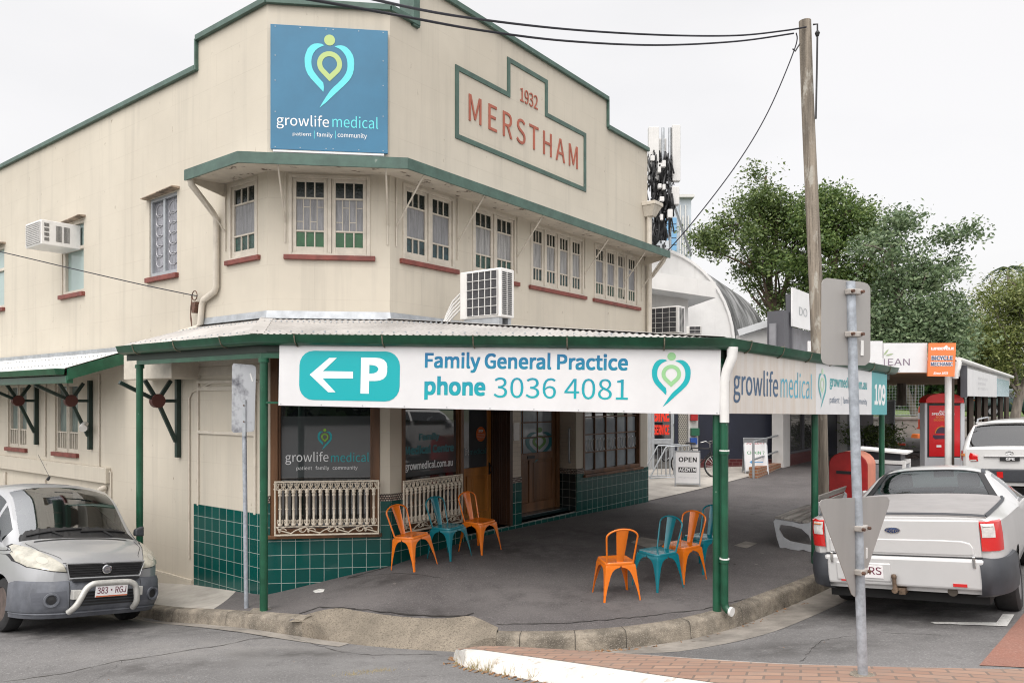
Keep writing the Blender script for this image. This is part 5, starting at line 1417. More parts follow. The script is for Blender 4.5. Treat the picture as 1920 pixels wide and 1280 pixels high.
sv = Shell(KV, (-.87, -3.87), .325, .26, KW, crown=2.6)
body, gl = sv.build(-4.75, 0, {'windscreen': (-1.58, -.80, 2.06, 3), 'side_window': (-2.45, -1.42, 1.12, 1.92), 'quarter_window': (-1.36, -1.02, 1.12, 1.92), 'rear_side_window': (-4.3, -2.6, 1.15, 1.9)}, extra=(-.01, -.025, -.08, -.11))
sv.mid = -.4
bo = link('body', body, M_SILVER, van, smooth=35)
link('windscreen', gl['windscreen'], car_glass('bright windscreen glass', (.85, .93, .89), .22), van, smooth=50)
for n, m in (('side_window', M_CG), ('quarter_window', M_CG), ('rear_side_window', M_CGD)):
    for h_ in sides(gl[n]): link(n, h_, m, van, smooth=50)
# frame for reading photo pixels off the van's front: x towards its left, y inward
TV = MV @ Matrix(((0, -1, 0, 0), (1, 0, 0, 0), (0, 0, 1, 0), (0, 0, 0, 1)))
vz = lambda X, Y, off=.05: hit(TV, X / 4, 880 + Y / 4, off)
def vpoly(pts, off=.05): return [vz(x, y, off) for x, y in pts]
hl_ = [(.46, .735), (.62, .755), (.80, .80), (.855, .86), (.868, .95), (.85, 1.02), (.80, 1.045), (.72, 1.015), (.60, .925), (.50, .82)]
for s in (-1, 1):
    pl_ = [(s * y * .965, z - .0) for y, z in hl_]
    h = link('headlight', sv.decal(pl_, 'x-', .010, .02, .035), M_YELL, van, smooth=50)
    h2 = link('lens_rim', sv.decal([(s * (.655 + (y - .655) * 1.06) * .965, .90 + (z - .90) * 1.07) for y, z in hl_], 'x-', .004, .008, .035), M_SEAM, h, smooth=50)
    pr = [(s * (.65 + .05 * math.cos(a)), .865 + .04 * math.sin(a)) for a in np.linspace(0, 2 * math.pi, 14, endpoint=False)]
    link('reflector', sv.decal(pr, 'x-', .0125, 0, .03), mat('silvered reflector', (.46, .44, .38), .3), h, smooth=50)
# bumper: a fat wrap-round band
def band(z0, z1, out, y1, n=48, x_back=-.62):
    g = MB(); rows = []
    for t in np.linspace(-1, 1, n):
        y = y1 * math.sin(t * math.pi / 2); x = out - (abs(x_back) + out) * (1 - math.cos(t * math.pi / 2)) ** 2
        rows.append([(x - .10, y * .97, z0 - .01), (x - .03, y, z0), (x + .012, y * 1.01, z0 + .06), (x + .015, y * 1.015, (z0 + z1) / 2), (x, y * 1.01, z1 - .05), (x - .03, y, z1), (x - .12, y * .96, z1 + .005)])
    g.grid(rows); return g
link('bumper', band(.27, .63, .085, .905 * KW + .02), M_PLAST, van, smooth=40)
link('bumper_lip', band(.20, .30, .06, .88 * KW + .02), M_PLAST, van, smooth=40)
def front_box(name, pts, x0, x1, m, parent=van, bevel=0):
    g = MB(); n = len(pts); A = [g.v((x0, y, z)) for y, z in pts]; B = [g.v((x1, y, z)) for y, z in pts]
    g.face(A); g.face(B)
    for i in range(n): g.face([A[i], A[(i + 1) % n], B[(i + 1) % n], B[i]])
    return link(name, g, m, parent, bevel=bevel)
gy = .50 * KW
gr = front_box('grille', [(-gy, .825), (gy, .825), (gy * .90, .665), (-gy * .90, .665)], -.05, .035, M_BLACK)
g = MB()
for k in range(5): z = .692 + k * .028; g.box(.030, .050, -gy * (.92 + k * .012), gy * (.92 + k * .012), z, z + .011)
link('slats', g, mat('black gloss plastic', (.02, .02, .022), .25), gr, bevel=.003, bseg=1)
g = MB(); g.tube([(.04, y, z) for y, z in ((-gy * 1.03, .835), (gy * 1.03, .835), (gy * .93, .655), (-gy * .93, .655))], .014, 6, closed=True); link('grille_surround', g, M_SILVER, gr)
g = MB(); T = Matrix.Translation((.052, 0, .752)) @ Matrix.Rotation(R(90), 4, 'Y'); g.lathe([(.058, 0), (.058, .012), (.047, .016), (.001, .016)], 24, T); bd = link('badge', g, M_CHROME, gr, smooth=40)
g = MB(); g.lathe([(.044, .0165), (.044, .018), (.001, .018)], 20, T); link('badge_field', g, mat('badge dark field', (.10, .10, .12), .3), bd)
g = MB()
for y, h in ((-.022, .04), (-.008, .05), (.008, .05), (.022, .04)): g.box(.0705, .073, y - .004, y + .004, .752 - h / 2, .752 + h / 2)
g.box(.0705, .073, -.026, .026, .769, .775); g.box(.0705, .0728, -.024, .024, .748, .753); link('badge_letters', g, M_CHROME, bd)
lo = front_box('lower_grille', [(-.40 * KW, .50), (.40 * KW, .50), (.38 * KW, .335), (-.38 * KW, .335)], .05, .108, M_BLACK)
g = MB()
for k in range(4): z = .352 + k * .036; g.box(.10, .116, -.385 * KW, .385 * KW, z, z + .014)
link('slats', g, M_PLASTD, lo)
front_box('upper_intake', [(-.43 * KW, .650), (.43 * KW, .650), (.43 * KW, .622), (-.43 * KW, .622)], .05, .105, M_BLACK)
for s in (-1, 1):
    y = s * .66 * KW
    T = Matrix.Translation((.035, y, .42)) @ Matrix.Rotation(R(90), 4, 'Y') @ Matrix.Rotation(R(-16 * s), 4, 'X')
    g = MB(T); g.lathe([(.085, .0), (.083, .035), (.062, .036), (.058, .012), (.001, .008)], 20); f = link('fog_lamp_pod', g, M_PLAST, van, smooth=40)
    g = MB(T); g.lathe([(.05, .013), (.05, .018), (.001, .022)], 16); link('fog_lamp', g, M_BLACK, f)
g = MB()                                                   # nudge bar
hw = .33 * KW
path = [(.12, -hw - .13, .27), (.20, -hw - .075, .36), (.22, -hw, .53), (.225, -hw + .06, .585), (.225, -hw + .14, .60), (.225, hw - .14, .60), (.225, hw - .06, .585), (.22, hw, .53), (.20, hw + .035, .36), (.12, hw + .03, .27)]
def catm(p, n=5):
    p = [Vector(q) for q in p]; o = []
    for i in range(len(p) - 1):
        a, b, c, d = p[max(i - 1, 0)], p[i], p[i + 1], p[min(i + 2, len(p) - 1)]
        for k in range(n): t = k / n; o.append(.5 * (2 * b + (c - a) * t + (2 * a - 5 * b + 4 * c - d) * t * t + (3 * b - a - 3 * c + d) * t ** 3))
    return o + [p[-1]]
g.tube(catm(path), .036, 12); nb_ = link('nudge_bar', g, M_BULL, van, smooth=60)
for a, b in ((-hw - .12, -hw - .02), (hw + .03, hw + .11)): g = MB(); g.box(.10, .19, a, b, .42, .53); link('bracket', g, M_BULL, nb_, bevel=.008)
g = MB(); g.hexa([(.225, -.19, .435), (.225, .19, .435), (.24, .19, .435), (.24, -.19, .435)], [(.225, -.19, .565), (.225, .19, .565), (.24, .19, .565), (.24, -.19, .565)]); pt_ = link('number_plate', g, M_PLATE, van, bevel=.004)
TP = Matrix(((0, -1, 0, .2415), (1, 0, 0, 0), (0, 0, 1, 0), (0, 0, 0, 1)))
text('383·RGJ', TP, (-.17, .17, .475, .552), M_MAR, pt_, -.001, .004)
g = MB(TP); g.box(-.186, .186, -.002, -.0008, .438, .452); link('plate_strip', g, mat('orange strip', (.45, .10, .03), .5), pt_)
bm_ = band(.27, .63, .085, .905 * KW + .02); bmesh.ops.recalc_face_normals(bm_.bm, faces=bm_.bm.faces[:]); tr_ = sv.tree; sv.tree = BVHTree.FromBMesh(bm_.bm)
for s in (-1, 1):                                          # pockets only darkened by flat decals; joints of the bumper
    link('bumper_pocket', sv.decal([(s * y * KW, z) for y, z in ((.47, .345), (.83, .36), (.85, .50), (.50, .52))], 'x-', .002, 0, .04), mat('darkened bumper pocket', (.075, .08, .095), .6), van, smooth=50)
    link('panel_gap', sv.decal([(s * .445 * KW, .29), (s * .455 * KW, .29), (s * .475 * KW, .62), (s * .465 * KW, .62)], 'x-', .0025, 0, .06), M_SEAM, van)
bm_.bm.free(); sv.tree = tr_
# wipers, bonnet vent, mirrors, dash, seats, wheels
g = MB(); up = lambda x, y, o: (x, y, sv.pt(x, 3 - abs(y) / (KV['wr'][1][3] * KW)).z + o)
for y0, y1_ in ((-.62, .05), (.02, .62)): g.tube([up(-.85 - .05 * abs(k), y0 + (y1_ - y0) * k, .022) for k in np.linspace(0, 1, 8)], .011, 5); g.tube([up(-.80, y0 + .40, .012), up(-.86, y0 + .30, .03)], .013, 5)
link('wiper', g, M_BLACK, van)
link('bonnet_vent', sv.decal([(-.735, -.56), (-.735, .56), (-.700, .58), (-.700, -.58)], 'z', .003, 0, .06), M_BLACK, van)
link('cowl', sv.decal([(-.86, -.70), (-.81, -.3), (-.80, 0), (-.81, .3), (-.86, .70), (-.80, .71), (-.757, .3), (-.75, 0), (-.757, -.3), (-.80, -.71)], 'z', .003, 0, .05), M_BLACK, van)
for s in (-1, 1): link('bonnet_seam', sv.decal([(-.72, s * .665), (-.42, s * .615), (-.16, s * .47), (-.10, s * .46), (-.16, s * .478), (-.42, s * .623), (-.72, s * .674)], 'z', .002, 0, .03), M_SEAM, van)
link('bonnet_seam', sv.decal([(-.47, .838), (.47, .838), (.47, .832), (-.47, .832)], 'x-', .003, 0, .05), M_SEAM, van)
for s in (-1, 1):
    g = MB(); g.hexa([(-1.12, s * .93 * KW, 1.13), (-1.03, s * .93 * KW, 1.13), (-1.03, s * (.93 * KW + .13), 1.12), (-1.12, s * (.93 * KW + .13), 1.12)], [(-1.12, s * .93 * KW, 1.22), (-1.04, s * .93 * KW, 1.22), (-1.04, s * (.93 * KW + .12), 1.27), (-1.13, s * (.93 * KW + .12), 1.27)])
    link('wing_mirror', g, M_PLASTD, van, bevel=.02)
g = MB(); g.hexa([(-1.35, -.78, .75), (-.85, -.78, .75), (-.85, .78, .75), (-1.35, .78, .75)], [(-1.35, -.72, 1.08), (-.85, -.74, 1.12), (-.85, .74, 1.12), (-1.35, .72, 1.08)]); link('dashboard', g, M_DASH, van, bevel=.04)
seats(van, -1.95, (-.42, .15, .5), .80, .62)
g = MB(); T = Matrix.Translation((-1.42, -.40, 1.15)) @ Matrix.Rotation(R(60), 4, 'Y'); g.tube([T @ Vector((.19 * math.cos(a), .19 * math.sin(a), 0)) for a in np.linspace(0, 2 * math.pi, 20, endpoint=False)], .017, 6, closed=True); link('steering_wheel', g, M_BLACK, van)
g = MB(); g.box(-1.5, -1.45, -.12, .12, 1.66, 1.73); link('rear_view_mirror', g, M_BLACK, van, bevel=.01)
g = MB(); g.box(-2.6, -2.5, -.80, .80, .5, 1.80); link('bulkhead', g, mat('van bulkhead', (.5, .48, .45), .8), van)
g = MB(); g.cyl((-2.05, 0, 1.92), (-2.0, 0, 1.955), .022, .016); g.tube([(-2.0, 0, 1.955), (-2.55, .02, 2.30)], .004, 4); link('aerial', g, M_BLACK, van)
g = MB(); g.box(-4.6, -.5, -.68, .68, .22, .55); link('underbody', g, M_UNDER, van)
for x in (-.87, -3.87):
    for s in (-1, 1): wheel(van, x, s * .80 * KW, .325, .20, M_STEELR, 'steel')

# ---- pale silver ute in the parking bay, seen from behind
UH = (.61, .7925); MU = road_place(4.05, 7.67, UH, 3.0, 1.56, -1.15 - 3.0)
MU = road_place(4.05 + .61 * 0, 7.67, UH, 3.0, 1.56, 0) if False else MU
ute = thing('ute', 'pale silver utility with grey tonneau cover and red tail lamps in the kerbside bay', 'utility', MU)
KU = dict(w=([0, .04, .14, .4, 1.1, 3.9, 4.5, 4.85, 5.05], [.80, .845, .89, .92, .935, .935, .90, .80, .62]),
          zb=([0, .2, 1.8, 2.4, 3.6, 4.2, 4.9, 5.05], [1.085, 1.09, 1.05, 1.0, .97, .92, .78, .70]),
          zr=([0, .06, 1.70, 1.92, 2.30, 2.60, 3.05, 3.85, 4.2, 4.85, 5.05], [1.115, 1.125, 1.13, 1.15, 1.375, 1.415, 1.37, 1.02, .96, .82, .72]),
          wr=([0, .06, 1.70, 1.92, 2.30, 2.6, 3.05, 3.85, 4.2, 5.05], [.745, .78, .80, .765, .61, .575, .57, .73, .72, .52]),
          zt=([0, .05, 1.74, 1.86, 2.34, 2.55, 2.75, 3.05, 3.85, 4.2, 4.85, 5.05], [1.125, 1.145, 1.165, 1.18, 1.455, 1.485, 1.49, 1.44, 1.05, .99, .86, .74]))
su = Shell(KU, (1.15, 4.15), .335, .385, 1.0, crown=3.2)
body, gl = su.build(0, 5.05, {'rear_window': (1.90, 2.36, 2.05, 3), 'windscreen': (3.08, 3.80, 2.08, 3), 'side_window': (2.42, 3.55, 1.10, 1.90)}, extra=(.01, .02))
su.mid = .3
link('body', body, M_SILV2, ute, smooth=35)
link('rear_window', gl['rear_window'], M_CG, ute, smooth=50); link('windscreen', gl['windscreen'], M_CG, ute, smooth=50); [link('side_window', h_, M_CGD, ute, smooth=50) for h_ in sides(gl['side_window'])]
link('tonneau', su.decal([(.03, -.77), (.03, .77), (1.88, .79), (1.88, -.79)], 'z', .016, .014, .12), M_TON, ute, smooth=50)
g = MB()
g.tube([(.045, y, su.pt(.05, 3 - abs(y) / .78).z + .012) for y in np.linspace(-.77, .77, 15)], .020, 6)
for s in (-1, 1): g.tube([(x, s * (su.pt(x, 2).y - .01), su.pt(x, 2).z + .014) for x in np.linspace(.05, 1.86, 12)], .018, 6)
link('tonneau_edge', g, M_PLASTD, ute, smooth=50)
win = [(-.64, 1.17), (.64, 1.17), (.50, 1.42), (.3, 1.45), (0, 1.46), (-.3, 1.45), (-.50, 1.42)]
g = MB()                                                   # black ceramic border of the rear window
P = lambda x, v, s: (lambda p: (p.x - .004, s * p.y, p.z + .004))(su.pt(x, v))
for s in (-1, 1):
    g.grid([[P(x, v, s) for v in (2.05, 2.10, 2.16)] for x in np.linspace(1.90, 2.36, 12)])
    g.grid([[P(x, v, s) for v in np.linspace(2.05, 3, 10)] for x in (2.32, 2.36)]); g.grid([[P(x, v, s) for v in np.linspace(2.05, 3, 10)] for x in (1.90, 1.925)])
link('window_border', g, M_BLACK, ute)
for s in (-1, 1):
    g = MB(); g.grid([[(lambda p: (p.x, s * p.y, p.z + .006))(su.pt(x, v)) for v in (2.02, 2.10)] for x in np.linspace(2.37, 3.06, 10)]); link('roof_strip', g, M_PLASTD, ute)
def rear_panel(name, pts, x0, x1, m, parent, bevel=0, smooth_=None):
    """outline in (y, z), between x0 (nearer the viewer behind) and x1"""
    g = MB(); n = len(pts); A = [g.v((x0 - .02, y, z)) for y, z in pts]; B = [g.v((x1, y, z)) for y, z in pts]
    g.face(A); g.face(B)
    for i in range(n): g.face([A[i], A[(i + 1) % n], B[(i + 1) % n], B[i]])
    return link(name, g, m, parent, bevel=bevel, bseg=3)
def wavy(y0, y1, z0, z1, n=9):
    return [(y, z0) for y in np.linspace(y0, y1, n)] + [(y, z1) for y in np.linspace(y1, y0, n)]
tg = rear_panel('tailgate', wavy(-.72, .72, .745, 1.105), -.012, .06, M_SILV2, ute, .012)
rear_panel('tailgate_swage', [(.68, .765), (-.60, .765)] + [(-.66, .775), (-.655, .84), (-.63, .885), (-.56, .905)] + [(y, .91) for y in np.linspace(-.4, .6, 6)] + [(.68, .905)], -.022, .05, M_SILV2, tg, .010)
rear_panel('panel_gap', wavy(-.728, .728, .730, .745), -.006, .05, M_SEAM, tg)
bu = rear_panel('bumper', wavy(-.74, .74, .43, .735), -.055, .25, M_SILV2, ute, .03)
for s in (-1, 1):
    g = MB()
    rows = []
    for a in np.linspace(0, 1, 10):
        y = .695 + .265 * math.sin(a * math.pi / 2); x = -.085 + .66 * (1 - math.cos(a * math.pi / 2)) ** 1.4
        rows.append([(x + .05, s * (y - .06), .37), (x + .012, s * y, .40), (x - .004, s * (y + .01), .52), (x, s * (y + .008), .66), (x + .03, s * (y - .01), .735), (x + .10, s * (y - .08), .75)])
    g.grid(rows); link('bumper_corner', g, M_PLASTD, ute, smooth=50)
    # tail lamp wrapping the corner
    def lamp(z0, z1, m, nm, ya, yb, par, o=0.0):
        g = MB(); rows = []
        for a in np.linspace(0, 1, 8):
            y = ya + (yb - ya) * a ** .8; e = min(1, (y - .725) / .17); x = -.028 - o + .17 * (1 - math.sqrt(max(0, 1 - e * e)))
            rows.append([(x + .03, s * (y - .012), z0), (x, s * y, z0 + .012), (x - .004, s * (y + .002), (z0 + z1) / 2), (x + .006, s * (y - .006), z1 - .012), (x + .036, s * (y - .02), z1)])
        g.grid(rows); return link(nm, g, m, par, smooth=50)
    tl = lamp(.80, 1.10, M_REDL, 'tail_lamp', .725, .895, ute); lamp(.930, 1.085, M_CLRL, 'clear_lens', .738, .845, tl, .008); lamp(1.035, 1.07, M_ORL if s > 0 else M_CLRL, 'indicator_lens', .752, .835, tl, .014)
    g = MB(); g.box(-.085, -.07, s * .52 - .06, s * .52 + .06, .465, .495); link('reflector', g, M_REDL, ute)
    g = MB(); g.box(-.092, -.03, s * .655 - .014, s * .655 + .014, .655, .765); link('tailgate_latch', g, M_CHROME, ute, bevel=.006)
g = MB(); T = Matrix.Translation((-.034, .05, 1.0)) @ Matrix.Rotation(R(-90), 4, 'Y'); g.lathe([(.05, 0), (.05, .006), (.001, .010)], 24, T @ Matrix.Diagonal((.62, 1.5, 1, 1))); b1 = link('oval_badge', g, M_CHROME, tg, smooth=40)
g = MB(T @ Matrix.Diagonal((.52, 1.38, 1.25, 1))); g.lathe([(.05, 0), (.05, .006), (.001, .010)], 24); link('badge_field', g, mat('navy badge field', (.012, .03, .10), .25), b1, smooth=40)
TB = Matrix(((0, 1, 0, -.0475), (-1, 0, 0, 0), (0, 0, 1, 0), (0, 0, 0, 1)))
text('Ford', TB, (-.105, .005, .98, 1.022), M_CHROME, b1, 0, .0, shear=.2)
for z, a, b in ((.985, .555, .625), (.955, .575, .67)): 
    g = MB(TB); g.box(a, a + .025, .025, .03, z - .009, z + .009); g.box(a + .033, a + .05, .025, .03, z - .009, z + .009); g.box(a + .058, b, .025, .03, z - .009, z + .009); link('model_letters', g, M_METAL, tg)
g = MB(); g.box(-.088, -.05, .09, .62, .475, .665); link('plate_recess', g, M_SILV2, ute, bevel=.012)
g = MB(); g.box(-.098, -.0885, .16, .54, .51, .64); pl_ = link('number_plate', g, M_PLATE, ute, bevel=.003)
TB2 = Matrix(((0, 1, 0, -.0985), (-1, 0, 0, 0), (0, 0, 1, 0), (0, 0, 0, 1)))
text('IRS', TB2, (-.325, -.175, .545, .625), M_MAR, pl_, -.001, .004)
g = MB(); g.cyl((-.0, .06, .40), (-.13, .06, .40), .03, n=8); g.cyl((-.11, .06, .39), (-.11, .06, .52), .02, n=8); g.lathe([(.012, .50), (.025, .525), (.028, .54), (.02, .56), (.001, .565)], 12, o=(-.11, .06, 0)); g.box(-.10, .1, -.03, .03, .36, .42)
link('tow_ball', g, mat('rusty steel', (.16, .11, .075), .6, .5, 20, metal=.4), ute, smooth=40)
g = MB(); g.cyl((-.01, -.44, .40), (.5, -.44, .40), .045, n=14); link('exhaust', g, mat('sooty exhaust', (.10, .085, .07), .5, metal=.5), ute, smooth=40)
seats(ute, 2.62, (-.38, .38), .62, .56)
g = MB(); T = Matrix.Translation((3.1, -.38, .98)) @ Matrix.Rotation(R(-65), 4, 'Y'); g.tube([T @ Vector((.19 * math.cos(a), .19 * math.sin(a), 0)) for a in np.linspace(0, 2 * math.pi, 20, endpoint=False)], .017, 6, closed=True); link('steering_wheel', g, M_BLACK, ute)
g = MB(); g.box(3.25, 3.30, -.12, .12, 1.30, 1.37); link('rear_view_mirror', g, M_BLACK, ute, bevel=.01)
g = MB(); g.box(3.25, 3.8, -.75, .75, .6, .96); g.box(1.86, 1.9, -.78, .78, .4, 1.15); link('dashboard', g, M_DASH, ute, bevel=.03)
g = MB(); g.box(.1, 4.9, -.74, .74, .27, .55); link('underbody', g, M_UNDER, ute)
for s in (-1, 1):
    g = MB(); g.hexa([(3.35, s * .90, .98), (3.47, s * .90, .98), (3.47, s * 1.08, 1.0), (3.35, s * 1.10, 1.0)], [(3.35, s * .90, 1.08), (3.45, s * .90, 1.08), (3.45, s * 1.07, 1.12), (3.35, s * 1.09, 1.12)]); link('wing_mirror', g, M_SILV2, ute, bevel=.02)
for x in (1.15, 4.15):
    for s in (-1, 1): wheel(ute, x, s * .80, .335, .235, M_RIM, 'alloy', 5)

# ---- white four wheel drive beyond it, and a green one on the rise
def suv(M, label, mp_, name='four_wheel_drive', detail=True):
    t = thing(name, label, 'car', M)
    K = dict(w=([0, .05, .2, .6, 3.8, 4.5, 4.85, 4.95], [.86, .92, .96, .985, .985, .94, .82, .70]),
             zb=([0, 3.4, 4.3, 4.95], [1.22, 1.20, 1.12, .95]),
             zr=([0, .05, .30, .5, 2.9, 3.2, 3.85, 4.6, 4.95], [1.25, 1.30, 1.76, 1.80, 1.78, 1.68, 1.20, 1.08, .95]),
             wr=([0, .05, .30, .6, 3.0, 3.85, 4.6, 4.95], [.83, .84, .72, .71, .68, .80, .76, .60]),
             zt=([0, .03, .34, .60, 3.0, 3.2, 3.85, 4.6, 4.95], [1.24, 1.30, 1.84, 1.90, 1.88, 1.80, 1.25, 1.14, .98]))
    s = Shell(K, (1.0, 3.85), .39, .42, 1.0, crown=3.0)
    b, gl = s.build(0, 4.95, {'rear_window': (.04, .30, 2.06, 3), 'windscreen': (3.22, 3.80, 2.08, 3), 'side_window': (.55, 1.35, 1.10, 1.88), 'door_window': (1.45, 3.25, 1.10, 1.88)})
    s.mid = .3
    link('body', b, mp_, t, smooth=35)
    for n in gl:
        for h_ in ([gl[n]] if n in ('rear_window', 'windscreen') else sides(gl[n])): link(n, h_, M_CGD, t, smooth=50)
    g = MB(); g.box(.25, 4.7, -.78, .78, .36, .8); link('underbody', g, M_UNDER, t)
    g = MB(); g.box(.5, .6, -.7, .7, .8, 1.3); link('rear_seat', g, M_SEAT, t, bevel=.03)
    for x in (1.0, 3.85):
        for q in (-1, 1): wheel(t, x, q * .84, .39, .27, M_RIM, 'alloy', 6)
    for q in (-1, 1):
        g = MB(); rows = []
        for a in np.linspace(0, 1, 8):
            y = .62 + .36 * math.sin(a * math.pi / 2); x = -.016 + .24 * (1 - math.cos(a * math.pi / 2)) * (1 if a > .3 else .6); zt_ = 1.215 - .06 * (1 - a) ** 2 - .16 * max(0, .25 - a)
            rows.append([(x + .02, q * (y - .01), .965), (x - .006, q * y, .985), (x - .01, q * (y + .002), 1.08), (x, q * (y - .004), zt_ - .015), (x + .03, q * (y - .02), zt_)])
        g.grid(rows); tl = link('tail_lamp', g, M_REDL, t, smooth=50)
        g = MB(); g.hexa([(-.03, q * .64, .985), (-.03, q * .77, .985), (.0, q * .77, .985), (.0, q * .64, .985)], [(-.03, q * .66, 1.01), (-.03, q * .77, 1.01), (.0, q * .77, 1.01), (.0, q * .66, 1.01)]); link('clear_lens', g, M_CLRL, tl)
        g = MB(); g.hexa([(.0, q * .90, 1.09), (.09, q * .975, 1.09), (.10, q * .94, 1.09), (.02, q * .88, 1.09)], [(.0, q * .90, 1.15), (.09, q * .975, 1.15), (.10, q * .94, 1.15), (.02, q * .88, 1.15)]); link('indicator_lens', g, M_ORL, tl)
        g = MB(); g.hexa([(3.05, q * .95, 1.16), (3.20, q * .95, 1.16), (3.20, q * 1.16, 1.18), (3.05, q * 1.18, 1.18)], [(3.05, q * .95, 1.34), (3.17, q * .95, 1.34), (3.17, q * 1.15, 1.36), (3.05, q * 1.17, 1.36)]); link('wing_mirror', g, M_PLASTD, t, bevel=.03)
    if detail:
        g = MB(); g.box(-.035, -.005, -.50, .50, 1.065, 1.10); link('chrome_garnish', g, M_CHROME, t, bevel=.006)
        g = MB(); g.box(-.045, -.036, -.19, .19, .985, 1.075); p = link('number_plate', g, M_BLACK, t, bevel=.003)
        T = Matrix(((0, 1, 0, -.0455), (-1, 0, 0, 0), (0, 0, 1, 0), (0, 0, 0, 1))); text('GPE', T, (-.075, .095, 1.0, 1.06), M_SW, p, -.001, .01)
        g = MB(); 
        for rx, rz, o in ((.075, .045, 0), (.03, .042, 0), (.055, .018, .018)): g.tube([(-.012 - .0, rx * math.cos(a), 1.165 + o + rz * math.sin(a)) for a in np.linspace(0, 2 * math.pi, 20, endpoint=False)], .006, 5, closed=True)
        link('ring_badge', g, M_CHROME, t)
        g = MB(); g.box(-.06, .30, -.95, .95, .50, .80); link('bumper', g, M_PLASTD, t, bevel=.03)
        g = MB(); g.box(-.068, -.061, .33, .50, .64, .70); q = link('work_lamp', g, M_CLRL, t); g = MB(); g.box(-.07, -.061, .14, .26, .60, .74); link('fog_lamp', g, M_REDL, t)
        g = MB(); g.tube([(.20, -.05, 1.42), (.16, -.55, 1.40)], .014, 6); link('wiper', g, M_BLACK, t)
        g = MB(); g.box(.25, .34, -.66, .66, 1.835, 1.87); link('spoiler', g, mp_, t, bevel=.012)
        for q in (-1, 1):
            g = MB(); g.tube([(.65, q * .66, 1.87), (.75, q * .66, 1.93), (2.8, q * .64, 1.93), (2.9, q * .64, 1.86)], .018, 6); link('roof_rail', g, M_METAL, t, smooth=60)
    return t
MS = road_place(11.36, 17.01, UH, 2.85, 1.64, -3.85)
suv(MS, 'white four wheel drive with black bumper parked ahead of the silver utility', M_WHITEP)
MW = road_place(13.4, 11.0, (.61, .7925), 2.85, 1.64, -3.85)
suv(MW, 'white car parked across the street, seen mirrored in the shop windows', M_WHITEP, 'parked_car', False)
# ------------------------------------------------------------------ metal cafe chairs
M_ORCH = mat('orange enamel', (.72, .17, .010), .25, .05, 6, coat=.4); M_TECH = mat('teal enamel', (.004, .16, .20), .25, .05, 6, coat=.4)
def make_chair(m, label, group='metal chairs on the footpath'):
    """front towards +y, origin on the ground under the seat"""
    t = thing('metal_chair', label, 'chair', (0, 0, 0), group)
    zs = .445; a = .175; b = .225
    g = MB(); out = rrect(-a, a, -a, a, .055, 4); n = len(out)
    rings = [[g.v((x * k, y * k, z)) for x, y in out] for k, z in ((.995, zs - .05), (1.03, zs - .035), (1.03, zs - .008), (1.0, zs), (.93, zs - .001), (.6, zs - .008), (.2, zs - .010))]
    for A, B in zip(rings, rings[1:]):
        for j in range(n): g.face([A[j], A[(j + 1) % n], B[(j + 1) % n], B[j]])
    g.face(rings[-1]); link('seat', g, m, t, smooth=45)
    def leg(sx, sy):
        g = MB()
        prof = [(0.0, .020), (.06, .024), (.14, .034), (.22, .050), (.29, .066), (.335, .084), (.362, .108), (.378, .138), (.384, .172)]
        for side in (0, 1):
            rows = []
            for z, wd in prof:
                k = 1 - z / zs; c = a * 1.02 + (b - a) * k
                e = min(wd, c); ch = .018
                if side == 0: pts = [(sx * (c - ch), sy * c), (sx * (c - max(e, ch + .004)), sy * (c - .001))]
                else: pts = [(sx * c, sy * (c - ch)), (sx * (c - .001), sy * (c - max(e, ch + .004)))]
                rows.append([(p[0], p[1], z) for p in pts])
            c = a * 1.02
            rows.append([(sx * (c - .018), sy * c, zs - .03), (0, sy * (c - .001), zs - .03)] if side == 0 else [(sx * c, sy * (c - .018), zs - .03), (sx * (c - .001), 0, zs - .03)])
            g.grid(rows)
        cr = []
        for z in (0, .06, .14, .22, .29, .335, .362, .378, .384, zs - .03):
            c = a * 1.02 + (b - a) * (1 - z / zs) if z < .4 else a * 1.02
            cr.append([(sx * (c - .018), sy * c, z), (sx * (c - .004), sy * (c - .004), z), (sx * c, sy * (c - .018), z)])
        g.grid(cr); g.weld(.0005); g.solid(.0035)
        return link('leg', g, m, t, smooth=40)
    for sx in (-1, 1):
        for sy in (-1, 1): leg(sx, sy)
    g = MB(); pts = []
    for s in np.linspace(-1, 1, 29):
        th = s * math.pi / 2; x = .178 * math.sin(th) if abs(s) > .0 else 0
        q = abs(s); 
        if q > .45: f = (q - .45) / .55; z = .745 - (.745 - zs + .02) * f; x = (1 if s > 0 else -1) * (.188 - .03 * f)
        else: f = q / .45; x = (1 if s > 0 else -1) * .188 * math.sin(f * math.pi / 2); z = .745 + .095 * math.cos(f * math.pi / 2)
        pts.append((x, -.155 - .10 * (z - zs) / .4 - .02 * max(0, (z - .7)), z))
    g.tube(pts, .0115, 8); link('back_hoop', g, m, t, smooth=60)
    g = MB(); rows = []
    for z in np.linspace(zs - .01, .835, 10):
        w = .042 + .036 * (z - zs) / .4; y = -.155 - .10 * (z - zs) / .4 - .02 * max(0, (z - .7))
        rows.append([(-w, y + .004, z), (-w * .8, y - .006, z), (0, y - .008, z), (w * .8, y - .006, z), (w, y + .004, z)])
    g.grid(rows); g.solid(.003); link('back_splat', g, m, t, smooth=50)
    g = MB(); 
    for s in (-1, 1): g.bar((s * .16, s * .16, .30), (-s * .0, 0, .385), .012, .003)
    link('brace', g, m, t)
    return t
chO = make_chair(M_ORCH, 'o'); chT = make_chair(M_TECH, 't'); used = {}
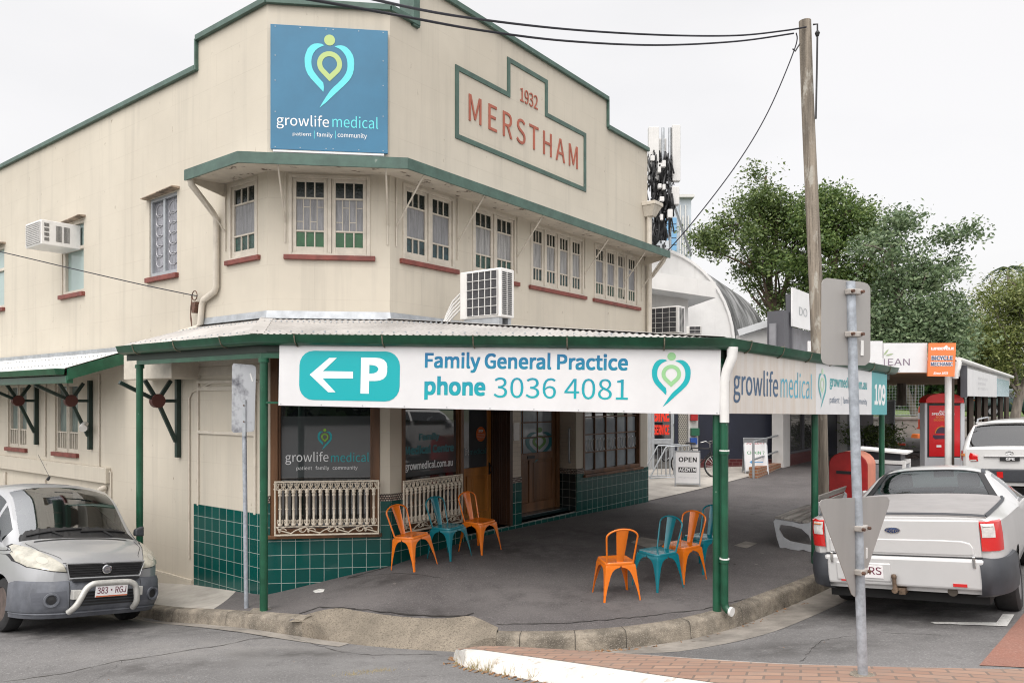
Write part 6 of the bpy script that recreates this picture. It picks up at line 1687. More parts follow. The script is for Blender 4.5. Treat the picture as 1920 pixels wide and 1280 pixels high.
for col, px, py, face, label in (
    ('o', 777, 1062, (.79, -.61), 'orange metal chair against the green tiles, nearest the lace panelled corner window'),
    ('t', 843, 1043, (.79, -.61), 'teal metal chair between two orange ones in the row along the shop wall'),
    ('o', 900, 1031, (.79, -.61), 'orange metal chair in front of the honey timber door, last of the wall row'),
    ('o', 1155, 1117, (-.2, .98), 'orange metal chair with its back to the road, closest to the kerb'),
    ('t', 1233, 1098, (-.83, -.55), 'teal metal chair facing left between two orange chairs near the kerb'),
    ('o', 1278, 1083, (-.80, -.6), 'orange metal chair between two teal ones near the corner post'),
    ('t', 1315, 1066, (-.82, -.57), 'teal metal chair half hidden behind the green corner post')):
    src = {'o': chO, 't': chT}[col]
    c = copy_tree(src) if used.get(col) else src; used[col] = 1
    p = g_at(px, py, foot_z, 0.0); ang = math.atan2(-face[0], face[1])
    e = .2; nx = (foot_z(p[0] - e, p[1]) - foot_z(p[0] + e, p[1])) / (2 * e); ny = (foot_z(p[0], p[1] - e) - foot_z(p[0], p[1] + e)) / (2 * e)
    q = Vector((0, 0, 1)).rotation_difference(Vector((nx, ny, 1)).normalized()).to_matrix().to_4x4()
    c.matrix_world = Matrix.Translation((p[0], p[1], foot_z(*p) - .002)) @ q @ Matrix.Rotation(ang, 4, 'Z')
    c['label'] = label

# ------------------------------------------------------------------ street signs seen from behind
M_SIGNBK = mat('bare aluminium sign back', (.36, .345, .33), .5, .08, 2, (1, 1, .3), metal=.3)
M_GALV = mat('spangled galvanised pole', (.40, .43, .47), .5, .25, 18, metal=.45)
mixcol(M_GALV, mul(M_GALV, noise_fac(M_GALV, 9, .66, .72, (1, 1, .25)), .8), (.66, .66, .65))
M_STAIN = mat('sooty aluminium sign back', (.42, .43, .45), .45, .05, 3, metal=.4)
mixcol(M_STAIN, noise_fac(M_STAIN, 2.6, .50, .66, detail=4), (.10, .10, .115))
M_RSTB = mat('rusty bolt', (.12, .06, .04), .7, .4, 30)
def clamp(t, T, z, r, w=.10):
    g = MB(T); g.box(-w / 2, w / 2, -r - .012, r * .2, z - .018, z + .018); c = link('bracket', g, mat('stained steel strap', (.42, .39, .36), .5, .2, 15), t, bevel=.006)
    g = MB(T)
    for s in (-1, 1): g.cyl((s * w * .40, -r - .03, z), (s * w * .40, -r - .01, z), .011, n=6)
    link('bolt', g, M_RSTB, c)
bx, by = g_at(1618, 1266, road_z, .135); zb = road_z(bx, by) + .13
top = at(1594, 528, by)
st = thing('street_sign', 'galvanised pole on the brick island with the grey backs of two signs', 'street sign', (bx, by, zb), world=True)
ax = (top - Vector((bx, by, zb))); L = ax.length; ax.normalize()
Xp = Vector((1, 0, 0)); Xp = (Xp - ax * Xp.dot(ax)).normalized(); Yp = ax.cross(Xp)
TPOLE = Matrix(((Xp.x, Yp.x, ax.x, bx), (Xp.y, Yp.y, ax.y, by), (Xp.z, Yp.z, ax.z, zb), (0, 0, 0, 1)))
g = MB(TPOLE); g.cyl((0, 0, -.06), (0, 0, L), .031, n=20); link('pole', g, M_GALV, st, smooth=50)
g = MB(); g.lathe([(.085, -.01), (.08, .012), (.045, .018)], 18, o=(bx, by, zb)); link('footing', g, M_KERB, st)
zat = lambda py: (HY - py) / F * by + CZ - zb
def sign_plate(a, outline_px, zc, off, m):
    """plate turned to run along a; outline in photo pixels around the pole"""
    T = frame((bx, by, zb), a); T = T @ Matrix.Translation((ax.x * zc, 0, 0))
    pts = [hit(T, x, y, off) for x, y in outline_px]
    g = MB(T); g.ext(pts, off, off + .004); return T, link('sign_plate', g, m, st)
rect = [(1541, 531), (1544, 524), (1551, 521), (1619, 529), (1627, 532), (1632, 540), (1632, 668), (1630, 679), (1622, 685), (1552, 684), (1543, 680), (1540, 672)]
T1, s1 = sign_plate((.92, .38), rect, zat(600), .036, M_SIGNBK)
Tc = frame((bx + ax.x * zat(600), by + ax.y * zat(600), zb), (.92, .38))
clamp(st, Tc, zat(548), .033, .105); clamp(st, Tc, zat(627), .033, .105)
tri = [(1537, 948), (1537, 942), (1541, 937), (1549, 935), (1655, 930), (1664, 931), (1668, 938), (1667, 946), (1612, 1108), (1607, 1116), (1602, 1118), (1597, 1113)]
T2, s2 = sign_plate((.62, .78), tri, zat(1000), .036, M_SIGNBK)
Tc2 = frame((bx + ax.x * zat(1000), by + ax.y * zat(1000), zb), (.75, .66))
clamp(st, Tc2, zat(989), .033, .105); clamp(st, Tc2, zat(1070), .033, .105)
g = MB(T1); u, z = hit(T1, 1616, 652, .034); g.box(u - .012, u + .012, .030, .0355, z - .05, z + .05); link('sticker', g, M_WHITE, s1)
g = MB(T2); u, z = hit(T2, 1625, 1036, .034); g.box(u - .02, u + .012, .030, .0355, z - .035, z + .035); link('sticker', g, M_WHITE, s2)
# left parking sign post
bx, by = g_at(462, 1139, foot_z); zb = foot_z(bx, by); tp = at(457.5, 752, by + .06)
sl = thing('street_sign', 'thin grey pole with sooty narrow sign back beside the left verandah post', 'street sign', (bx, by, zb), world=True)
g = MB(); g.cyl((bx, by, zb - .05), tuple(tp), .027, n=14); link('pole', g, M_GALV, sl, smooth=50)
Tq = frame((tp.x, tp.y, 0), (.97, -.24)); pts = [hit(Tq, x, y, -.03) for x, y in ((435, 686), (438, 681), (474, 684), (479, 687), (480, 692), (477, 805), (474, 809), (438, 811), (434, 807))]
g = MB(Tq); g.ext(pts, -.03, -.025); link('sign_plate', g, M_STAIN, sl)
g = MB(Tq); u, z = hit(Tq, 457, 775, -.05); g.box(u - .022, u + .022, -.046, -.031, z - .28, z + .17); b = link('bracket', g, M_METAL, sl); g = MB(Tq)
for dz in (-.1, .1): g.cyl((u, -.056, z + dz), (u, -.046, z + dz), .01, n=6)
link('bolt', g, M_RSTB, b)
g = MB(Tq); u, z = hit(Tq, 470.5, 708, -.034); g.hexa([(u - .02, -.034, z + .05), (u + .015, -.034, z - .05), (u + .03, -.034, z - .04), (u - .0, -.034, z + .06)], [(u - .02, -.031, z + .05), (u + .015, -.031, z - .05), (u + .03, -.031, z - .04), (u - .0, -.031, z + .06)]); link('torn_sticker', g, M_WHITE, sl)

# ------------------------------------------------------------------ utility pole and wires
M_POLE = mat('weathered timber pole', (.235, .20, .16), .9, .5, 7, (1, 1, .08), bump=.6, bscale=30)
mixcol(M_POLE, mul(M_POLE, noise_fac(M_POLE, 5, .54, .62, (1, 1, .35), 7), .7), (.40, .385, .34))
mixcol(M_POLE, mul(M_POLE, noise_fac(M_POLE, 16, .56, .64, (1, 1, .04), 4), .75), (.07, .055, .042))
PY = 15.0; pb = at(1541, 965, PY); pt_ = at(1512, 40, PY)
up_ = thing('utility_pole', 'tall weathered timber power pole rising behind the street side sign', 'power pole', (pb.x, pb.y, .05), world=True)
n = 14; pts = [Vector((pb.x + (pt_.x - pb.x) * t + .03 * math.sin(t * 5), PY, 0 + (pt_.z) * t)) for t in np.linspace(0, 1, n)]
g = MB(); g.tube([tuple(p) for p in pts], [.142 - .025 * i / n for i in range(n)], 14); link('pole', g, M_POLE, up_, smooth=60)
g = MB(); g.tube([tuple(pts[-1] + Vector((.12, -.1, -.12))), tuple(pts[-1] + Vector((.20, -.12, -.12))), tuple(pts[-1] + Vector((.20, -.12, -.30)))], .018, 6); g.lathe([(.03, -.36), (.05, -.30), (.03, -.26)], 10, o=tuple(pts[-1] + Vector((.20, -.12, 0)))); link('insulator', g, M_BLACK, up_)
g = MB(); tx = pts[-1]
g.tube([tuple(tx + Vector((.20, -.12, -.34))), tuple(tx + Vector((.19, -.12, -1.0))), tuple(tx + Vector((.17, -.12, -2.0)))], .018, 6)
g.tube([tuple(tx + Vector((-.14, -.1, -.5))), tuple(tx + Vector((-.24, -.12, -.66))), tuple(tx + Vector((-.30, -.14, -.62)))], .014, 6); link('pole_cable', g, M_BLACK, up_)
M_WIRE = mat('black cable', (.012, .012, .02), .6)
def wire(label, pxs, r, name='overhead_wire'):
    """through (px, py, depth) spots"""
    P = [at(*p) for p in pxs]; g = MB(); g.tube(catm(P, 8), r, 6); return setp(link(name, g, M_WIRE, smooth=60), label, 'cable')
wire('upper of the two black twisted cables crossing above the parapet to the timber pole', [(560, -42, 7.0), (700, -1, 8.4), (860, 31, 10.2), (1060, 55, 12.0), (1240, 66, 13.3), (1380, 67, 14.3), (1470, 58, 14.8), (1512, 51, 14.85)], .017)
wire('lower of the two black twisted cables crossing in front of the parapet', [(420, -26, 7.0), (584, 0, 8.2), (740, 28, 9.4), (900, 57, 10.8), (1060, 77, 12.0), (1230, 85, 13.3), (1380, 78, 14.3), (1488, 63, 14.8)], .017)
hk = TR @ Vector((uE + .1, -.30, 5.42)); hx, hz = 960 + hk.x / hk.y * F, HY - (hk.z - CZ) / hk.y * F
wire('single black service wire slanting from the timber pole down to the window hood', [(1493, 62, 14.8), (1490, 92, 14.85), (1440, 210, 15.0), (1380, 310, 15.2), (1300, 415, 15.5), (hx, hz, hk.y)], .012)
wk = TL @ Vector((U(TL, 374), -.1, 0)); 
wire('thin black service wire sagging across the left wall to its bracket', [(-120, 448, 13.0), (0, 472, 12.6), (120, 500, 12.2), (250, 530, 11.7), (330, 547, 11.3), (370, 555, wk.y)], .009)
g = MB(TL); u = U(TL, 371)
for k in range(3): g.tube([(u + .02 * math.sin(a * 2 + k) - .03, -.09, 3.86 - .13 * a - .02 * k) for a in np.linspace(0, 3.6, 14)], .006, 5)
g.tube([(u + .05 + .07 * math.cos(a), -.08, 3.86 + .07 * math.sin(a)) for a in np.linspace(0, 6, 14)], .008, 5)
g.hexa([(u + .03, -.12, 3.60), (u + .10, -.12, 3.60), (u + .10, 0, 3.60), (u + .03, 0, 3.60)], [(u + .05, -.12, 3.76), (u + .14, -.12, 3.76), (u + .14, 0, 3.76), (u + .05, 0, 3.76)])
setp(link('cable_bracket', g, M_RSTB), 'rusty bracket with looped black cable beside the left downpipe', 'bracket')

# ------------------------------------------------------------------ mail box, bin, bench, bike hoop
M_RED = mat('post box red', (.34, .012, .012), .4, .25, 3); M_REDF = mat('sun faded post box red', (.56, .20, .125), .6, .12, 4)
def street(px, py, zf=foot_z): x, y = g_at(px, py, zf); return Vector((x, y, zf(x, y)))
p = at(1598, 0, 12.6); p.z = foot_z(p.x, p.y); ang = math.atan2(.7925, .61)
T = Matrix.Translation(p) @ Matrix.Rotation(R(-38), 4, 'Z')
mb = thing('post_box', 'red street posting box with sun faded side behind the sign pole', 'post box', T)
g = MB(); prof = [(-.30, .14), (.30, .14), (.30, 1.20)] + [(.30 * math.cos(a), 1.20 + .22 * math.sin(a)) for a in np.linspace(.15, math.pi - .15, 10)] + [(-.30, 1.20)]
w = .56
g.ext(prof, -w / 2, w / 2); b = link('body', g, M_RED, mb, bevel=.012)
g = MB(); pr2 = [(.303, .16), (.303, 1.20)] + [(.304 * math.cos(a), 1.20 + .224 * math.sin(a)) for a in np.linspace(.15, math.pi - .15, 10)]
g.grid([[(x, y, z) for y in (-w / 2 + .01, w / 2 - .01)] for x, z in pr2]); link('faded_cover', g, M_REDF, mb, smooth=60)
g = MB(); g.box(-.18, .18, -w / 2 - .012, -w / 2 - .002, 1.05, 1.10); link('mail_slot', g, M_BLACK, mb)
g = MB(); g.box(-.26, .26, -.24, .24, 0, .14); link('plinth', g, M_BLACK, mb)
p = at(1661, 0, 14.6); p.z = foot_z(p.x, p.y); T = Matrix.Translation(p) @ Matrix.Rotation(R(-35), 4, 'Z')
bn = thing('bin_enclosure', 'grey steel bin enclosure with white hood beside the red posting box', 'bin', T)
g = MB()
for sx in (-1, 1):
    for sy in (-1, 1): g.box(sx * .36 - .03, sx * .36 + .03, sy * .33 - .03, sy * .33 + .03, 0, 1.05)
g.box(-.39, .39, -.36, .36, 1.05, 1.12); link('frame', g, M_WHITE, bn, bevel=.006)
g = MB(); g.box(-.33, .33, -.35, -.33, .08, 1.03); g.box(.35, .37, -.30, .30, .08, 1.03); g.box(-.37, -.35, -.30, .30, .08, 1.03); link('side_panel', g, M_METAL, bn)
g = MB(); g.box(-.30, .30, -.30, .30, 1.12, 1.28); link('opening', g, M_PLASTD, bn)
g = MB(); g.hexa([(-.50, -.42, 1.30), (.42, -.42, 1.25), (.42, .42, 1.25), (-.50, .42, 1.30)], [(-.50, -.42, 1.33), (.42, -.42, 1.28), (.42, .42, 1.28), (-.50, .42, 1.33)]); link('hood', g, M_WHITE, bn)
p = street(1497, 1030); TB_ = Matrix(((.7925, .61, 0, p.x), (-.61, .7925, 0, p.y), (0, 0, 1, p.z), (0, 0, 0, 1)))
be = thing('bench', 'street bench of weathered slats on pale cast ends facing the shop', 'bench', TB_)
M_CAST = mat('pale grey cast frame', (.42, .43, .45), .5, .1, 6); M_SLAT = mat('silvered timber slat', (.30, .28, .255), .9, .4, 9, (1, .1, 1), bump=.4)
outer = [(-.26, 0), (-.17, .015), (-.10, 0), (.02, .0), (.09, .02), (.16, 0), (.30, 0), (.33, .72), (.29, .76), (.23, .52), (.19, .44), (.05, .40), (-.05, .42), (-.33, .44), (-.36, .40), (-.31, .15)]
hole = [(-.25, .36), (-.10, .36), (.06, .33), (.17, .24), (.22, .10), (.10, .10), (-.12, .12), (-.22, .17), (-.28, .28)]
for y in (0, 1.55):
    g = MB(); vo = [g.v((x, y, z)) for x, z in outer]; vh = [g.v((x, y, z)) for x, z in hole]
    eo = [g.bm.edges.new((vo[i], vo[(i + 1) % len(vo)])) for i in range(len(vo))] + [g.bm.edges.new((vh[i], vh[(i + 1) % len(vh)])) for i in range(len(vh))]
    bmesh.ops.triangle_fill(g.bm, edges=eo, use_beauty=True); g.solid(.05); link('end_frame', g, M_CAST, be)
for k in range(4):
    g = MB(); x = -.34 + k * .135; g.hexa([(x, -.05, .445 - k * .008), (x + .11, -.05, .445 - k * .012), (x + .11, 1.62, .445 - k * .012), (x, 1.62, .445 - k * .008)], [(x, -.05, .48 - k * .008), (x + .11, -.05, .48 - k * .012), (x + .11, 1.62, .48 - k * .012), (x, 1.62, .48 - k * .008)]); link('seat_slat', g, M_SLAT, be, bevel=.006)
for k in range(3):
    g = MB(); z = .53 + k * .115; x = .20 + k * .03; g.hexa([(x, -.05, z), (x + .035, -.05, z), (x + .035, 1.62, z), (x, 1.62, z)], [(x + .03, -.05, z + .09), (x + .065, -.05, z + .09), (x + .065, 1.62, z + .09), (x + .03, 1.62, z + .09)]); link('back_slat', g, M_SLAT, be, bevel=.006)
p = at(1752, 0, 13.6); p.z = foot_z(p.x, p.y)
g = MB(); g.tube([(p.x - .07, p.y, p.z), (p.x - .07, p.y, p.z + .95)] + [(p.x + .07 * -math.cos(a), p.y, p.z + .95 + .11 * math.sin(a)) for a in np.linspace(.3, 2.84, 7)] + [(p.x + .07, p.y, p.z + .95), (p.x + .07, p.y, p.z)], .026, 10)
setp(link('bike_hoop', g, M_METAL, smooth=60), 'bent steel bicycle hoop showing just above the utility roof', 'bike hoop')

# ------------------------------------------------------------------ sandwich boards, bicycle and rack in the forecourt
def aframe(label, px, py, w, h, a, lines):
    p = street(px, py); T = frame((p.x, p.y, p.z), a); t = thing('sandwich_board', label, 'sandwich board', T)
    tl = .16
    for s in (1, -1):
        Tb = Matrix.Translation((0, .20 if s < 0 else -.20, 0)) @ Matrix.Rotation(R(13) * -s, 4, 'X')
        g = MB(Tb)
        for x in (-w / 2, w / 2): g.box(x - .012, x + .012, -.012, .012, 0, h + .02)
        g.box(-w / 2 + .012, w / 2 - .012, -.011, .011, .07, .095); g.box(-w / 2 + .012, w / 2 - .012, -.011, .011, h, h + .02); link('frame', g, M_ALU, t)
        g = MB(Tb); g.box(-w / 2 + .014, w / 2 - .014, -.008 * s - .004, -.008 * s + .004, .10, h - .002); pn = link('panel', g, M_SIGNW if s > 0 else M_ALU, t)
        if s > 0:
            for txt, x0, x1, z0, z1, m, b in lines: text(txt, Tb, (-w / 2 + x0 * w, -w / 2 + x1 * w, .1 + z0 * (h - .1), .1 + z1 * (h - .1)), m, pn, -.014, b)
            yield_T = (Tb, pn)
    return t, yield_T
# plate behind the second line is dark with white letters
tA, (Tb, pn) = aframe('white sandwich board reading OPEN beside the bicycle rack', 1289, 911, .62, .92, (.93, -.22), [('OPEN', .14, .88, .66, .82, M_BLACK, .012), ('www.agentm.com.au', .12, .88, .15, .19, M_METAL, 0)])
w = .62; h = .92
g = MB(Tb); g.box(-w / 2 + .13 * w, -w / 2 + .86 * w, -.013, -.0125, .1 + .34 * (h - .1), .1 + .50 * (h - .1)); link('dark_strip', g, M_BLACK, pn)
text('AGENTM', Tb, (-w / 2 + .16 * w, -w / 2 + .83 * w, .1 + .365 * (h - .1), .1 + .475 * (h - .1)), M_SW, pn, -.014, .012)
M_CHR = mat('red marker', (.45, .03, .05), .6); M_CHG = mat('green marker', (.03, .25, .08), .6); M_CHB = mat('blue marker', (.08, .28, .55), .6)
tB, (Tb, pn) = aframe('white sandwich board with red and green handwriting and a blue arrow by the ramp rail', 1416, 887, .66, 1.06, (.97, -.08), [('SQUEEKY', .1, .9, .80, .90, M_CHR, .004), ('CHAIN ?', .12, .88, .50, .60, M_CHG, .004)])
g = MB(Tb); w, h = .66, 1.06; z = .1 + .26 * (h - .1); g.poly([(-.20, -.014, z), (-.12, -.014, z + .05), (-.12, -.014, z + .012), (.2, -.014, z + .012), (.2, -.014, z - .012), (-.12, -.014, z - .012), (-.12, -.014, z - .05)]); link('lettering', g, M_CHB, pn, recalc=False)
def bicycle(label, px, py, a):
    p = street(px, py); t = thing('bicycle', label, 'bicycle', frame((p.x, p.y, p.z), a)); r = .33
    M_BK = mat('black bicycle paint', (.015, .015, .018), .3)
    for x in (-.52, .52):
        T = Matrix.Translation((x, 0, r)) @ Matrix.Rotation(R(90), 4, 'X')
        g = MB(T); g.tube([(r * math.cos(q), r * math.sin(q), 0) for q in np.linspace(0, 2 * math.pi, 28, endpoint=False)], .018, 6, closed=True); wh = link('wheel', g, M_TYRE, t, smooth=60)
        g = MB(T); g.tube([((r - .03) * math.cos(q), (r - .03) * math.sin(q), 0) for q in np.linspace(0, 2 * math.pi, 28, endpoint=False)], .012, 5, closed=True)
        for q in np.linspace(0, 2 * math.pi, 18, endpoint=False): g.cyl((0, 0, 0), ((r - .03) * math.cos(q), (r - .03) * math.sin(q), 0), .0025, n=3)
        link('rim', g, M_CHROME, wh, smooth=60)
    g = MB(); bb, st_, hd, ra, fa_ = (-.06, 0, .28), (-.20, 0, .82), (.36, 0, .85), (-.52, 0, r), (.52, 0, r)
    for a_, b_ in ((bb, st_), (bb, (.38, 0, .72)), (st_, (.36, 0, .82)), (bb, ra), (st_, ra), (hd, (.40, 0, .66)), ((.40, 0, .66), fa_)): g.cyl(a_, b_, .017, n=8)
    link('frame', g, M_BK, t, smooth=60)
    g = MB(); g.tube([(.20, -.28, 1.0), (.34, -.24, 1.04), (.38, -.1, .98), (.36, 0, .96), (.38, .1, .98), (.34, .24, 1.04), (.20, .28, 1.0)], .012, 7); g.cyl((.36, 0, .84), (.36, 0, .97), .014, n=8); link('handlebar', g, M_CHROME, t, smooth=60)
    g = MB(); g.hexa([(-.36, -.09, .93), (-.08, -.03, .93), (-.08, .03, .93), (-.36, .09, .93)], [(-.36, -.08, .98), (-.08, -.02, .97), (-.08, .02, .97), (-.36, .08, .98)]); g.cyl((-.21, 0, .80), (-.22, 0, .94), .013, n=8); link('saddle', g, M_BK, t, bevel=.012)
    return t
bicycle('black bicycle with chrome handlebar leaning behind the OPEN board', 1309, 893, (.78, -.62))
p = street(1255, 896); T = frame((p.x, p.y, p.z), (.95, .3)); g = MB(T)
for y in (0, .5): g.tube([(-.62, y, .02), (-.60, y, .06), (-.12, y, .86), (-.08, y, .90), (.62, y, .92), (.66, y, .88), (.66, y, .02), (-.62, y, .02)], .022, 8)
for k in range(6): g.tube([(-.1 + k * .13, 0, .02), (-.1 + k * .13, 0, .9), (-.1 + k * .13, .5, .9), (-.1 + k * .13, .5, .02)], .011, 6)
setp(link('bike_rack', g, M_METAL, smooth=60), 'galvanised tube bicycle rack before the bike service door', 'bike rack')
# ------------------------------------------------------------------ buildings and things up the street
M_NAVY = mat('navy blue paint', (.010, .013, .028), .5, .2, 2); M_BRKD = brick_mat('maroon glazed brick', (.085, .012, .014), (.16, .09, .085), .23, .10, .006, .3, (.07, .01, .012), .5)
M_BRKR = brick_mat('tan brick', (.33, .15, .07), (.30, .26, .21), .23, .085, .01, .85, (.27, .10, .05), .5)
M_PWHITE = mat('off white painted wall', (.60, .59, .575), .75, .08, 1.2); mixcol(M_PWHITE, mul(M_PWHITE, noise_fac(M_PWHITE, 2, .55, .75, (2, 2, .15), 6), .4), (.38, .37, .35))
M_GREYW = mat('slate grey wall', (.20, .20, .215), .7, .15, 2); M_GREYD = mat('dark grey paint', (.075, .075, .085), .6)
M_MESH = brick_mat('diamond security mesh', (.08, .075, .065), (.30, .285, .25), .06, .06, .012, .7, None, .5)
M_REDTXT = mat('red orange sign vinyl', (.75, .035, .012), .45)
TBK = frame((4.0, 24.0, 0), (1, .05)); bx_ = lambda px: U(TBK, px); bz_ = lambda px, py: hit(TBK, px, py)[1]
bs = thing('bike_shop', 'bicycle workshop front with aluminium door and navy blue wall set back from the street', 'shop building', (6, 24, .15), world=True)
g = MB(TBK); g.box(bx_(1180), bx_(1226), -.04, .2, 0, 3.6); g.box(bx_(1290), bx_(1308), -.06, .2, 0, 3.6); link('wall', g, M_PWHITE, bs)
g = MB(TBK); g.box(bx_(1308), bx_(1466), -.02, .2, bz_(1400, 860), 3.6); link('navy_wall', g, M_NAVY, bs)
g = MB(TBK); g.box(bx_(1308), bx_(1466), -.05, .2, -.1, bz_(1400, 860)); link('brick_base', g, M_BRKD, bs, uv=TBK)
g = MB(TBK); z = bz_(1240, 886) - .1; a, b = bx_(1214), bx_(1262)
for x in (a, b - .09, a + .12): g.box(x, x + .09, -.07, .02, z, 3.3)
g.box(a, b, -.06, .01, z, z + .14); g.box(a, b, -.065, .01, bz_(1240, 832), bz_(1240, 822)); d = link('door', g, M_ALU, bs, bevel=.008)
g = MB(TBK); g.box(a, b, -.03, .0, z, 3.3); link('pane', g, M_SHOP, d)
for s, t0, t1 in (('BIKE', 762, 790), ('SERVICE', 796, 815)): text(s, TBK, (bx_(1225), bx_(1254.5), bz_(1240, t1), bz_(1240, t0)), M_REDTXT, d, -.04, .02)
g = MB(TBK); g.box(bx_(1264), bx_(1271), -.05, .02, z, 3.3); link('door_post', g, M_NAVY, bs)
g = MB(TBK); g.box(bx_(1271.5), bx_(1288), -.05, -.01, z, 3.3); link('security_screen', g, M_MESH, bs, uv=TBK)
for nm, x0, x1, y0, y1, m in (('alarm_box', 1292, 1305, 776, 788, M_RED), ('first_aid_box', 1293, 1308, 802, 816, mat('green plastic', (.01, .10, .05), .5)), ('blue_box', 1292, 1304, 820, 832, mat('blue plastic', (.01, .06, .28), .5)), ('meter_box', 1453, 1467, 803, 820, mat('pale green box', (.14, .24, .19), .6))):
    g = MB(TBK); g.box(bx_(x0), bx_(x1), -.22, -.06, bz_(x0, y1), bz_(x0, y0)); link(nm, g, m, bs, bevel=.01)
g = MB(); A = wp(TBK, bx_(1180), -.3, 3.6); B = wp(TBK, bx_(1466), -.3, 3.6)
g.hexa([(A[0] - 3, A[1], 3.45), (B[0], B[1], 3.45), (B[0] + 2, B[1] + 7, 3.45), (A[0] - 3, A[1] + 7, 3.45)], [(A[0] - 3, A[1], 3.6), (B[0], B[1], 3.6), (B[0] + 2, B[1] + 7, 3.6), (A[0] - 3, A[1] + 7, 3.6)]); link('roof', g, M_METAL, bs)
# shop along the street beyond the recess
ns = thing('neighbour_shop', 'low shop with maroon brick plinth and plate windows beyond the bicycle workshop', 'shop building', tuple((TR @ Vector((U(TR, 1490), 0, .15)))), world=True)
nu = lambda px: U(TR, px)
for x0, x1 in ((1465, 1478), (1572, 1586), (1596, 1606)): g = MB(TR); g.box(nu(x0), nu(x1), -.06, .3, 0, 3.7); link('pilaster', g, M_PWHITE, ns, bevel=.01)
g = MB(TR); g.box(nu(1478) + .02, nu(1546), -.05, .2, 0, hit(TR, 1500, 847)[1]); link('brick_plinth', g, M_BRKD, ns, uv=TR)
g = MB(TR); z = hit(TR, 1500, 847)[1]
for x in (nu(1480), nu(1506), nu(1526), nu(1545)): g.box(x - .03, x + .03, -.03, .06, z, 3.1)
g.box(nu(1480), nu(1545), -.031, .06, z - .0, z + .07); w_ = link('shop_window', g, M_GREYD, ns)
g = MB(TR); g.poly([(nu(1480), .03, z), (nu(1545), .03, z), (nu(1545), .03, 3.1), (nu(1480), .03, 3.1)]); link('pane', g, mat('reflective shop glass', (.06, .06, .062), .02, spec=1.0), w_)
g = MB(TR); g.box(nu(1546), nu(1640), .05, .3, 0, 3.7); g.box(nu(1478), nu(1546), -.02, .3, 3.1, 3.7); link('wall', g, M_NAVY, ns)
g = MB(TR); g.box(nu(1586) + .02, nu(1596), -.0, .06, 0, 2.6); link('door', g, M_GREYW, ns)
g = MB(TR); a, b = nu(1466), nu(1560); g.box(a, b, .2, .4, 3.7, 4.75); link('parapet', g, M_GREYW, ns)
g = MB(TR); g.box(nu(1468), nu(1480), -.04, .5, 3.7, 5.15); link('parapet_pier', g, M_GREYD, ns)
g = MB(TR); g.box(nu(1466), nu(1640), .3, 8, 3.5, 3.72); link('roof', g, M_METAL, ns)
g = MB(); p0, p1 = at(1385, 628, 25.5), at(1470, 601, 25.0); g.hexa([(p0.x, p0.y, 3.3), (p1.x, p1.y, 3.3), (p1.x, p1.y + .3, 3.3), (p0.x, p0.y + .3, 3.3)], [(p0.x, p0.y, p0.z), (p1.x, p1.y, p1.z), (p1.x, p1.y + .3, p1.z), (p0.x, p0.y + .3, p0.z)]); link('gable_wall', g, M_PWHITE, ns)
g = MB(); g.bar((p0.x, p0.y, p0.z + .06), (p1.x, p1.y, p1.z + .06), .5, .22); link('gable_capping', g, mat('pale zinc capping', (.50, .51, .52), .5), ns)
sb = thing('roof_sign', 'white rooftop sign board partly hidden behind the timber power pole', 'sign', TR @ Vector((nu(1500), -.1, 4.6)), world=True)
g = MB(TR); u0, u1 = U(TR, 1486, -.15), U(TR, 1548, -.15); zt_ = hit(TR, 1489, 540, -.15)[1]; zb_2 = hit(TR, 1486, 611, -.15)[1]; g.box(u0, u1, -.15, -.1, zb_2, zt_); link('panel', g, M_SIGNW, sb)
text('DO', TR, (U(TR, 1499, -.16), U(TR, 1514, -.16), hit(TR, 1500, 591, -.16)[1], hit(TR, 1500, 575, -.16)[1]), M_METAL, sb, -.156, -.01)
for a in (u0 + .1, u1 - .25): g = MB(TR); g.box(a, a + .15, -.1, .1, 3.7, zt_ - .2); link('bracket', g, M_GREYD, sb)

# second street awning with white end fascia
A0 = Vector((12.35, 20.8)); ad_ = Vector((.61, .7925)); an_ = Vector((-.7925, .61))
aw = thing('street_awning', 'white framed street awning on posts beyond the verandah, brown underneath', 'awning', (12.35, 20.8, .1), world=True)
TE = frame((at(1520, 0, 20.55).x, 20.55, 0), (1, -.02)); TF = frame((A0.x, A0.y, 0), tuple(ad_))
p = lambda s, n: (A0.x + ad_.x * s + an_.x * n, A0.y + ad_.y * s + an_.y * n)
g = MB(); c4 = [p(.1, .1), p(18, .1), p(18, 5), p(-2.2, 5)]; g.hexa([(*c, 3.06) for c in c4], [(*c, 3.16) for c in c4]); link('lining', g, mat('brown awning lining', (.30, .185, .11), .8, .3, 2), aw)
g = MB(); c5 = [p(0, 0), p(18.2, 0), p(18.2, 5.2), p(-2.2, 5.2)]; g.hexa([(*c, 3.42) for c in c5], [(*c, 3.50) for c in c5]); link('roof', g, M_PWHITE, aw)
g = MB(TF); g.tube([(-.2, -.08, 3.42), (9, -.08, 3.40), (18.2, -.08, 3.38)], .07, 8); g.tube([(-.2, -.08, 3.36), (-.22, -.06, 3.2), (-.24, .0, 3.05), (-.22, 0, 2.9)], .075, 8); link('gutter', g, M_WHITE, aw, smooth=50)
for s in (.0, 2.2, 4.4, 6.6, 8.8, 12, 15, 18):
    x, y = p(s, .15); g = MB(); zb = foot_z(x, y)
    if s == 0: g.cyl((x - .12, y - .1, zb), (x - .12, y - .1, 3.1), .085, n=14); link('downpipe', g, M_WHITE, aw, smooth=50)
    g = MB(); g.box(x - .07, x + .07, y - .07, y + .07, zb, 3.1); link('post', g, mat('dark timber post', (.06, .045, .035), .8), aw)
g = MB(TF); g.box(-.05, 18, .02, .1, 2.98, 3.38); link('beam', g, M_PWHITE, aw)
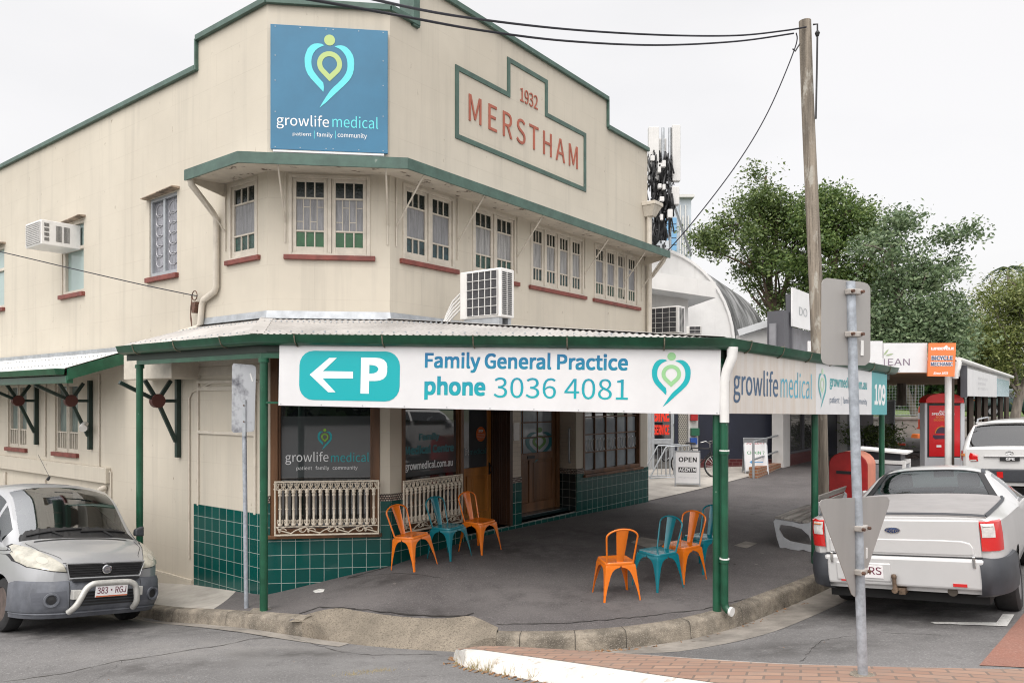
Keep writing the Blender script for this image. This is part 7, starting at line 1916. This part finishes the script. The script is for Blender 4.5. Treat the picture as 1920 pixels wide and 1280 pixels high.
fb = thing('fascia_sign', 'white restaurant fascia board with thin lettering and leaf mark above the brown awning', 'sign', at(1690, 698, 20.55), world=True)
E = lambda px: U(TE, px); EZ = lambda py: hit(TE, 1690, py)[1]
g = MB(TE); g.box(E(1515), E(1655), 0, .06, EZ(672), EZ(639)); g.box(E(1656), E(1738), -.02, .06, EZ(698), EZ(643)); g.box(E(1530), E(1656), -.01, .05, EZ(698), EZ(672)); link('panel', g, M_SIGNW, fb)
M_TXT = mat('mauve grey lettering', (.20, .15, .20), .5)
text('EAN', TE, (E(1664), E(1705), EZ(684.5), EZ(672.5)), M_TXT, fb, -.026, -.012); text('I', TE, (E(1657), E(1658.3), EZ(684.5), EZ(672.5)), M_TXT, fb, -.026)
text('ing', TE, (E(1668), E(1686), EZ(697), EZ(688)), M_TXT, fb, -.026, -.01)
g = MB(TE)
for tx, tz, a in ((1660, 661, .9), (1666, 665, .25)):
    u, z = E(tx), EZ(tz); d_ = Vector((math.cos(a), math.sin(a))); g.poly([(u + d_.x * r + d_.y * o, -.026, z + d_.y * r - d_.x * o) for r, o in ((-.1, 0), (-.02, .028), (.08, .02), (.13, 0), (.06, -.02), (-.04, -.022))])
link('leaf_mark', g, mat('sage leaf paint', (.33, .40, .25), .5), fb, recalc=False)
os_ = thing('hanging_sign', 'orange bicycle mechanic sign at the end of the street awning', 'sign', at(1766, 706, 20.35), world=True)
TO = frame((at(1740, 0, 20.35).x, 20.35, 0), (.99, -.05)); O = lambda px: U(TO, px); OZ = lambda py: hit(TO, 1766, py)[1]
g = MB(TO); g.ext([(O(1739), OZ(705)), (O(1789), OZ(706)), (O(1792), OZ(643)), (O(1742), OZ(643))], -.02, .04); link('panel', g, mat('orange sign panel', (.78, .19, .055), .45, .05, 2), os_)
M_SLB = mat('slate blue lettering', (.10, .12, .20), .5)
for s, x0, x1, t0, t1, m, b in (('LIFECYCLE', 1745, 1788, 651, 656, M_SW, .03), ('BICYCLE', 1745, 1786, 666.5, 675.5, M_SW, .05), ('BICYCLE', 1745.5, 1785.5, 667, 675, M_SLB, .015), ('MECHANIC', 1744, 1786, 678, 686.5, M_SW, .05), ('MECHANIC', 1744.5, 1785.5, 678.5, 686, M_SLB, .01), ('Since 1979', 1749, 1776, 697, 702, M_SW, .01)):
    text(s, TO, (O(x0), O(x1), OZ(t1), OZ(t0)), m, os_, -.024 if m is M_SW else -.034, b, shear=.25 if s.startswith('S') else 0)
g = MB(TO); g.poly([(O(1768), -.024, OZ(651)), (O(1774), -.024, OZ(647)), (O(1777), -.024, OZ(650.5))]); link('mountain_mark', g, M_SW, os_, recalc=False)
w2 = thing('awning_sign', 'blank white sign panel hung along the street side of the awning', 'sign', TF @ Vector((4, -.1, 2.2)), world=True)
FU = lambda px: U(TF, px, -.12); g = MB(TF); g.box(FU(1811), FU(1868), -.14, -.10, 2.42, 3.22); link('panel', g, M_SIGNW, w2)
g = MB(TF); g.box(FU(1811) - .1, FU(1811) - .01, -.16, .0, 2.38, 3.3); link('edge_trim', g, M_GREYD, w2)
for k, wd in enumerate((.8, .6, .75)): text('nnnn' if k else 'nnnnn', TF, (FU(1833), FU(1833) + (FU(1855) - FU(1833)) * wd, 2.95 - k * .16, 3.03 - k * .16), mat('ghost lettering', (.52, .52, .53), .5), w2, -.142, -.02)
g = MB(TF); g.box(FU(1871), FU(1893), -.1, -.04, 2.45, 3.15); setp(link('light_panel', g, mat('pale blue glass panel', (.28, .45, .52), .15)), 'pale blue glazed panel beside the blank awning sign', 'panel')

# phone booth with red poster
PBY = 22.0; TPB = frame((at(1737, 0, PBY).x, PBY, 0), (.995, -.1)); zbp = foot_z(at(1770, 0, PBY).x, PBY)
pbt = thing('phone_booth', 'grey street phone booth with red domed top and a red advertising poster', 'phone booth', TPB @ Vector((.5, 0, zbp)), world=True)
X = lambda px: U(TPB, px); Z = lambda py: hit(TPB, 1766, py)[1]
g = MB(TPB); g.box(X(1733), X(1738), -.03, .3, zbp, Z(755)); g.box(X(1737), X(1808), -.02, .08, zbp, Z(857)); g.box(X(1800), X(1808), -.03, .3, zbp, Z(755)); link('frame', g, mat('grey booth frame', (.48, .49, .51), .45), pbt, bevel=.01)
g = MB(TPB); g.box(X(1737), X(1800), -.02, .08, Z(857), Z(757)); link('poster_case', g, M_BLACK, pbt)
po = MB(TPB); po.box(X(1741.5), X(1799), -.03, -.021, Z(855), Z(760)); po_ = link('poster', po, mat('red poster print', (.55, .018, .022), .25), pbt)
for s, x0, x1, t0, t1, m in (('ALDI', 1760, 1774, 769, 772.5, M_SW), ('SPECIAL BUYS', 1746, 1789, 773.5, 778, M_SW), ('NOW ON', 1754, 1780, 779.5, 783.5, M_ORL), ('DOORDASH', 1750, 1785, 785, 789, M_ORL)):
    text(s, TPB, (X(x0), X(x1), Z(t1), Z(t0)), m, po_, -.032, .012)
g = MB(TPB); cx, cz = X(1766), Z(812); g.tube([(cx + .20 * math.cos(a), -.034, cz + .20 * math.sin(a)) for a in np.linspace(0, math.pi, 14)], .016, 5); link('poster_arch', g, M_ORL, po_)
g = MB(TPB); g.poly([(cx + .185 * math.cos(a), -.033, cz + .185 * math.sin(a)) for a in np.linspace(0, math.pi, 14)]); g.poly([(cx - .26, -.0335, cz - .05), (cx + .15, -.0335, cz - .05), (cx + .1, -.0335, cz - .16), (cx - .2, -.0335, cz - .17), (cx - .27, -.0335, cz - .11)]); link('poster_picture', g, mat('dark poster print', (.05, .02, .045), .4), po_, recalc=False)
for a, b in ((1755, 1764), (1771, 1777)): g = MB(TPB); g.box(X(a), X(b), -.034, -.031, Z(838), Z(834)); link('poster_mark', g, M_SW, po_)
g = MB(TPB); pr = [(X(1732), Z(755))] + [(X(1770) + (X(1806) - X(1770)) * math.cos(a), Z(755) + (Z(737) - Z(755)) * math.sin(a) ** .7) for a in np.linspace(math.pi, 0, 14)] + [(X(1808), Z(755))]
g.ext(pr, -.06, .4); link('domed_top', g, mat('booth red', (.60, .018, .018), .3), pbt, bevel=.01)

# white building with barrel roofed hall behind, phone mast, far tower
M_HALL = mat('streaked barrel roof', (.33, .33, .33), .7, .3, 1.2, (1, 1, .5)); mixcol(M_HALL, noise_fac(M_HALL, .7, .40, .56, (1, 1, .3), 7), (.06, .06, .06))
wb = thing('white_annexe', 'white rendered annexe with deep fascia behind the corner shop', 'building', at(1270, 620, 25), world=True)
TW = frame((at(1190, 0, 24.8).x, 24.8, 0), (1, .12)); g = MB(TW); wu = lambda px: U(TW, px); wz = lambda px, py: hit(TW, px, py)[1]
g.box(wu(1150), wu(1300), .5, 6, 3.6, wz(1250, 545)); link('wall', g, M_PWHITE, wb)
g = MB(TW); g.hexa([(wu(1150), -.5, wz(1215, 537)), (wu(1331), -.5, wz(1331, 562)), (wu(1331), 6, wz(1331, 562)), (wu(1150), 6, wz(1215, 537))], [(wu(1150), -.5, wz(1215, 505)), (wu(1331), -.5, wz(1331, 533)), (wu(1331), 6, wz(1331, 533)), (wu(1150), 6, wz(1215, 505))]); link('fascia', g, M_PWHITE, wb)
g = MB(TW); g.box(wu(1214), wu(1252), .44, .5, wz(1230, 600), wz(1230, 574)); link('window', g, M_GDARK, wb)
hl = thing('barrel_hall', 'curved roof hall with white end wall and mould streaked barrel roof', 'hall', at(1300, 640, 30), world=True)
c = at(1203, 648, 29.0); rr_ = 3.55; dvec = Vector((4.6, 9)); n = 28
arc = lambda t: (c.x + rr_ * math.cos(t), c.z + rr_ * 1.08 * math.sin(t))
g = MB(); rows = [[(arc(t)[0] + dvec.x * s, c.y + dvec.y * s, arc(t)[1]) for t in np.linspace(-.35, math.pi, n)] for s in np.linspace(0, 1, 6)]
g.grid(rows); link('barrel_roof', g, M_HALL, hl, smooth=60)
g = MB(); g.poly([(arc(t)[0] * 1 - .0, c.y - .02, arc(t)[1]) for t in np.linspace(-.35, math.pi + .3, n)]); link('end_wall', g, M_PWHITE, hl)
g = MB(); g.tube([(arc(t)[0], c.y - .05, arc(t)[1]) for t in np.linspace(-.3, math.pi, n)], .08, 5); link('end_trim', g, M_PWHITE, hl)
outdoor_unit(Matrix.Translation(at(1204, 628, 18.6)) @ frame((0, 0, 0), aL).to_3x3().to_4x4(), .98, .66, .36, 'white air conditioner past the far end of the window hood, before the white annexe', 4, 5)
outdoor_unit(Matrix.Translation(at(1287, 626, 21.5)) @ frame((0, 0, 0), (.98, -.2)).to_3x3().to_4x4(), .42, .22, .2, 'small low air conditioner on the roof right of the larger one', 2, 2, False)
mast = thing('phone_mast', 'cluttered phone mast with tall white antenna panels above the annexe', 'mast', at(1243, 470, 28), world=True)
MY = 28.0; ma = lambda x, y, dy=0: at(x, y, MY + dy)
def mbox(g, x0, x1, y0, y1, d0, d1): a, b = ma(x0, y1), ma(x1, y0); g.box(a.x, b.x, MY + d0, MY + d1, a.z, b.z)
for x0, x1, y0, y1, d in ((1214, 1233, 242, 342, -.3), (1259, 1274, 237, 342, -.2), (1236, 1254, 252, 330, .4), (1256, 1272, 352, 386, -.2)):
    g = MB(); mbox(g, x0, x1, y0, y1, d, d + .28); link('antenna_panel', g, M_PWHITE, mast, bevel=.03)
g = MB()
for x in (1243, 1256): g.cyl(tuple(ma(x, 470)), tuple(ma(x, 240)), .06, n=8)
g.cyl(tuple(ma(1262, 380)), tuple(ma(1296, 478, 2)), .05, n=6); mbox(g, 1214, 1250, 455, 470, -.4, .4); link('pole', g, M_METAL, mast)
rm = random.Random(5); g = MB(); g.tube([tuple(ma(1244 - k * 1.4, 285 + k * 30, .1)) for k in range(6)], [.10, .16, .18, .22, .20, .16], 7)
for k in range(150):
    x, y = rm.uniform(1217, 1262), rm.uniform(278, 450); 
    if y > 400: x = rm.uniform(1217, 1248)
    L_ = rm.uniform(14, 60); pts = [ma(x, y, rm.uniform(-.5, .1)), ma(x + rm.uniform(-6, 6), y + L_ * .4, rm.uniform(-.6, .1)), ma(x + rm.uniform(-6, 6), min(y + L_, 462), rm.uniform(-.5, .1))]
    g.tube(catm(pts, 4), rm.uniform(.018, .042), 5)
for k in range(7): yy_ = 462 - k * 2; g.tube(catm([ma(1217 + k, 400 + k * 6, -.3), ma(1217 + k, 440, -.4), ma(1226, yy_ - 4, -.4), ma(1240 - k, 440, -.4), ma(1246 - k, 395 + k * 6, -.3)], 5), .035, 5)
link('cable_bundle', g, M_BLACK, mast, smooth=60)
for k in range(9):
    x, y = rm.choice((1216, 1238, 1246, 1228)) + rm.uniform(-2, 4), rm.uniform(290, 430); g = MB(); mbox(g, x, x + rm.uniform(5, 9), y, y + rm.uniform(7, 16), -.62, -.4); link('radio_unit', g, M_PWHITE, mast, bevel=.02)
tw = thing('office_tower', 'distant pale tower block with blue glass bands behind the phone mast', 'tower', at(1275, 480, 140), world=True)
g = MB(); a, b = at(1236, 480, 140), at(1296, 368, 140); g.box(a.x, b.x, 140, 152, -2, b.z); link('wall', g, mat('pale blue cladding', (.42, .46, .50), .5, .1, .3), tw)
g = MB(); g.box(at(1252, 0, 140).x, at(1300, 0, 140).x, 139, 152.5, at(0, 372, 140).z, at(0, 367, 140).z); link('roof_slab', g, M_PWHITE, tw)
for k in range(5): g = MB(); a, b = at(1238, 420 + 13 * k, 140), at(1268, 409 + 13 * k, 140); g.box(a.x, b.x, 139.7, 139.95, a.z, b.z); link('glass_band', g, mat('blue glass', (.14, .32, .52), .15), tw)
for k in range(4): g = MB(); a, b = at(1274 + 5 * k, 480, 140), at(1276 + 5 * k, 385 + (k % 2) * 20, 140); g.box(a.x, b.x, 139.7, 139.95, a.z, b.z); link('fin', g, M_PWHITE, tw)

# ramp wall and rail between the forecourt and the shop
p0, p1 = street(1421, 896), street(1474, 872)
g = MB(); Trw = frame((p0.x, p0.y, 0), (p1.x - p0.x, p1.y - p0.y)); Lr = math.hypot(p1.x - p0.x, p1.y - p0.y)
g.hexa([(0, 0, -.2), (Lr, 0, -.2), (Lr, .25, -.2), (0, .25, -.2)], [(0, 0, p0.z + .30), (Lr, 0, p1.z + .10), (Lr, .25, p1.z + .10), (0, .25, p0.z + .30)], T=Trw)
setp(link('ramp_wall', g, M_BRKR, uv=Trw), 'low tan brick ramp wall at the edge of the pale forecourt', 'wall')
g = MB(Trw); z0 = p0.z; g.cyl((-.1, .1, z0), (-.1, .1, z0 + 1.02), .035, n=10)
for h_ in (1.02, .52): g.cyl((-.1, .1, z0 + h_), (Lr * .95, .1, z0 + h_ + .06), .03, n=8)
g.cyl((Lr * .95, .1, p1.z), (Lr * .95, .1, z0 + 1.08), .03, n=8)
setp(link('handrail', g, M_METAL, smooth=60), 'grey pipe handrail on the ramp beside the handwritten board', 'handrail')

# rise beyond: retaining wall, lawn, fences, parked car
g = MB(); xs_ = np.linspace(12, 60, 30); ys_ = np.linspace(41.2, 90, 20)
g.grid([[(x, y, .55 + .010 * (y - 41) + (.75 if y > 41.5 else .7)) for x in xs_] for y in ys_]); o = link('lawn', g, mat('mown lawn', (.10, .15, .035), .95, .4, 1.5)); o['kind'] = 'structure'
g = MB(); g.box(14, 60, 40.8, 41.2, -.2, 1.25); g.box(14, 60, 40.7, 41.3, 1.25, 1.40); setp(link('retaining_wall', g, mat('grey block retaining wall', (.34, .32, .29), .85, .2, 2), bevel=.02), 'grey retaining wall with pale coping below the raised lawn', 'wall')
g = MB(); pv = [(at(1640, 0, 30).x, 30), (at(1760, 0, 30).x, 30), (at(1800, 0, 40.6).x, 40.6), (at(1640, 0, 40.6).x, 40.6)]
g.poly([(x, y, foot_z(x, y) + .05) for x, y in pv]); o = link('side_path', g, M_FOOT); o['kind'] = 'structure'
def mesh_fence(label, P0, P1, h, m, cell=.12, feet=True):
    d = Vector(P1) - Vector(P0); L = math.hypot(d.x, d.y); T = frame((P0[0], P0[1], P0[2]), (d.x, d.y, d.z)); t = thing('temporary_fence', label, 'fence', tuple(P0), world=True)
    g = MB(T); g.tube([(0, 0, .1), (L, 0, .1), (L, 0, h), (0, 0, h)], .03, 6, closed=True); link('frame', g, m, t)
    g = MB(T)
    for x in np.arange(cell, L, cell): g.cyl((x, 0, .1), (x, 0, h), .007, n=3)
    for z in np.arange(.1 + cell, h, cell): g.cyl((0, 0, z), (L, 0, z), .007, n=3)
    link('mesh', g, m, t)
    if feet:
        g = MB(T); g.box(L - .15, L + .15, -.45, .45, 0, .16); link('foot_block', g, mat('orange plastic', (.62, .06, .03), .5), t, bevel=.02)
a = at(1673, 792, 33); b = at(1698, 823, 27.5); a.z = foot_z(a.x, a.y) ; b.z = foot_z(b.x, b.y)
mesh_fence('silver temporary mesh fence panel running towards us beside the mulch', (b.x - .9, b.y, b.z), (a.x + .6, a.y + 1, a.z), 2.1, M_METAL, .1)
mesh_fence('long silver mesh fence across the top of the retaining wall', (at(1640, 0, 41).x, 41, 1.4), (at(1732, 0, 41).x, 41, 1.4), 1.9, M_METAL, .16, False)
p = at(1729, 808, 40); g = MB(); g.hexa([(p.x - .5, p.y - .4, .05), (p.x + .9, p.y - .4, .05), (p.x + .9, p.y + .4, .05), (p.x - .5, p.y + .4, .05)], [(p.x - .4, p.y - .3, .5), (p.x + .8, p.y - .3, .5), (p.x + .8, p.y + .3, .5), (p.x - .4, p.y + .3, .5)]); setp(link('traffic_barrier', g, mat('orange barrier plastic', (.75, .17, .02), .5), bevel=.05), 'low orange plastic barrier at the foot of the retaining wall', 'barrier')
p = at(1728, 778, 38); g = MB(); g.lathe([(.22, -.70), (.22, -.64), (.16, -.62), (.15, .35), (.10, .45), (.07, .46)], 14, o=tuple(p)); bo_ = link('bollard', g, mat('orange bollard', (.75, .08, .02), .5), smooth=50); setp(bo_, 'upright orange bollard with white band left of the phone booth', 'bollard'); g = MB(); g.lathe([(.165, -.20), (.165, .12)], 14, o=(0, 0, .7)); link('white_band', g, M_SW, bo_); bo_.children[0].matrix_parent_inverse = I4
for k, (x0, x1, y_) in enumerate(((1622, 1638, 30), (1640, 1676, 31))):
    a, b = at(x0, 0, y_), at(x1, 0, y_ + .5); g = MB(); z = foot_z(a.x, a.y)
    g.tube([(a.x, a.y, z), (a.x, a.y, z + .95), (a.x + .06, a.y, z + 1.0), (b.x - .06, b.y, z + 1.1), (b.x, b.y, z + 1.05), (b.x, b.y, z + .1)], .04, 6); g.cyl((a.x, a.y, z + .55), (b.x, b.y, z + .62), .03, n=6); g.cyl((a.x, a.y, z + .78), (b.x, b.y, z + .86), .03, n=6)
    setp(link('black_railing', g, M_BLACK, smooth=60), ('short black pipe railing half covered by the shrub', 'longer black pipe railing ending at the temporary fence')[k], 'railing')
gm = at(1812, 785, 44); MGc = Matrix.Translation((gm.x, gm.y, 1.33)) @ Matrix.Rotation(R(-8), 4, 'Z') @ Matrix.Diagonal((1, 1, .86, 1))
suv(MGc, 'dark green parked car on the raised lawn behind the awning posts', M_GREENP, 'parked_car', False)
# ------------------------------------------------------------------ trees and shrubs
def leaf_mat(name, a, b, c, trans=.25):
    m = bpy.data.materials.new(name); m.use_nodes = True; n, l = m.node_tree.nodes, m.node_tree.links; n.clear()
    o = n.new('ShaderNodeOutputMaterial'); g = n.new('ShaderNodeNewGeometry'); r = n.new('ShaderNodeValToRGB')
    r.color_ramp.elements[0].color = (*a, 1); r.color_ramp.elements[1].color = (*c, 1); e = r.color_ramp.elements.new(.55); e.color = (*b, 1)
    l.new(g.outputs['Random Per Island'], r.inputs[0])
    p = n.new('ShaderNodeBsdfPrincipled'); p.inputs['Roughness'].default_value = .42; l.new(r.outputs[0], p.inputs['Base Color'])
    t = n.new('ShaderNodeBsdfTranslucent'); l.new(r.outputs[0], t.inputs[0]); x = n.new('ShaderNodeMixShader'); x.inputs[0].default_value = trans
    l.new(p.outputs[0], x.inputs[1]); l.new(t.outputs[0], x.inputs[2]); l.new(x.outputs[0], o.inputs[0]); return m
M_LF1 = leaf_mat('dark glossy leaves', (.050, .082, .022), (.095, .145, .038), (.20, .25, .085))
M_LF2 = leaf_mat('mid green leaves', (.050, .090, .022), (.095, .155, .036), (.20, .26, .08))
M_LF3 = leaf_mat('grey green leaves', (.070, .115, .055), (.13, .19, .09), (.22, .28, .15))
M_LF4 = leaf_mat('golden green leaflets', (.09, .125, .030), (.17, .21, .055), (.29, .31, .11))
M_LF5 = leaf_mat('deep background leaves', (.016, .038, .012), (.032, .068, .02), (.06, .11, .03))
M_BARK = mat('brown bark', (.12, .085, .06), .95, .5, 6, (1, 1, .2), bump=.6)
M_BARKG = mat('grey bark', (.22, .19, .16), .95, .4, 6, (1, 1, .2), bump=.6)
def crown_mesh(blobs, n_cl, per, size, rad, seed, aspect=.5, droop=.2, core=.35):
    """leaf faces gathered in sprigs spread through several ellipsoids (centre, radii)"""
    r = np.random.default_rng(seed); vol = np.array([b[1][0] * b[1][1] * b[1][2] for b in blobs]) ** .75; pr = vol / vol.sum()
    def spread(n):
        bi = r.choice(len(blobs), n, p=pr); cen = np.array([b[0] for b in blobs])[bi]; rd = np.array([b[1] for b in blobs])[bi]
        d = r.normal(size=(n, 3)); d /= np.linalg.norm(d, axis=1)[:, None]; q = core + (1 - core) * r.random(n) ** .55
        q *= 1 + .18 * r.normal(size=n).clip(-1, 1.8)
        return cen + d * rd * q[:, None]
    nb_ = max(6, n_cl // 20); boughs = spread(nb_)                 # leafy boughs first, sprigs gathered round them: light and dark clumps, gaps between
    cc = boughs[r.integers(0, nb_, n_cl)] + r.normal(size=(n_cl, 3)) * rad * np.array([1.6, 1.6, 1.0]) * (.6 + .9 * r.random((n_cl, 1)))
    P = np.repeat(cc, per, 0) + r.normal(size=(n_cl * per, 3)) * rad * np.array([1, 1, .75]); N = len(P)
    a = r.normal(size=(N, 3)); a[:, 2] = a[:, 2] * .6 - droop; a /= np.linalg.norm(a, axis=1)[:, None]
    b = np.cross(a, r.normal(size=(N, 3))); b /= np.linalg.norm(b, axis=1)[:, None]
    s = size * (.5 + 1.0 * r.random(N))[:, None]
    V = np.stack([P - a * s, P + b * s * aspect, P + a * s, P - b * s * aspect], 1).reshape(-1, 3)
    me = bpy.data.meshes.new('crown'); me.vertices.add(len(V)); me.vertices.foreach_set('co', V.ravel()); me.loops.add(N * 4); me.polygons.add(N)
    me.loops.foreach_set('vertex_index', np.arange(N * 4)); me.polygons.foreach_set('loop_start', np.arange(0, N * 4, 4)); me.polygons.foreach_set('loop_total', np.full(N, 4)); me.update(); me.validate()
    return me, cc
def tree(label, base, trunk, blobs, n_cl, per, size, rad, leaf, bark, seed, r0=.18, name='tree', limbs=14, group=None, aspect=.5, droop=.2, core=.35, cat='tree'):
    t = thing(name, label, cat, base, group, world=True)
    me, cc = crown_mesh(blobs, n_cl, per, size, rad, seed, aspect, droop, core)
    me.transform(Matrix.Translation(-Vector(base))); me.materials.append(leaf); o = bpy.data.objects.new('crown', me); C.objects.link(o); o.parent = t
    r = random.Random(seed); g = MB(); T_ = [Vector(p) for p in trunk]; k = len(T_)
    g.tube(catm(T_, 5), [r0 * (1 - .75 * i / ((k - 1) * 5)) for i in range((k - 1) * 5 + 1)], 9); link('trunk', g, bark, t, smooth=60)
    g = MB()
    for i in range(limbs):
        e = Vector(cc[r.randrange(len(cc))]); s = T_[min(k - 1, 1 + r.randrange(max(1, k - 1)))]; 
        if e.z < s.z - .5: continue
        m_ = (s + e) / 2 + Vector((r.uniform(-.3, .3), r.uniform(-.3, .3), r.uniform(-.1, .5))); g.tube(catm([s, m_, e], 4), [.075 * r0 / .18 * (1 - .09 * j) for j in range(9)], 5)
    link('limbs', g, bark, t, smooth=60)
    return t
def blob(px, py, y, rx, rz, ry=None): p = at(px, py, y); k = y / F; return ((p.x, p.y, p.z), (rx * k, (ry or rx) * k * .9, rz * k))
Y = 40
tree('open crowned dark tree left of the timber pole, behind the barrel hall', at(1458, 690, Y), [at(1458, 690, Y), at(1452, 600, Y), at(1440, 520, Y), at(1432, 420, Y), at(1436, 330, Y)],
     [blob(1435, 330, Y, 16, 30), blob(1440, 410, Y, 52, 55), blob(1385, 400, Y, 42, 36), blob(1350, 440, Y, 42, 32), blob(1325, 455, Y, 28, 24), blob(1415, 480, Y, 66, 52), blob(1468, 440, Y, 34, 70), blob(1400, 525, Y, 36, 22), blob(1455, 560, Y, 50, 55), blob(1490, 520, Y, 40, 60)], 1150, 22, .085, .25, M_LF1, M_BARK, 11, .22, limbs=34)
Y = 38
tree('dense round mid green tree right behind the timber pole', at(1560, 690, Y), [at(1560, 700, Y), at(1560, 600, Y), at(1565, 500, Y), at(1570, 420, Y)],
     [blob(1580, 350, Y, 40, 32), blob(1560, 420, Y, 66, 60), blob(1608, 430, Y, 44, 62), blob(1540, 500, Y, 70, 70), blob(1610, 540, Y, 50, 60), blob(1560, 590, Y, 80, 55), blob(1515, 390, Y, 20, 40), blob(1556, 330, Y, 16, 22), blob(1620, 375, Y, 20, 30)], 1900, 22, .085, .25, M_LF2, M_BARK, 12, .25, limbs=12)
Y = 34
tree('grey green tree with loose arching sprays above the awning', at(1690, 720, Y), [at(1690, 760, Y), at(1690, 660, Y), at(1685, 560, Y), at(1670, 480, Y)],
     [blob(1668, 470, Y, 38, 40), blob(1695, 412, Y, 22, 22), blob(1712, 395, Y, 14, 12), blob(1735, 440, Y, 34, 14), blob(1790, 440, Y, 30, 12), blob(1765, 455, Y, 22, 16), blob(1700, 530, Y, 56, 50), blob(1760, 520, Y, 48, 44), blob(1700, 600, Y, 74, 50), blob(1765, 590, Y, 52, 50), blob(1668, 640, Y, 50, 46), blob(1780, 500, Y, 30, 18), blob(1740, 660, Y, 70, 34)], 1500, 22, .085, .24, M_LF3, M_BARKG, 13, .22, limbs=24)
Y = 40
tree('golden green feathery tree leaning over the lawn at the right edge', at(1905, 790, Y), [at(1902, 790, Y), at(1912, 740, Y), at(1935, 690, Y), at(1925, 620, Y), at(1900, 560, Y)],
     [blob(1890, 560, Y, 46, 28), blob(1855, 590, Y, 34, 22), blob(1870, 640, Y, 44, 30), blob(1920, 620, Y, 60, 50), blob(1960, 560, Y, 70, 50), blob(1835, 650, Y, 26, 20), blob(1900, 690, Y, 60, 22), blob(1840, 680, Y, 26, 14), blob(1822, 605, Y, 28, 14), blob(1850, 550, Y, 30, 16), blob(1812, 660, Y, 22, 16)], 1250, 24, .10, .30, M_LF4, M_BARKG, 14, .26, limbs=22, aspect=.28, droop=.5)
Y = 62
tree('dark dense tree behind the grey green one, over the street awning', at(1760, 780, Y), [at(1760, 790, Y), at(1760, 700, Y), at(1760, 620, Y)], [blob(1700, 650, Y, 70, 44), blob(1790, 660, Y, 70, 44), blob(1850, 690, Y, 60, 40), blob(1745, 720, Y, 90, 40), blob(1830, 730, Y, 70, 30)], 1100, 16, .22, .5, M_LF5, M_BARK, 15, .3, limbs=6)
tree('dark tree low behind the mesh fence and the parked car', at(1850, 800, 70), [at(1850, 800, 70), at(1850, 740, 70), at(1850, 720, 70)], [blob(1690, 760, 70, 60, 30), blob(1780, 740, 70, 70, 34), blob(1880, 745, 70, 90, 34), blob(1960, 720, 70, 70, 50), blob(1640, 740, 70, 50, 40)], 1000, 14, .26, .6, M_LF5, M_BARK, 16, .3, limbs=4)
# slanting trunk behind the fence
p0, p1 = at(1722, 800, 44), at(1700, 730, 44); tree('slanting trunk with a light crown behind the mesh fence', p0, [p0, (p0 + p1) / 2, p1, at(1690, 700, 44)], [blob(1680, 690, 44, 50, 22), blob(1730, 745, 44, 16, 10)], 160, 14, .16, .3, M_LF2, M_BARKG, 17, .28, limbs=4)
# palm far right
p = at(1893, 560, 75); t = thing('palm', 'small dark palm showing above the golden tree at the right edge', 'palm', p, world=True); g = MB(); top = at(1890, 506, 75); g.cyl(tuple(p), tuple(top), .15, .12, 8); link('trunk', g, M_BARKG, t); g = MB(); r = random.Random(4)
for k in range(13):
    a = r.uniform(0, 6.28); L_ = r.uniform(1.8, 2.6); pts = [top + Vector((math.cos(a) * L_ * s, math.sin(a) * L_ * s, .8 * s - 1.7 * s * s + .2)) for s in np.linspace(0, 1, 8)]; g.tube(pts, .03, 4)
    for i in range(1, 8):
        for sd in (-1, 1):
            b_ = pts[i]; d = Vector((-math.sin(a), math.cos(a), 0)) * sd * .5 + Vector((math.cos(a) * .3, math.sin(a) * .3, -.25)); g.poly([b_, b_ + d * .5 + Vector((0, 0, .05)), b_ + d, b_ + d * .5 - Vector((0, 0, .06))])
link('crown', g, M_LF5, t, recalc=False)
# strappy plant drooping beside the fence, shrub by the rails, mulch bed
def shrub(label, c, rx, ry, rz, n, seed, lf, size=.06, name='shrub'):
    t = thing(name, label, 'shrub', c, world=True); me, cc = crown_mesh([((c.x, c.y, c.z + rz), (rx, ry, rz))], n, 14, size, .12, seed, .3, -.2, .1); me.transform(Matrix.Translation(-c)); me.materials.append(lf); o = bpy.data.objects.new('foliage', me); C.objects.link(o); o.parent = t
    g = MB()
    for k in range(7): e = Vector(cc[k * 3]); g.tube([c, (c + e) / 2 + Vector((.05, 0, 0)), e], .012, 4)
    link('stem', g, M_BARK, t)
c = at(1640, 0, 28.5); c.z = foot_z(c.x, c.y); shrub('leafy green shrub growing through the black railing', c, 1.0, .9, .65, 200, 21, M_LF2)
g = MB(); r = random.Random(9); a = at(1690, 0, 28)
for k in range(700):
    x, y = a.x + r.uniform(-1.4, 1.0), a.y + r.uniform(-1.6, 3); z = foot_z(x, y) + .06; s = r.uniform(.03, .09); th = r.uniform(0, 6.28); d = Vector((math.cos(th), math.sin(th), r.uniform(-.3, .5))) * s; e = Vector((-d.y, d.x, r.uniform(0, .02))) * .4; g.poly([Vector((x, y, z)) - d, Vector((x, y, z)) + e, Vector((x, y, z)) + d, Vector((x, y, z)) - e])
o = link('mulch', g, mat('bark mulch', (.10, .055, .035), .95, .5, 10), recalc=False); o['kind'] = 'stuff'
# what stands across the road behind the photographer (mirrored in the shop glass)
me, cc = crown_mesh([((x, -17 + 2 * math.sin(x), 2.4 + .6 * math.sin(x * .7)), (3.6, 2.2, 2.2)) for x in range(-26, 30, 4)], 2600, 8, .42, .6, 31, .55, .2, .1)
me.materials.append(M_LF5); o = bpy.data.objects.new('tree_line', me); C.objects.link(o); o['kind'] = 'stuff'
